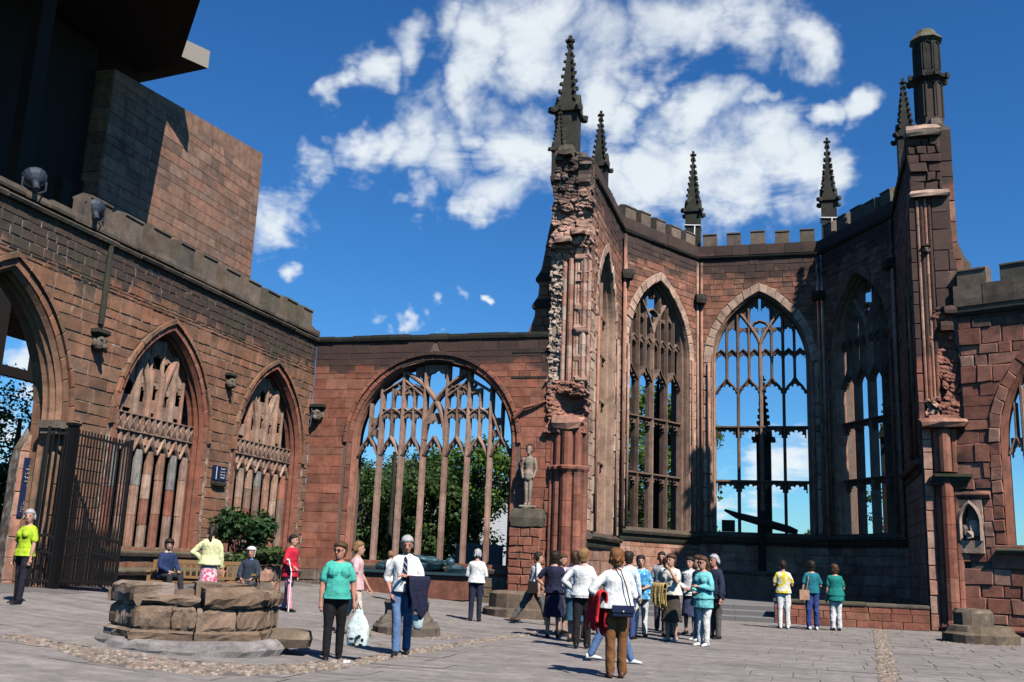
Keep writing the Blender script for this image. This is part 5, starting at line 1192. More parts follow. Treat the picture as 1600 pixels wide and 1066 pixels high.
mb = MB(); rough_block(mb, (WELL[0]+1.38, WELL[1]+.42, zb+.18), (.6,.6,.26), .4, .07, 3); mb.build('loose_footing', M_base, WE)

# ================================================================== EFFIGY TOMBS UNDER THE WINDOW
M_bronze = plain('green_bronze', (.05,.10,.12), .45, .5, bump=.4, bscale=30)
TB = thing('effigy_tomb', 'dark bronze reclining effigy on a stone tomb under the wide window', 'tomb', (-12, 30.4, .2))
z0 = ground_z(-12)
mb = MB(); mb.box((-13.9, 30.1, z0-.05), (-10.2, 30.96, z0+.68)); mb.build('tomb_chest', M_red, TB)
mb = MB(); mb.box((-13.98, 30.0, z0+.68), (-10.1, 30.97, z0+.76)); mb.build('tomb_slab', M_bronze, TB)
mb = MB(); mb.tube([(-13.3,30.5,z0+.9),(-12.9,30.5,z0+.92),(-12.4,30.5,z0+.95),(-11.9,30.5,z0+.97),(-11.4,30.5,z0+1.0),(-11.1,30.5,z0+.98)], [(.1,.1),(.2,.13),(.24,.17),(.27,.2),(.25,.2),(.12,.12)], 10)
mb.ball((-10.85,30.5,z0+1.08), (.17,.13,.15), 10, 7); mb.tube([(-11.5,30.35,z0+1.1),(-11.9,30.3,z0+1.18),(-12.2,30.42,z0+1.2)], .07, 7); mb.tube([(-11.5,30.65,z0+1.1),(-11.9,30.65,z0+1.2),(-12.2,30.5,z0+1.22)], .07, 7)
o = mb.build('effigy', M_bronze, TB, smooth=True)
for k in range(26):
    q = random.random(); mb2 = MB(); rough_block(mb2, (-13.2+2.2*q, 30.5+random.uniform(-.22,.22), z0+.9+.16*q+random.uniform(-.04,.06)), (random.uniform(.15,.4), .12, random.uniform(.08,.2)), random.uniform(-.3,.3), .25, k); mb2.build('drapery_fold', M_bronze, TB)
mb = MB(); rough_block(mb, (-10.65,30.5,z0+.88), (.55,.5,.25), 0, .1, 3); mb.build('pillow', M_bronze, TB)
# grey stones standing behind the sill
for i, x in enumerate((-11.0, -10.2)):
    mb = MB(); rough_block(mb, (x-.6, 34.5, .9), (1.0,.3,2.3), .05, .03, i); tag(mb.build('gravestone', M_step), ('left of two grey stones standing outside behind the wide window', 'right of two grey stones standing outside behind the wide window')[i], 'gravestone', 'stones outside the wide window')
OB = thing('outer_buttress', 'small stepped buttress outside at the right end of the wide window', 'buttress', (-8.6, 34, 0))
mb = MB(); mb.loft([[(-9.75,33.0,z),(-8.9,33.0,z),(-8.9,y1,z),(-9.75,y1,z)] for z, y1 in ((0,34.6),(2.2,34.6),(2.6,34.2),(3.9,34.2),(4.5,33.5))]); mb.build('buttress_body', M_apse, OB)
PP = thing('lamp_post', 'thin dark pole standing outside behind the left light of the wide window', 'pole', (-15.3, 36, 0))
mb = MB(); mb.tube([(-15.3,36,0),(-15.3,36,5.35)], .08, 8); mb.build('pole_shaft', M_dark, PP); mb = MB(); mb.ball((-15.3,36,5.4), (.1,.1,.06), 8, 5); mb.build('pole_cap', M_dark, PP)

# ================================================================== FLOODLIGHTS ON THE WALL HEAD
M_flood = plain('floodlight_grey', (.045,.055,.07), .45, .3)
def floodlight(label, u, z, k=.78):
    t = thing('floodlight', label, 'floodlight', FN.P(u, z, -.1), 'floodlights on the wall head'); P = lambda a, b, d: Vector(FN.P(u+a, z+b, d-.1))
    ax = Vector((-.55, .35, .75)).normalized(); o = P(0, .34, .08)
    side = ax.cross(Vector((0,0,1))).normalized(); up = side.cross(ax)
    def ring(r, q): r *= k; q *= k; return [tuple(o+ax*q+side*(r*math.cos(2*math.pi*k/14))+up*(r*math.sin(2*math.pi*k/14))) for k in range(14)]
    mb = MB(); mb.loft([ring(.07,-.34), ring(.09,-.3), ring(.1,-.16), ring(.18,-.1), ring(.27,0), ring(.33,.1), ring(.345,.12), ring(.345,.16), ring(.31,.17), ring(.25,.19)]); mb.build('reflector_bowl', M_flood, t, smooth=False)
    mb = MB(); mb.loft([ring(.085,-.5), ring(.085,-.34)]); mb.build('lamp_holder', M_flood, t)
    for s in (-1, 1):
        mb = MB(); mb.tube([tuple(o+side*s*.25+ax*.02), tuple(o+side*s*.25-Vector((0,0,.2))), tuple(P(.06*s, 0, .05))], .022, 6); mb.build('bracket', M_flood, t)
    mb = MB(); mb.tube([tuple(o-ax*.5), tuple(P(.3, .02, .1)), tuple(P(.9, .0, .12))], .014, 5); mb.build('cable', M_dark, t)
floodlight('upper left floodlight on the wall head under the dark canopy', 17.15, 9.06)
floodlight('floodlight on the wall head beside the first merlon', 19.15, 9.06)

# ================================================================== IRON GATE
M_iron = plain('black_iron', (.012,.011,.011), .5, .4)
def gate_leaf(name, label, hinge, free_, h0, h1, nb):
    t = thing(name, label, 'gate', (*hinge, ground_z(hinge[0])), 'open iron gates'); H, E = Vector((*hinge, 0)), Vector((*free_, 0)); z0 = ground_z(hinge[0])+.04
    D = E-H; n = Vector((-D.y, D.x, 0)).normalized()
    f = Frame(H, D, n); L = D.length
    def q(u0, u1, za, zb, d): mb = MB(); mb.hexa([f.P(u0,za,-d), f.P(u0,za,d), f.P(u1,za,d), f.P(u1,za,-d), f.P(u0,zb,-d), f.P(u0,zb,d), f.P(u1,zb,d), f.P(u1,zb,-d)]); return mb
    q(0, .07, z0-.04, h0+.05, .035).build('gate_stile', M_iron, t); q(L-.07, L, z0, h1+.05, .035).build('gate_stile', M_iron, t)
    for zz in (.12, .62, .98):
        mb = MB(); nseg = 10; mb.loft([[f.P(L*k/nseg, z0+zz+.13*math.sin(math.pi*k/nseg)*(1 if zz > .3 else 0)+a, b) for a, b in ((-.035,-.02),(.035,-.02),(.035,.02),(-.035,.02))] for k in range(nseg+1)]); mb.build('gate_rail', M_iron, t)
    mb = MB(); mb.loft([[f.P(L*k/8, h0+(h1-h0)*k/8-.12+a, b) for a, b in ((-.03,-.018),(.03,-.018),(.03,.018),(-.03,.018))] for k in range(9)]); mb.build('gate_rail', M_iron, t)
    for k in range(nb):
        u = .07+(L-.14)*(k+.5)/nb; zt = h0+(h1-h0)*u/L; mb = MB(); mb.tube([f.P(u, z0+.02, 0), f.P(u, zt, 0)], .02, 6); mb.build('gate_bar', M_iron, t)
        if k < nb-1:
            mb = MB(); u2 = u+(L-.14)/nb/2; mb.tube([f.P(u2, z0+.05, 0), f.P(u2, z0+1.2, 0), f.P(u2, z0+1.38, 0)], [.013,.013,.003], 5); mb.build('short_spike', M_iron, t)
    return t
gate_leaf('iron_gate', 'tall black iron gate leaf swung open in front of the first blind window', (-16.0, 19.0), (-14.78, 19.5), 4.05, 3.8, 17)
gate_leaf('iron_gate', 'tall black iron gate leaf standing across the foot of the archway jamb', (-16.0, 18.9), (-16.42, 18.62), 4.05, 4.0, 3)
GP = thing('gate_post', 'thick black iron post between the two gate leaves', 'post', (-15.98, 18.93, .45))
mb = MB(); mb.box((-16.08, 18.84, .3), (-15.9, 19.02, 4.1)); mb.build('post_shaft', M_iron, GP); mb = MB(); mb.box((-16.11, 18.81, 4.1), (-15.87, 19.05, 4.16)); mb.build('post_cap', M_iron, GP)

# ================================================================== PLANTING, TREES
def leaf_mat(name, a, b, tr=.25):
    t = NT(name); g = t.n('ShaderNodeNewGeometry'); c = t.ramp(g.outputs['Random Per Island'], [(0, a), (1, b)])
    t.b.inputs['Roughness'].default_value = .5; t.fin(c, .5)
    tl = t.n('ShaderNodeBsdfTranslucent'); t.l(c, tl.inputs[0]); mx = t.n('ShaderNodeMixShader'); mx.inputs[0].default_value = tr
    t.l(t.b.outputs[0], mx.inputs[1]); t.l(tl.outputs[0], mx.inputs[2]); t.l(mx.outputs[0], t.out.inputs[0]); return t.mat
M_leaf = leaf_mat('tree_leaves', (.022,.05,.012), (.06,.11,.025)); M_leaf2 = leaf_mat('bright_leaves', (.05,.11,.015), (.11,.19,.03)); M_bush = leaf_mat('bush_leaves', (.02,.055,.018), (.05,.10,.03)); M_bark = plain('bark', (.06,.045,.035), .9, bump=.6, bscale=12)
def leaves(mb, c, r, n, s, rng):
    for _ in range(n):
        d = Vector((rng.gauss(0,1), rng.gauss(0,1), rng.gauss(0,1))).normalized(); q = rng.random()**.45
        p = Vector(c)+Vector((d.x*r[0], d.y*r[1], d.z*r[2]))*q
        a = Vector((rng.gauss(0,1), rng.gauss(0,1), rng.gauss(0,.6))).normalized(); b = a.cross(d if abs(a.dot(d)) < .95 else Vector((0,0,1))).normalized(); l = s*rng.uniform(.6,1.3); w = l*.32
        mid = p+a*l*.5+Vector((0,0,.08*l)); mb.add([tuple(p), tuple(mid+b*w), tuple(p+a*l), tuple(mid-b*w)], [(0,1,2,3)])
def tree(label, x, y, h, rad, seed, mat, zc=None, nl=9000, s=.21):
    rng = random.Random(seed); t = thing('tree', label, 'tree', (x, y, 0), 'trees outside the ruin')
    mb = MB(); mb.tube([(x, y, -.2), (x+.1, y, h*.25), (x-.05, y+.1, h*.5), (x, y, h*.8)], [rad*.09, rad*.07, rad*.05, rad*.02], 9); mb.build('trunk', M_bark, t)
    cl = []
    for k in range(26):
        a = rng.uniform(0, 6.28); zz = rng.uniform(.22, .93)*h; rr = rad*math.sqrt(max(.08, 1-((zz/h-.5)/.52)**2))*rng.uniform(.35, .9); cl.append((x+rr*math.cos(a), y+rr*math.sin(a), zz))
    for c in cl[:8]:
        mb = MB(); mb.tube([(x, y, c[2]*.55), ((x+c[0])/2, (y+c[1])/2, c[2]*.82), c], [rad*.03, rad*.02, rad*.008], 6); mb.build('limb', M_bark, t)
    mb = MB()
    for c in cl: k = rng.uniform(.24, .42)*rad; leaves(mb, c, (k*1.15, k*1.15, k*.85), nl//26, s, rng)
    mb.build('crown', mat, t)
tree('dark leafy tree outside the left lights of the wide window', -23.5, 52, 7.0, 3.6, 1, M_leaf)
tree('dark tree outside the middle lights of the wide window', -19.0, 50, 7.2, 3.4, 2, M_leaf)
tree('dense tree outside the right lights of the wide window', -15.5, 47, 7.2, 3.0, 3, M_leaf2)
tree('tree filling the gap between two others behind the wide window', -27, 60, 7.8, 4.0, 4, M_leaf)
tree('dark tree low behind the middle of the wide window', -17.2, 44, 5.4, 2.6, 5, M_leaf)
tree('low tree behind the left edge of the wide window', -20.8, 45, 5.6, 2.7, 15, M_leaf)
tree('bright green tree outside the sunlit slanting apse window', -10.2, 56, 11.2, 3.8, 6, M_leaf2, nl=11000)
tree('broad bright tree right behind the slanting apse window', -8.0, 55, 11.4, 3.6, 21, M_leaf2, nl=16000, s=.26)
tree('darker tree under the bright one outside the slanting apse window', -8.6, 52, 7.4, 2.6, 7, M_leaf)
tree('small bright tree at the lower right of the middle apse window', .9, 56, 3.9, 1.6, 8, M_leaf2, s=.2)
tree('thin tree seen through the shadowed slanting window', 4.4, 60, 6.6, 1.9, 9, M_leaf, nl=1800, s=.22)
tree('dark tree at the far left edge beyond the archway', -37, 40, 9.2, 4.5, 10, M_leaf)
tree('second dark tree low at the far left beyond the archway', -28, 30.5, 4.9, 2.4, 11, M_leaf)
# planter by the wall
PT = thing('stone_planter', 'rough pink stone planter by the wall behind the bench', 'planter', (-13.6, 22.6, .36))
z0 = ground_z(-13.6); cx, cy = -13.7, 23.0
for k in range(26):
    a = 2*math.pi*k/13+random.uniform(-.1,.1); l = k//13; mb = MB(); rough_block(mb, (cx+.78*math.cos(a), cy+.62*math.sin(a), z0+.2+.36*l), (.34,.4,.38), a, .16); mb.build('planter_stone', M_pink if random.random() < .6 else M_base, PT)
mb = MB(); hull_drum(mb, (cx, cy, z0), [(.7,.0),(.7,.66)], 12, 0, 1, .8, .02); mb.build('soil', M_bark, PT)
def bush(label, c, r, n, s, mat, seed, stems=7):
    rng = random.Random(seed); t = thing('bush', label, 'bush', c, 'bushes by the wall'); mb = MB(); st = MB()
    for k in range(stems):
        a = rng.uniform(0, 6.28); q = (c[0]+r[0]*.7*math.cos(a), c[1]+r[1]*.7*math.sin(a), c[2]+r[2]*rng.uniform(.8, 1.7)); st.tube([c, ((c[0]+q[0])/2, (c[1]+q[1])/2, (c[2]+q[2])/2+.1), q], [.025,.018,.008], 5)
        leaves(mb, q, (r[0]*.55, r[1]*.55, r[2]*.5), n//stems, s, rng)
    st.build('stems', M_bark, t); mb.build('foliage', mat, t)
bush('tall dark glossy shrub rising above the stone planter', (cx-.35, cy+.3, z0+.6), (.75,.6,.75), 2000, .16, M_bush, 1, 9)
bush('low spreading green shrub spilling over the stone planter', (cx+.25, cy-.1, z0+.55), (.85,.6,.32), 1800, .13, leaf_mat('low_shrub_leaves', (.04,.07,.02), (.08,.12,.035)), 2, 9)

# ================================================================== BENCH
M_teak = plain('weathered_teak', (.24,.135,.06), .65, bump=.4, bscale=40)
def bench(label, x, y, yaw, L=2.3):
    z0 = ground_z(x)+.005; t = thing('wooden_bench', label, 'bench', (x, y, z0)); c, s = math.cos(yaw), math.sin(yaw)
    def bx(name, a, b):
        mb = MB(); (x0,y0,w0),(x1,y1,w1) = a, b; q = [(x0,y0,w0),(x1,y0,w0),(x1,y1,w0),(x0,y1,w0),(x0,y0,w1),(x1,y0,w1),(x1,y1,w1),(x0,y1,w1)]
        mb.hexa([(x+u*c-v*s, y+u*s+v*c, z0+w) for u, v, w in q]); mb.build(name, M_teak, t)
    h = L/2
    for u in (-h, h-.07):
        bx('leg', (u, -.25, 0), (u+.07, -.18, .62)); bx('leg', (u, .2, 0), (u+.07, .27, .88)); bx('armrest', (u-.01, -.3, .62), (u+.08, .25, .66)); bx('end_rail', (u+.01, -.18, .3), (u+.06, .2, .38))
    for k in range(5): bx('seat_slat', (-h, -.24+.09*k, .42), (h, -.165+.09*k, .445))
    bx('top_rail', (-h+.07, .215, .82), (h-.07, .26, .9)); bx('back_rail', (-h+.07, .215, .5), (h-.07, .255, .56))
    for k in range(16): u = -h+.14+(L-.32)*k/15; bx('back_slat', (u, .225, .561), (u+.045, .247, .819))
    return t
BENCH = (-12.75, 19.75); BYAW = R(22)
bench('slatted wooden garden bench behind the octagonal stone base', BENCH[0], BENCH[1], BYAW)

# ================================================================== BUILDINGS BEYOND
M_off = plain('pale_office_wall', (.55,.54,.52), .8, var=.2); M_glass = plain('window_glass', (.06,.08,.10), .12, .0); M_off2 = plain('grey_office_wall', (.36,.36,.37), .8)
def office(label, x0, x1, y, z1, floors, n, mat, depth=12):
    t = thing('office_block', label, 'building', ((x0+x1)/2, y, 0)); f = Frame((0, y, 0), (1,0,0), (0,-1,0)); fh = z1/floors
    mb = MB(); mb.box((x0, y, -2), (x1, y+depth, z1)); mb.build('wall', mat, t)
    mb = MB(); mb.box((x0-.3, y-.3, z1), (x1+.3, y+depth+.3, z1+.35)); mb.build('roof', M_off2, t)
    for k in range(floors):
        for q in range(n):
            a = x0+(x1-x0)*(q+.12)/n; b = x0+(x1-x0)*(q+.88)/n; za = fh*k+fh*.3; zb = fh*k+fh*.85
            mb = MB(); mb.box((a, y-.06, za), (b, y+.1, zb)); w = mb.build('window', M_off, t)
            mb = MB(); mb.box((a+.1, y-.08, za+.1), (b-.1, y-.06, zb-.1)); mb.build('pane', M_glass, w)
    mb = MB(); mb.box((x0+2, y+3, z1+.35), (x0+4.5, y+6, z1+2.2)); mb.build('roof_plant', M_off2, t)
    mb = MB(); mb.tube([(x0, y-.2, z1+1.2), (x1, y-.2, z1+1.2)], .05, 5); mb.build('roof_railing', M_off2, t)
office('pale office block with rows of windows behind the trees', -43, -29.5, 92, 9.0, 3, 8, M_off)
office('low white building far left behind the wide window', -56, -44.5, 100, 8.6, 3, 5, plain('white_render', (.78,.77,.74), .8))

# ================================================================== PEOPLE
def cloth(name, col, kind=None, col2=None, scale=8, rough=.85):
    t = NT(name); P = t.n('ShaderNodeTexCoord').outputs['Object']; n = t.noise(9, 4, .6, P)
    c = t.mix(1, col, t.ramp(n, [(.3, (.7,)*3), (.7, (1.14,)*3)]), 'MULTIPLY')
    if kind == 'floral':
        v = t.n('ShaderNodeTexVoronoi'); v.inputs['Scale'].default_value = scale; t.l(P, v.inputs['Vector']); c = t.mix(t.mr(t.noise(scale, 3, .6, P), .45, .55, 0, 1), c, col2)
        c = t.mix(t.mr(v.outputs['Distance'], .1, .3, 1, 0), c, (.75,.78,.80))
    if kind == 'stripe':
        sp = t.n('ShaderNodeSeparateXYZ'); t.l(P, sp.inputs[0]); s = t.math('FRACT', t.math('MULTIPLY', t.math('ADD', sp.outputs[2], t.math('MULTIPLY', sp.outputs[0], 1.2)), scale)); c = t.mix(t.mr(s, .12, .2, 1, 0), c, col2)
    if kind == 'patch':
        c = t.mix(t.mr(t.noise(scale, 2, .5, P), .48, .54), c, col2)
    t.bump(t.noise(12, 4, .6, P), .5, .04); return t.fin(c, rough)
_cl = {}
def C(col, kind=None, col2=None, scale=8):
    k = (col, kind, col2, scale)
    if k not in _cl: _cl[k] = cloth('fabric', col, kind, col2, scale)
    return _cl[k]
def skin_mat(name, c):
    t = NT(name); P = t.n('ShaderNodeTexCoord').outputs['Object']; n = t.noise(14, 3, .5, P)
    t.b.inputs['Subsurface Weight'].default_value = .08; return t.fin(t.mix(n, tuple(x*.86 for x in c), tuple(min(1, x*1.1) for x in c)), .55)
SKIN = skin_mat('skin', (.50,.27,.19)); SKIN2 = skin_mat('ruddy_skin', (.48,.22,.15))
M_eye = plain('eye_dark', (.02,.015,.012), .3); M_lip = plain('lip', (.30,.09,.07), .5)
def hair_mat(name, c):
    t = NT(name); P = t.n('ShaderNodeTexCoord').outputs['Object']; mp = t.n('ShaderNodeMapping'); mp.inputs['Scale'].default_value = (60, 60, 12); t.l(P, mp.inputs[0]); n = t.noise(1, 4, .6, mp.outputs[0])
    t.bump(n, .6, .02); return t.fin(t.mix(n, tuple(x*.5 for x in c), tuple(min(1, x*1.5) for x in c)), .5)
H_dark = hair_mat('dark_hair', (.02,.013,.009)); H_brown = hair_mat('brown_hair', (.075,.038,.018)); H_grey = hair_mat('grey_hair', (.36,.35,.34)); H_blond = hair_mat('fair_hair', (.22,.12,.05)); H_white = hair_mat('white_hair', (.62,.61,.58)); H_aub = hair_mat('auburn_hair', (.17,.07,.022))
M_shoeK = plain('black_shoe', (.012,.011,.012), .35); M_shoeW = plain('white_shoe', (.68,.66,.62), .6); M_shoeB = plain('brown_shoe', (.10,.045,.025), .45)
PENDING = []
def capsule(mb, pts, rads, n=12):
    """a closed tapering limb with rounded ends"""
    pts = [Vector(p) for p in pts]; rads = [r if isinstance(r, (tuple, list)) else (r, r) for r in rads]
    a = (pts[0]-pts[1]).normalized(); b = (pts[-1]-pts[-2]).normalized(); r0, r1 = min(rads[0]), min(rads[-1])
    P = [pts[0]+a*r0*.85, pts[0]+a*r0*.5]+pts+[pts[-1]+b*r1*.5, pts[-1]+b*r1*.85]
    S = lambda r, k: (r[0]*k, r[1]*k)
    mb.tube([tuple(p) for p in P], [S(rads[0], .45), S(rads[0], .82)]+rads+[S(rads[-1], .82), S(rads[-1], .45)], n)
def vox(mb, name, mats, parent, size=.014, smooth=4, wrinkle=0, seed=0, extra=None):
    o = mb.build(name, mats, parent, smooth=True)
    m = o.modifiers.new('r', 'REMESH'); m.mode = 'VOXEL'; m.voxel_size = size; m.use_smooth_shade = True
    s = o.modifiers.new('s', 'SMOOTH'); s.factor = .5; s.iterations = smooth
    PENDING.append((o, wrinkle, seed, extra)); return o
ARM = {   # directions of upper arm and forearm in the person's own axes: x outwards, y forwards, z up
 'down': ((.14,.02,-1), (.06,.18,-1)), 'hang': ((.2,-.05,-1), (.12,.12,-1)), 'clasp': ((.22,.08,-1), (-.62,.72,-.25)), 'fold': ((.25,.15,-1), (-.85,.55,.15)),
 'hip': ((.62,-.12,-.8), (-.62,.35,-.55)), 'bag': ((.16,-.02,-1), (.03,.1,-1)), 'fwd': ((.15,.35,-1), (-.1,1,.05)), 'pocket': ((.38,-.22,-1), (-.32,.42,-.85)), 'up': ((.25,.6,-.7), (-.35,.45,.9)), 'lap': ((.15,.35,-.9), (-.35,.85,-.35)), 'back': ((.1,-.45,-1), (.0,-.35,-1)), 'swing': ((.1,.4,-1), (.02,.6,-1)), 'crutch': ((.3,-.02,-1), (.12,.85,-.35))}
def person(label, x, y, face, h=1.66, skin=SKIN, hair=('short', H_dark), top=None, bottom=None, shoes=M_shoeK, arms=('down', 'down'), legs=((0,0),(0,0)), stance=.1, lean=0, head=(0, 0), build=1.0, bust=.0, belly=0., seated=None, tie=None, glasses=False, collar=None, z=None, group='visitors in the ruined nave', voxel=.013, cat='person'):
    """face: (to the right of the view, away from the view)"""
    R0 = Vector((.958,.286,0)); A0 = Vector((-.286,.958,0)); fv = (R0*face[0]+A0*face[1]).normalized(); yaw = math.atan2(-fv.x, fv.y)
    gz = ground_z(x) if z is None else z; k = h/1.7
    t = thing('person', label, cat, (x, y, gz), group)
    sw = .175*build**.5; hw = .085*build**.3; J = {}
    hipz = .90 if seated is None else seated/k+.06
    J['pel'] = Vector((0,0,hipz+.02)); lv = Vector((0, math.sin(R(lean)), math.cos(R(lean))))
    J['waist'] = J['pel']+lv*.16; J['chest'] = J['pel']+lv*.36; J['sh'] = J['pel']+lv*.49; J['neck'] = J['pel']+lv*.53
    hy, hp = R(head[0]), R(head[1])
    J['head'] = J['neck']+lv*.05+Vector((0, .02+.06*math.sin(hp), .085))
    foot = []
    for i, s in enumerate((1, -1)):
        sw_, kb = legs[i]; hip = Vector((s*hw, 0, hipz)); 
        if seated is None:
            a = R(sw_); d = Vector((s*(stance-hw)/.86, math.sin(a), -math.cos(a))).normalized(); kn = hip+d*.425
            b = a-R(kb); d2 = Vector((d.x*.7, math.sin(b), -math.cos(b))).normalized(); an = kn+d2*.41
        else:
            kn = hip+Vector((s*.05, .42, .0)); an = kn+Vector((0, -.02+.1*i, -.41))
        J['hip%d' % i], J['kn%d' % i], J['an%d' % i] = hip, kn, an; foot.append(an)
    for i, s in enumerate((1, -1)):
        U, F = ARM[arms[i]]; sh = J['sh']+Vector((s*(sw-.005), 0, -.045)); u = Vector((U[0]*s, U[1], U[2])).normalized(); f = Vector((F[0]*s, F[1], F[2])).normalized()
        if lean: q = Matrix.Rotation(-R(lean)*.6, 3, 'X'); u = q @ u; f = q @ f
        J['sh%d' % i] = sh; J['el%d' % i] = sh+u*.285; J['wr%d' % i] = J['el%d' % i]+f*.25; J['hd%d' % i] = J['wr%d' % i]+f*.09; J['fd%d' % i] = f
    low = min(a.z for a in foot)-.075; off = Vector((0,0,-low))
    if seated is not None: off = Vector((0,0,0))
    ca, sa = math.cos(yaw), math.sin(yaw)
    T = lambda p: (x+k*((p.x)*ca-(p.y)*sa), y+k*((p.x)*sa+(p.y)*ca), gz+k*(p.z+off.z))
    T3 = lambda p: T(Vector(p)); fw = Vector((-sa, ca, 0)); b5 = build**.5
    class B(MB):
        pass
    def limb(mb, ps, rs, n=12): capsule(mb, [T(p) for p in ps], [((r[0]*k, r[1]*k) if isinstance(r, (tuple, list)) else r*k) for r in rs], n)
    def torso(mb, infl, z0, z1, flare=0):
        pts = [(-.02,.165*build,.118*build+.3*belly),(.08,.155*build,.112*build+.5*belly),(.17,.142*build,.102*build+.55*belly),(.27,.150*b5,.108*b5+.3*belly),(.37,.165*b5,.115*b5),(.43,.168*b5,.105),(.475,.14,.085),(.505,.095,.07),(.53,.062,.06)]
        ps = []; rs = []
        for q, a, b in pts:
            if z0 <= q <= z1:
                p = J['pel']+lv*q; yo = .0+(.35*belly if q < .3 else 0); ps.append(p+Vector((0, yo, 0))); fl = 1+flare*max(0, .2-q)*2; iq = infl*(1 if q < .44 else .55 if q < .5 else .3); rs.append(((a+iq)*fl, (b+iq)*fl))
        # ellipse axes: first across the shoulders
        R3 = [(r[0]*k, r[1]*k) for r in rs]
        rings = []
        pp = [Vector(T(p)) for p in ps]; ax = Vector((ca, sa, 0)); ay = (lv.y*-1*0+0)*ax; fwd = (fw*math.cos(R(lean))-Vector((0,0,1))*math.sin(R(lean)))
        n = 18
        for p, (ra, rb) in zip(pp, R3): rings.append([tuple(p+ax*(ra*math.cos(2*math.pi*i/n))+fwd*(rb*math.sin(2*math.pi*i/n))) for i in range(n)])
        mb.loft(rings)
    # ---- body: one skin
    mb = MB(); torso(mb, 0, -.1, .6)
    limb(mb, [J['neck']+lv*-.03, J['head']+Vector((0,-.01,-.03))], [.055,.052])
    def hd(q):     # head space -> local
        v = Vector(q)*1.07; v = Matrix.Rotation(-hp*0-hp, 3, 'X') @ v; v = Matrix.Rotation(hy, 3, 'Z') @ v; return J['head']+v
    hrings = []; n = 16
    for zz, rx, yf, yb in ((-.118,.03,.062,-.005),(-.105,.045,.078,.03),(-.08,.056,.088,.055),(-.04,.066,.092,.078),(0,.073,.094,.092),(.04,.076,.094,.1),(.075,.072,.084,.096),(.1,.058,.062,.076),(.118,.03,.03,.04)):
        hrings.append([T(hd((rx*math.cos(2*math.pi*i/n), (yf if math.sin(2*math.pi*i/n) > 0 else yb)*math.sin(2*math.pi*i/n), zz))) for i in range(n)])
    mb.loft(hrings)
    nr = [[T(hd((a*w, b, zz))) for a, b in ((-1,.07),(1,.07),(.5,yy),(-.5,yy))] for zz, w, yy in ((.022,.009,.098),(-.02,.016,.118),(-.038,.019,.112),(-.046,.012,.09))]; mb.loft(nr)
    for s in (-1, 1):
        e = [[T(hd((s*(.068+.014*d), -.01+ry*math.cos(v), -.005+rz*math.sin(v)))) for v in [q*math.pi/4 for q in range(8)]] for d, ry, rz in ((0,.014,.028),(1,.018,.033))]; mb.loft(e)
    for i, s in enumerate((1, -1)):
        limb(mb, [J['sh%d' % i]+Vector((-s*.03,0,-.01)), J['sh%d' % i].lerp(J['el%d' % i], .5), J['el%d' % i]], [.04*b5,.043*b5,.036*b5]); limb(mb, [J['el%d' % i], J['el%d' % i].lerp(J['wr%d' % i], .4), J['wr%d' % i]], [.037,.038,.025])
        f = J['fd%d' % i]; limb(mb, [J['wr%d' % i], J['hd%d' % i]], [(.026,.022),(.038,.02)], 10)
        limb(mb, [J['hip%d' % i]+Vector((0,0,-.01)), J['hip%d' % i].lerp(J['kn%d' % i], .5), J['kn%d' % i]], [.088*b5,.072*b5,.052]); limb(mb, [J['kn%d' % i], J['kn%d' % i].lerp(J['an%d' % i], .35), J['an%d' % i]], [.05,.054,.034])
        an = J['an%d' % i]; limb(mb, [an+Vector((0,-.03,-.045)), an+Vector((s*.02,.12,-.055))], [(.03,.025),(.034,.018)], 10)
    ex = MB()
    for i, s in enumerate((1, -1)):          # five separate fingers on each hand
        f = J['fd%d' % i]; side = Vector((f.y, -f.x, 0)) if abs(f.z) < .8 else Vector((0, 1, 0)); side = (side-f*side.dot(f)).normalized(); nrm = f.cross(side); pal = J['hd%d' % i]
        cu = nrm if nrm.x*s < 0 else -nrm
        for q, (o, l) in enumerate(((-.028,.062),(-.010,.072),(.010,.068),(.027,.054))):
            a = pal+side*o+f*.01; b = a+f*l*.55+cu*.008; c = b+f*l*.3+cu*.026; ex.tube([T(a), T(b), T(c)], [.0095*k,.0088*k,.007*k], 6)
        a = pal-f*.045-side*.028*(1 if True else 0)+Vector((0,0,0)); ex.tube([T(a), T(a-side*.024+f*.03+cu*.012), T(a-side*.026+f*.058+cu*.022)], [.012*k,.0105*k,.008*k], 6)
    for s in (-1, 1): ex.ball(T(hd((s*.03,.0865,.012))), .0105*k, 6, 4, 1); ex.ball(T(hd((s*.031,.088,.034))), (.016*k,.012*k,.005*k), 6, 3, 1)
    lp = [T(hd((a*.024,.0905-.006*abs(a),-.068))) for a in (-1,-.4,.4,1)]; ex.tube(lp, [.004*k,.008*k,.008*k,.004*k], 6, 2)
    vox(mb, 'body', [skin, M_eye, M_lip], t, voxel, 3, extra=ex)
    # ---- clothes
    sd = int(abs(x*131+y*17))
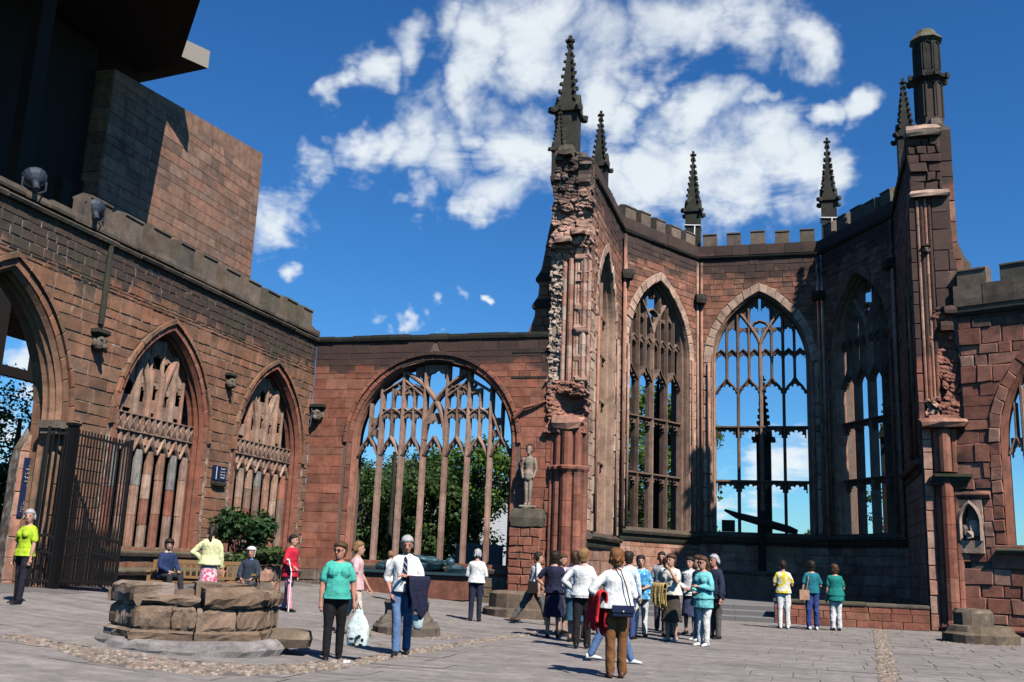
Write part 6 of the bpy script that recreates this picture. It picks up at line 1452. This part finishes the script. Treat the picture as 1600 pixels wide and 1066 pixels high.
    if bottom:
        kind, mt = bottom[0], bottom[1]; mb = MB()
        if kind in ('trousers', 'shorts'):
            fr = 1.0 if kind == 'trousers' else .12
            for i, s in enumerate((1, -1)):
                hp_, kn, an = J['hip%d' % i], J['kn%d' % i], J['an%d' % i]
                if kind == 'trousers': limb(mb, [hp_+Vector((0,0,.02)), hp_.lerp(kn, .5), kn, kn.lerp(an, .5), an+Vector((0,.005,.0))], [.105*b5,.092*b5,.074,.07,.062])
                else: limb(mb, [hp_, hp_.lerp(kn, .6)], [.108,.1])
            ps = [J['pel']+lv*q for q in (-.09, 0, .1)]; torso(mb, .008, -.05, .09)
        else:      # skirt
            hem = bottom[2]; n = 20; rings = []; c0 = J['pel']; kn = (J['kn0']+J['kn1'])*.5
            for q in range(7):
                f = q/6; p = c0+lv*.12*(1-f) + (Vector((kn.x*f, (kn.y*f), -(c0.z+off.z-hem)*f)) if True else 0); ra = (.15+.065*f)*build; rb = (.115+.065*f)*build+belly*.3
                rings.append([T(p+Vector((ra*math.cos(2*math.pi*i/n)*(1+.05*math.sin(i*5)*f), rb*math.sin(2*math.pi*i/n)*(1+.05*math.sin(i*5)*f), 0))) for i in range(n)])
            mb.loft(rings)
        vox(mb, {'trousers': 'trousers', 'shorts': 'shorts', 'skirt': 'skirt'}[kind], mt, t, voxel, 2, .028, sd)
    if top:
        sl, mt = top[0], top[1]; hem = top[2] if len(top) > 2 else .0; loose = top[3] if len(top) > 3 else .018; mb = MB()
        torso(mb, loose, -.02+min(0, hem)-.001, .51, .5 if loose > .03 else .0)
        if hem < -.03:
            ps = [J['pel']+lv*.05, J['pel']+lv*-.03, J['pel']+lv*hem]; n = 18; rings = []
            for q, p in enumerate(ps): rings.append([T(p+Vector(((.168*build+loose+.012*q)*math.cos(2*math.pi*i/n), (.125*build+loose+.3*belly+.012*q)*math.sin(2*math.pi*i/n), 0))) for i in range(n)])
            mb.loft(rings)
        if bust:
            for s in (-1, 1): mb.ball(T(J['pel']+lv*.34+Vector((s*.075,.085,0))), .075*k*(1+bust), 10, 7)
        for i, s in enumerate((1, -1)): limb(mb, [J['neck']+Vector((s*.05,-.012,-.045)), J['sh%d' % i]+Vector((-s*.02,-.005,.0))], [(.05,.04),(.056,.05)])
        for i, s in enumerate((1, -1)):
            sh, el, wr = J['sh%d' % i], J['el%d' % i], J['wr%d' % i]; w = .014 if loose < .03 else .024
            if sl == 'short': limb(mb, [sh+Vector((-s*.035,0,-.005)), sh.lerp(el, .45), sh.lerp(el, .72)], [.062*b5,.062*b5,.062*b5])
            elif sl == 'elbow': limb(mb, [sh+Vector((-s*.035,0,-.005)), sh.lerp(el, .5), el, el.lerp(wr, .22)], [.064*b5,.066*b5,.06,.056])
            elif sl == 'long': limb(mb, [sh+Vector((-s*.035,0,-.005)), sh.lerp(el, .5), el], [.058*b5+w*.35,.056*b5+w*.5,.05+w*.5]); limb(mb, [el, el.lerp(wr, .5), wr-J['fd%d' % i]*.015], [.052+w*.6,.048+w*.5,.034+w*.4])
        vox(mb, top[4] if len(top) > 4 else 'shirt', mt, t, voxel, 2, .028, sd+3)
    if collar:
        mb = MB(); c = J['neck']+lv*-.012; mb.loft([[T(c+Vector((r*math.cos(v), r*.9*math.sin(v)+.008, zz))) for v in [q*math.pi/8 for q in range(16)]] for r, zz in ((.074,-.02),(.066,.022),(.06,.022),(.06,-.02))]); mb.build('collar', collar, t, smooth=True)
    if tie:
        mb = MB(); P = [J['pel']+lv*q+Vector((0,d,0)) for q, d in ((.5,.098),(.45,.128),(.3,.142+.3*belly),(.12,.145+.5*belly),(.06,.15+.5*belly))]
        mb.loft([[T(p+Vector((w,.0,0))), T(p+Vector((w,.012,0))), T(p+Vector((-w,.012,0))), T(p+Vector((-w,0,0)))] for p, w in zip(P, (.02,.028,.036,.045,.008))]); mb.build('necktie', tie, t)
    for i, s in enumerate((1, -1)):
        an = J['an%d' % i]; mb = MB(); sole = an.z-.075
        lo_ = lambda q: Vector((an.x+s*q[0], an.y+q[1], sole+q[2]))
        d = 1 if seated is None and an.z-min(a.z for a in foot) < .06 else .6
        rings = []
        for yy, w, hh in ((-.075,.026,.06),(-.06,.036,.085),(0,.038,.085),(.07,.043,.062),(.13,.045,.045),(.17,.032,.034),(.185,.014,.022)):
            rings.append([T(lo_((.1*yy+w*math.cos(v), yy, max(0, hh*(.5+.55*math.sin(v)))))) for v in [q*math.pi/6 for q in range(12)]])
        mb.loft(rings); mb.build('shoe', shoes, t, smooth=True)
    # ---- hair
    if hair:
        st, hm = hair; mb = MB(); n = 16; infl = {'short': .014, 'curly': .026, 'bob': .022, 'pony': .01, 'fringe': .008, 'long': .018}[st]; rings = []
        prof = ((-.055,.068,.0,.088),(-.02,.074,.02,.1),(.02,.077,.045,.105),(.05,.078,.075,.104),(.08,.073,.083,.096),(.102,.06,.066,.078),(.118,.042,.045,.055),(.13,.018,.02,.026))
        if st in ('bob', 'curly', 'long'): prof = ((-.1,.062,-.01,.082),)+prof
        for zz, rx, yf, yb in prof:
            if st == 'fringe' and zz > .06: continue
            g = infl*(1 if zz > -.04 else .8)
            rings.append([T(hd(((rx+g)*math.cos(v), ((yf+g*.8) if math.sin(v) > 0 else (yb+g))*math.sin(v) if not (math.sin(v) > 0 and zz < .03) else min(yf, .015)*math.sin(v)-.008, zz+infl*.5))) for v in [2*math.pi*i/n for i in range(n)]])
        mb.loft(rings)
        hr = random.Random(sd); nt_ = 70 if st == 'curly' else 46
        for _ in range(nt_):      # locks that break up the outline
            v = hr.uniform(0, 6.28); e = hr.uniform(-.15, 1.35) if st != 'fringe' else hr.uniform(-.2, .45); cx_, sx_ = math.cos(e), math.sin(e)
            if math.sin(v) > .2 and e < .55: continue
            o_ = Vector((.082*cx_*math.cos(v), (.098 if math.sin(v) < 0 else .085)*cx_*math.sin(v)-.004, .015+.118*sx_)); r_ = hr.uniform(.012, .022)*(1.25 if st == 'curly' else 1)
            dn = Vector((o_.x*.25, o_.y*.25-.01, -.05-.03*hr.random())) if st != 'curly' else Vector((hr.uniform(-.02,.02), hr.uniform(-.02,.02), -.02))
            capsule(mb, [T(hd(o_*1.02)), T(hd(o_+dn*.6+o_*.05)), T(hd(o_+dn))], [r_*k, r_*.9*k, r_*.45*k], 7)
        if st == 'pony': capsule(mb, [T(hd(q)) for q in ((0,-.1,.02),(0,-.13,-.06),(0,-.125,-.18),(.005,-.12,-.28))], [.03*k,.035*k,.03*k,.015*k])
        if st == 'long': capsule(mb, [T(hd(q)) for q in ((0,-.08,.0),(0,-.1,-.1),(0,-.09,-.2))], [(.085*k,.05*k),(.09*k,.05*k),(.07*k,.035*k)])
        vox(mb, 'hair', hm, t, voxel*.7, 1, .014 if st != 'curly' else .022, sd+9)
    if glasses:
        mb = MB()
        for s in (-1, 1): mb.loft([[T(hd((s*.032+.024*math.cos(v)*q, d, .012+.018*math.sin(v)*q))) for v in [w*math.pi/5 for w in range(10)]] for q, d in ((.9,.096),(1,.102),(.9,.106))])
        mb.tube([T(hd((-.07,.02,.02))), T(hd((-.06,.09,.02))), T(hd((0,.106,.018))), T(hd((.06,.09,.02))), T(hd((.07,.02,.02)))], .004*k, 5); mb.build('sunglasses', M_eye, t)
    return t, (lambda p: T(Vector(p))), J

def wnoise(co, seed, amp):
    rng = np.random.RandomState(seed % 9973); out = np.zeros(len(co))
    for f, a in ((7, .6), (13, .5), (22, .34), (40, .12)):
        for _ in range(3):
            d = rng.normal(size=3)*f*np.array([1, 1, .55]); out += a/3*(1-2*np.abs(np.sin(co @ d*.6+rng.uniform(0, 6.28)))) if f > 12 else a/3*np.sin(co @ d+rng.uniform(0, 6.28))
    return np.maximum(out*amp, -.15*amp)
def finish_people():
    dg = bpy.context.evaluated_depsgraph_get()
    new = [(o, bpy.data.meshes.new_from_object(o.evaluated_get(dg)), w, s, ex) for o, w, s, ex in PENDING]
    for o, me, w, s, ex in new:
        old = o.data; mats = [m for m in old.materials]; o.modifiers.clear()
        n = len(me.vertices); co = np.empty(n*3); me.vertices.foreach_get('co', co); co = co.reshape(-1, 3)
        if w:
            no = np.empty(n*3); me.vertices.foreach_get('normal', no); co = co+no.reshape(-1, 3)*wnoise(co, s, w)[:, None]; me.vertices.foreach_set('co', co.ravel()); me.update()
        if ex is not None and ex.f:
            vs = co.tolist()+[list(v) for v in ex.v]; fs = [tuple(p.vertices) for p in me.polygons]; k = len(fs); fs += [tuple(i+n for i in f) for f in ex.f]
            m2 = bpy.data.meshes.new('body'); m2.from_pydata(vs, [], fs); mi = [0]*k+ex.m
            bpy.data.meshes.remove(me); me = m2
        else: mi = None
        me.materials.clear()
        for m in mats: me.materials.append(m)
        if mi: me.polygons.foreach_set('material_index', mi)
        me.polygons.foreach_set('use_smooth', [True]*len(me.polygons)); me.update(); me.name = o.name; o.data = me; bpy.data.meshes.remove(old)

WHITE = (.74,.73,.70); BLACK = (.012,.012,.014); NAVY = (.015,.018,.045); DENIM = (.10,.17,.33)
person('person in a lime green top and dark trousers at the far left by the gate', -13.79, 15.5, (-.45,-.9), 1.66, hair=('short', H_grey), top=('short', C((.42,.58,.03)), -.06, .024), bottom=('trousers', C((.014,.014,.022))), arms=('down', 'down'), legs=((-4,0),(9,4)), stance=.14, head=(38, 0), bust=.1)
bx_, by_ = BENCH
def onb(u, v): c, s = math.cos(BYAW), math.sin(BYAW); return bx_+u*c-v*s, by_+u*s+v*c
px, py = onb(-.82, .0); person('person in a navy jacket sitting on the left end of the bench', px, py, (.75,-.65), 1.64, hair=('curly', H_dark), top=('long', C((.02,.035,.10)), -.05, .026, 'jacket'), bottom=('trousers', C((.03,.03,.04))), arms=('lap', 'lap'), seated=.45, head=(-25, 8), collar=C((.6,.58,.52)))
px, py = onb(.98, .0); person('person in a dark cardigan sitting facing us behind the octagonal stonework', px, py, (.05,-1), 1.62, SKIN2, hair=('curly', H_white), top=('long', C((.03,.04,.06)), -.05, .026, 'cardigan'), bottom=('trousers', C((.06,.06,.07))), arms=('lap', 'lap'), seated=.45, collar=C((.08,.22,.5)))
person('person in a pale yellow jacket standing with back turned before the bench', -12.0, 18.75, (-.1, 1), 1.66, hair=('pony', H_dark), top=('long', C((.70,.68,.36)), -.04, .045, 'jacket'), bottom=('skirt', C((.62,.52,.52), 'patch', (.55,.10,.18), 14), .52), arms=('hang', 'hip'), stance=.1)
person('person in a red hooded jacket and pink trousers walking with a crutch', -10.94, 20.3, (.95,-.3), 1.62, hair=('short', H_dark), top=('long', C((.55,.02,.045)), -.16, .045, 'jacket'), bottom=('trousers', C((.72,.22,.30), 'stripe', (.75,.6,.6), 22)), shoes=M_shoeK, arms=('crutch', 'down'), legs=((8,0),(-8,6)))
person('person in a turquoise top and black trousers carrying a white bag', -6.62, 13.75, (.3,-.95), 1.63, SKIN2, hair=('curly', H_brown), top=('short', C((.07,.42,.33)), -.05, .02), bottom=('trousers', C((.009,.009,.010))), arms=('bag', 'hang'), legs=((3,0),(-5,2)), stance=.11, head=(-38, 0), build=1.16, bust=.35, belly=.05, glasses=True, voxel=.0115)
person('person in a pink top and pale trousers walking behind the turquoise top', -7.97, 17.3, (.97,.1), 1.66, hair=('short', H_blond), top=('short', C((.70,.42,.42)), -.1, .026), bottom=('trousers', C((.62,.52,.42))), shoes=M_shoeB, arms=('bag', 'swing'), legs=((14,4),(-14,8)), build=1.05)
person('child in white shirt and shorts bending by the tomb', -11.4, 27.2, (-.75,.5), 1.36, hair=('short', H_blond), top=('long', C(WHITE), -.04, .03), bottom=('shorts', C((.72,.70,.62))), shoes=M_shoeW, arms=('fwd', 'down'), legs=((5,0),(-6,4)), lean=14, cat='child')
person('person in white shirt and striped tie strolling with a coat on his arm', -6.05, 14.95, (.06,-1), 1.78, SKIN2, hair=('short', H_grey), top=('elbow', C(WHITE), .0, .03), bottom=('trousers', C((.12,.20,.36))), arms=('pocket', 'fold'), legs=((7,2),(-6,10)), stance=.07, head=(8, 14), tie=C((.012,.016,.05), 'stripe', (.5,.5,.5), 11), collar=C(WHITE), build=1.08, belly=.03, voxel=.0115)
person('person in white blouse and dark trousers standing alone, back to us, by the wall', -7.66, 23.5, (.1,1), 1.66, hair=('short', H_grey), top=('long', C(WHITE), .0, .032), bottom=('trousers', C((.02,.025,.045))), arms=('clasp', 'clasp'), legs=((2,0),(-3,0)), collar=C(WHITE))
person('person in white shirt and grey trousers striding towards the group', -6.4, 24.2, (.98,.15), 1.76, hair=('short', H_dark), top=('short', C(WHITE), .02, .025), bottom=('trousers', C((.11,.105,.105))), shoes=M_shoeB, arms=('down', 'swing'), legs=((26,6),(-30,6)), lean=7, collar=C(WHITE))
person('person in a navy short-sleeved dress with a hand on the hip', -4.95, 20.3, (.25,.95), 1.68, hair=('curly', H_dark), top=('short', C((.016,.016,.04)), -.04, .022, 'dress_bodice'), bottom=('skirt', C((.014,.014,.036)), .42), arms=('hang', 'hip'), stance=.12, build=1.06)
person('person in a dark suit facing the group', -4.55, 20.75, (.25,-.95), 1.76, SKIN2, hair=('fringe', H_white), top=('long', C((.02,.02,.035)), -.12, .03, 'jacket'), bottom=('trousers', C((.018,.018,.028))), arms=('hang', 'down'), head=(0, 16), collar=C(WHITE))
person('person in white blouse and black trousers, hand on hip, seen from behind', -3.92, 18.3, (.2,1), 1.72, hair=('curly', H_blond), top=('long', C(WHITE), -.06, .035), bottom=('trousers', C(BLACK)), arms=('hang', 'hip'), legs=((3,0),(-6,2)), head=(-30, 0), stance=.09, collar=C(WHITE))
person('person in a pale top half hidden between the dark suit and the white blouse', -4.35, 19.6, (.5,.8), 1.68, hair=('curly', H_brown), top=('long', C((.60,.62,.66)), -.1, .03), bottom=('skirt', C((.04,.10,.16), 'stripe', (.10,.2,.25), 20), .4), arms=('clasp', 'down'))
person('person in white blouse and brown trousers in front of the group', -2.52, 14.0, (-.05,1), 1.68, hair=('bob', H_aub), top=('long', C((.76,.75,.72)), .0, .034), bottom=('trousers', C((.20,.085,.03))), shoes=M_shoeB, arms=('clasp', 'hip'), legs=((1,0),(-2,0)), stance=.085, build=1.1, head=(-20, 0), voxel=.0115, collar=C(WHITE))
person('person in jeans and white trainers striding behind the brown trousers', -2.95, 16.1, (.98,.05), 1.7, hair=('short', H_dark), top=('long', C((.55,.62,.72)), -.06, .035), bottom=('trousers', C(DENIM)), shoes=M_shoeW, arms=('down', 'down'), legs=((20,4),(-22,4)), lean=4)
person('person in a blue patterned shirt and white trousers facing us', -3.5, 22.3, (.0,-1), 1.68, hair=('bob', H_dark), top=('elbow', C((.05,.25,.55), 'floral', (.10,.42,.62), 13), -.14, .034), bottom=('trousers', C((.72,.71,.68))), shoes=M_shoeB, arms=('hang', 'clasp'), legs=((2,0),(-4,1)), stance=.12, build=1.05)
person('person in a pale blue top just behind the brown trousers', -3.6, 21.3, (.5,.85), 1.74, hair=('bob', H_dark), top=('long', C((.55,.66,.76)), -.06, .03), bottom=('trousers', C((.05,.08,.2))), arms=('hang', 'up'))
person('person in a white short-sleeved shirt deep in the group', -3.05, 23.6, (.3,.9), 1.74, hair=('short', H_grey), top=('short', C(WHITE), .0, .03), bottom=('trousers', C((.05,.05,.06))), arms=('down', 'up'), collar=C(WHITE))
person('person in cream blouse and dark pleated skirt shading the eyes', -2.72, 21.5, (-.65,-.7), 1.72, hair=('curly', H_brown), top=('short', C((.68,.63,.52)), .0, .034), bottom=('skirt', C((.075,.06,.045), 'stripe', (.03,.025,.02), 16), .38), shoes=plain('beige_shoe', (.45,.33,.25), .6), arms=('clasp', 'up'), build=1.08, bust=.2)
person('person in a dark vest and faded jeans, second from the right of the group', -2.2, 22.0, (-.85,-.2), 1.72, hair=('bob', H_brown), top=('short', C((.02,.025,.05)), .0, .024), bottom=('trousers', C((.32,.43,.56))), shoes=M_shoeW, arms=('down', 'clasp'))
person('person in a long aqua shirt and white trousers at the right of the group', -1.98, 20.6, (-.75,-.65), 1.69, hair=('long', H_brown), top=('long', C((.17,.52,.52)), -.2, .034, 'tunic'), bottom=('trousers', C((.74,.71,.66))), shoes=M_shoeW, arms=('clasp', 'fold'), stance=.08, glasses=True, bust=.1)
person('person in a grey shirt at the back of the group', -3.35, 24.6, (-.2,-1), 1.8, SKIN2, hair=('short', H_dark), top=('short', C((.30,.31,.33)), .0, .03), bottom=('trousers', C((.05,.05,.07))), arms=('down', 'down'))
person('person in a white cardigan and dark blue skirt at the back of the group', -2.6, 23.9, (-.5,-.8), 1.7, hair=('bob', H_dark), top=('long', C(WHITE), -.08, .034), bottom=('skirt', C((.05,.06,.12)), .4), arms=('clasp', 'clasp'), collar=C(WHITE))
person('person in a striped blue shirt behind the straw coat', -2.95, 22.6, (.7,-.6), 1.66, hair=('curly', H_brown), top=('long', C((.35,.48,.65), 'stripe', (.7,.72,.74), 16), -.08, .034), bottom=('trousers', C((.08,.08,.10))), arms=('clasp', 'down'))
person('person in a navy jacket standing behind the dark vest', -1.95, 22.9, (-.8,-.5), 1.76, SKIN2, hair=('short', H_grey), top=('long', C((.02,.025,.05)), -.12, .034, 'jacket'), bottom=('trousers', C((.10,.09,.08))), arms=('clasp', 'down'))
person('person in a pale pink blouse between the dark suit and the pier', -5.1, 21.6, (.6,-.7), 1.64, hair=('bob', H_brown), top=('long', C((.66,.48,.46)), -.06, .034), bottom=('skirt', C((.06,.06,.08)), .4), arms=('clasp', 'down'))
person('person in white T-shirt with a yellow pattern and white trousers at the altar rail', -.62, 28.5, (.05,1), 1.74, hair=('short', H_dark), top=('short', C((.72,.70,.62), 'patch', (.62,.48,.03), 9), -.04, .03), bottom=('trousers', C((.74,.72,.68))), shoes=M_shoeW, arms=('clasp', 'clasp'), build=1.05)
person('person in a teal shirt and blue trousers, middle of three by the low wall', .12, 28.7, (-.05,1), 1.76, hair=('curly', H_dark), top=('short', C((.015,.16,.20)), -.02, .03), bottom=('trousers', C((.035,.06,.2))), shoes=M_shoeW, arms=('clasp', 'hang'), build=1.04)
person('person in a loose green shirt and white trousers, right of three by the low wall', .72, 28.9, (.05,1), 1.7, hair=('bob', H_brown), top=('short', C((.01,.19,.16)), -.16, .04), bottom=('trousers', C((.70,.69,.66))), shoes=M_shoeK, arms=('clasp', 'down'), stance=.08)
finish_people()

# ---- things they carry
def blob(name, label, cat, pts, rads, mat, n=12, parent=None, group=None, size=.012, wr=.012, seed=1):
    mb = MB(); capsule(mb, pts, rads, n); o = mb.build(name, mat, parent, smooth=True)
    m = o.modifiers.new('r', 'REMESH'); m.mode = 'VOXEL'; m.voxel_size = size; m.use_smooth_shade = True
    if label: tag(o, label, cat, group)
    PENDING.append((o, wr, seed, None)); return o
PENDING.clear()
def drape(name, label, cat, c, ax, width, f_len, b_len, mat, seed=1, rad=.075):
    """a garment hung over an arm: cloth falling in folds to both sides of a bar along ax through c"""
    rng = random.Random(seed); ax = Vector(ax).normalized(); n = Vector((ax.y, -ax.x, 0)).normalized(); c = Vector(c); nu, prof = 18, []
    for k in range(9): prof.append((-1, -b_len*(1-k/8)))
    for k in range(1, 8): a = math.pi*(1-k/8); prof.append((math.cos(a), .0+rad*math.sin(a)))
    for k in range(9): prof.append((1, -f_len*k/8))
    ph = [rng.uniform(0, 6.28) for _ in range(4)]; rows = []
    for i in range(nu+1):
        u = (i/nu-.5); row = []
        for s_, z in prof:
            dn = max(0, -z); am = .012+.12*dn; fold = math.sin(u*17+ph[0]+dn*3)*.45+math.sin(u*31+ph[1])*.25
            w = width*(1-.25*min(1, dn*1.3)+.08*math.sin(dn*9+ph[2])); hem = .06*math.sin(u*9+ph[3]) if dn > .8*max(f_len, b_len)*.9 else 0
            row.append(tuple(c+ax*(u*w+.02*math.sin(dn*11+ph[1]))+n*(s_*(rad*.8+.02*dn)+am*fold*.5)+Vector((0,0,z+hem))))
        rows.append(row)
    mb = MB(); m = len(prof)
    for r in rows: mb.v.extend(r)
    for i in range(nu):
        for j in range(m-1): mb.f.append((i*m+j, (i+1)*m+j, (i+1)*m+j+1, i*m+j+1)); mb.m.append(0)
    o = mb.build(name, mat, None, smooth=True); so_ = o.modifiers.new('s', 'SOLIDIFY'); so_.thickness = .018; so_.offset = 0
    return tag(o, label, cat)
def local(x, y, face, q):
    R0 = Vector((.958,.286,0)); A0 = Vector((-.286,.958,0)); f = (R0*face[0]+A0*face[1]).normalized(); r = Vector((f.y, -f.x, 0)); p = Vector((x, y, ground_z(x)))+r*q[0]+f*q[1]; return (p.x, p.y, p.z+q[2])
g = (-6.62, 13.75, (.3,-.95)); L6 = lambda *q: local(*g, q)
# camera-right hand of the person in turquoise is her left: x < 0
wb = thing('carrier_bag', 'full white plastic carrier bag hanging from the hand of the person in turquoise', 'bag', L6(-.33,.1,.2))
mb = MB(); n = 16
prof = ((.2,.09,.05),(.22,.15,.085),(.34,.165,.1),(.48,.16,.09),(.58,.125,.06),(.66,.07,.03),(.72,.05,.02)); c0 = L6(-.34,.08,0)
sg = lambda v, e=.6: math.copysign(abs(v)**e, v)
mb.loft([[(c0[0]+a*sg(math.cos(2*math.pi*i/n))*(1+.06*math.sin(3*i)), c0[1]+b*sg(math.sin(2*math.pi*i/n)), c0[2]+z-.02) for i in range(n)] for z, a, b in prof])
vox(mb, 'bag_body', C((.70,.76,.72), 'patch', (.50,.66,.60), 7), wb, .012, 1, .03, 77)
mb = MB(); fbag = Vector((.958,.286,0)); nb = Vector((.286,-.958,0))
for q in range(7):
    p = Vector(c0)+fbag*((-.08,.0,.08,-.05,.06,-.02,.03)[q])+nb*.112; mb.ball((p.x, p.y, c0[2]+(.32,.34,.31,.25,.24,.28,.36)[q]-.02), ((.04,.03,.025,.03,.035,.02,.03)[q], .012, .02), 8, 4)
mb.build('dark_print', M_eye, wb, smooth=True)
mb = MB(); mb.tube([(c0[0]-.03, c0[1], c0[2]+.66), L6(-.31,.05,.8), (c0[0]+.04, c0[1], c0[2]+.66)], .01, 6); mb.build('handle', M_eye, wb)
g9 = (-6.05, 14.95, (.06,-1)); L9 = lambda *q: local(*g9, q)
drape('folded_coat', 'dark navy coat folded over the arm of the person in the tie', 'coat', L9(-.22,.23,1.12), Vector(L9(-.42,.1,1.1))-Vector(L9(-.02,.3,1.1)), .34, .5, .38, C((.012,.014,.035)), 3)
blob('small_carrier_bag', 'small pale bag half hidden under the folded coat', 'bag', [L9(-.24,.2,.58), L9(-.24,.2,.44)], [(.10,.06),(.08,.05)], C((.5,.62,.64)))
g5 = (-10.94, 20.3, (.95,-.3)); L5 = lambda *q: local(*g5, q)
cr = thing('crutch', 'pale elbow crutch held by the person in red', 'crutch', L5(.3,.22,0))
mb = MB(); mb.tube([L5(.3,.2,.01), L5(.3,.2,.85), L5(.29,.1,1.12)], .014, 7); mb.build('shaft', M_white, cr); mb = MB(); mb.tube([L5(.3,.2,.85), L5(.28,.32,.86)], .015, 7); mb.build('handle', M_eye, cr); mb = MB(); mb.tube([L5(.25,.08,1.1), L5(.29,.06,1.11), L5(.33,.09,1.1)], .016, 6); mb.build('cuff', M_white, cr)
gb = (-2.52, 14.0, (-.05,1)); LB_ = lambda *q: local(*gb, q)
hb = thing('shoulder_bag', 'small navy shoulder bag on a strap behind the person in brown trousers', 'bag', LB_(.05,-.22,.85))
def obox(c, ax, ay, s): 
    q = []
    for dz in (-1, 1):
        for a, b in ((-1,-1),(1,-1),(1,1),(-1,1)): q.append(tuple(Vector(c)+ax*a*s[0]+ay*b*s[1]+Vector((0,0,dz*s[2]))))
    return MB().hexa(q)
axb, ayb = Vector((.958,.286,0)), Vector((-.286,.958,0))
o = obox(LB_(.05,-.2,.88), axb, ayb, (.145,.04,.075)).build('bag_body', plain('navy_leather', (.012,.016,.04), .35), hb); bv = o.modifiers.new('b', 'BEVEL'); bv.width = .02; bv.segments = 2
obox(LB_(.05,-.235,.915), axb, ayb, (.15,.02,.045)).build('flap', plain('navy_leather_flap', (.015,.02,.055), .35), hb)
mb = MB(); mb.tube([LB_(.16,-.2,.94), LB_(.1,-.19,1.2), LB_(.02,-.15,1.43), LB_(-.06,0,1.47)], .009, 6); mb.build('strap', M_eye, hb); mb = MB(); mb.ball(LB_(.05,-.262,.88), .012, 8, 5); mb.build('clasp', M_gold, hb)
drape('red_jacket', 'bright red jacket hanging at the side of the person in brown trousers', 'jacket', LB_(-.27,.0,1.06), Vector(LB_(-.36,.2,1))-Vector(LB_(-.2,-.2,1)), .32, .46, .4, C((.62,.02,.025)), 5)
g21 = (-2.72, 21.5, (-.65,-.7)); L21 = lambda *q: local(*g21, q)
drape('straw_coat', 'straw coloured coat draped over the arm of the person in the pleated skirt', 'coat', L21(.12,.27,1.08), Vector(L21(.3,.25,1))-Vector(L21(-.1,.3,1)), .3, .42, .36, C((.50,.34,.12)), 8)
g18 = (-3.5, 22.3, (0,-1)); L18 = lambda *q: local(*g18, q)
bb = thing('belt_bag', 'small brown bag worn in front of the blue patterned shirt', 'bag', L18(0,.2,1.0)); obox(L18(.05,.2,1.02), axb, ayb, (.11,.04,.07)).build('bag_body', plain('brown_leather', (.10,.04,.02), .4), bb); mb = MB(); mb.tube([L18(.14,.18,1.07), L18(.17,.05,1.3), L18(.1,0,1.46)], .008, 5); mb.build('strap', M_eye, bb)
g25 = (.12, 28.7, (-.05,1)); L25 = lambda *q: local(*g25, q)
tb = thing('tan_shoulder_bag', 'tan shoulder bag at the hip of the person in teal', 'bag', L25(-.25,-.1,.85)); obox(L25(-.26,-.12,.9), axb, ayb, (.13,.05,.13)).build('bag_body', C((.42,.24,.15)), tb); mb = MB(); mb.tube([L25(-.2,-.14,1.02), L25(-.15,-.15,1.3), L25(-.1,-.02,1.5)], .012, 6); mb.build('strap', C((.42,.24,.15)), tb)
g11 = (-6.4, 24.2, (.98,.15)); L11 = lambda *q: local(*g11, q)
kb = thing('camera_case', 'black bag hanging at the side of the striding person', 'bag', L11(.2,-.05,.8)); obox(L11(.24,-.08,.88), axb, ayb, (.12,.06,.14)).build('bag_body', M_eye, kb); mb = MB(); mb.tube([L11(.24,-.08,1.02), L11(.2,0,1.3), L11(.1,0,1.5)], .012, 6); mb.build('strap', M_eye, kb)
finish_people()

# ---- the statue on its plinth
M_stat = stone('pale_statue_stone', [(.36,.30,.235),(.32,.27,.215)], (99,100), .12, spot=.5)
def statue():
    t = thing('statue', 'slender pale stone figure standing on the plinth beside the pier', 'statue', (-8.4, 30.62, 3.1)); x, y, z0 = -8.4, 30.62, 3.2; mb = MB(); P = lambda a, b, c: (x+a, y+b, z0+c)
    capsule(mb, [P(0,0,.95), P(0,.01,1.15), P(0,.0,1.35), P(0,0,1.48)], [(.15,.1),(.125,.09),(.17,.11),(.15,.09)]); capsule(mb, [P(0,-.01,1.5), P(0,-.02,1.62)], [.06,.055]); mb.ball(P(0,-.03,1.75), (.085,.1,.13), 12, 8); mb.ball(P(0,-.08,1.66), (.055,.06,.09), 8, 6)
    for s in (-1, 1):
        capsule(mb, [P(s*.18,0,1.46), P(s*.24,.01,1.15), P(s*.17,-.07,.86)], [.055,.047,.035]); capsule(mb, [P(s*.07,0,.95), P(s*.065,-.01,.5), P(s*.05,0,.06)], [.09,.07,.045]); capsule(mb, [P(s*.05,0,.04), P(s*.06,-.13,.02)], [.04,.035])
    capsule(mb, [P(0,-.02,1.0), P(0,-.03,.85)], [(.16,.115),(.15,.11)])
    vox(mb, 'figure', M_stat, t, .014, 2, .006, 5)
    mb = MB(); mb.loft([[(x+r*math.cos(v), y+.08+d, z0+1.8+r*math.sin(v)) for r, d in ((.12,0),(.155,0),(.155,.02),(.12,.02))] for v in [q*math.pi/8 for q in range(17)]], caps=False); mb.build('halo_ring', M_dark, t)
    mb = MB(); rough_block(mb, (x, y, 3.155), (.5,.4,.1), 0, .05, 2); mb.build('statue_foot', M_stat, t)
PENDING.clear(); statue(); finish_people()
# dropped paper on the cobbles
mb = MB(); rough_block(mb, (-6.2, 13.35, .02), (.09,.07,.04), .3, .3, 4); tag(mb.build('paper_scrap', M_white), 'crumpled white scrap of paper lying on the cobble band', 'litter')
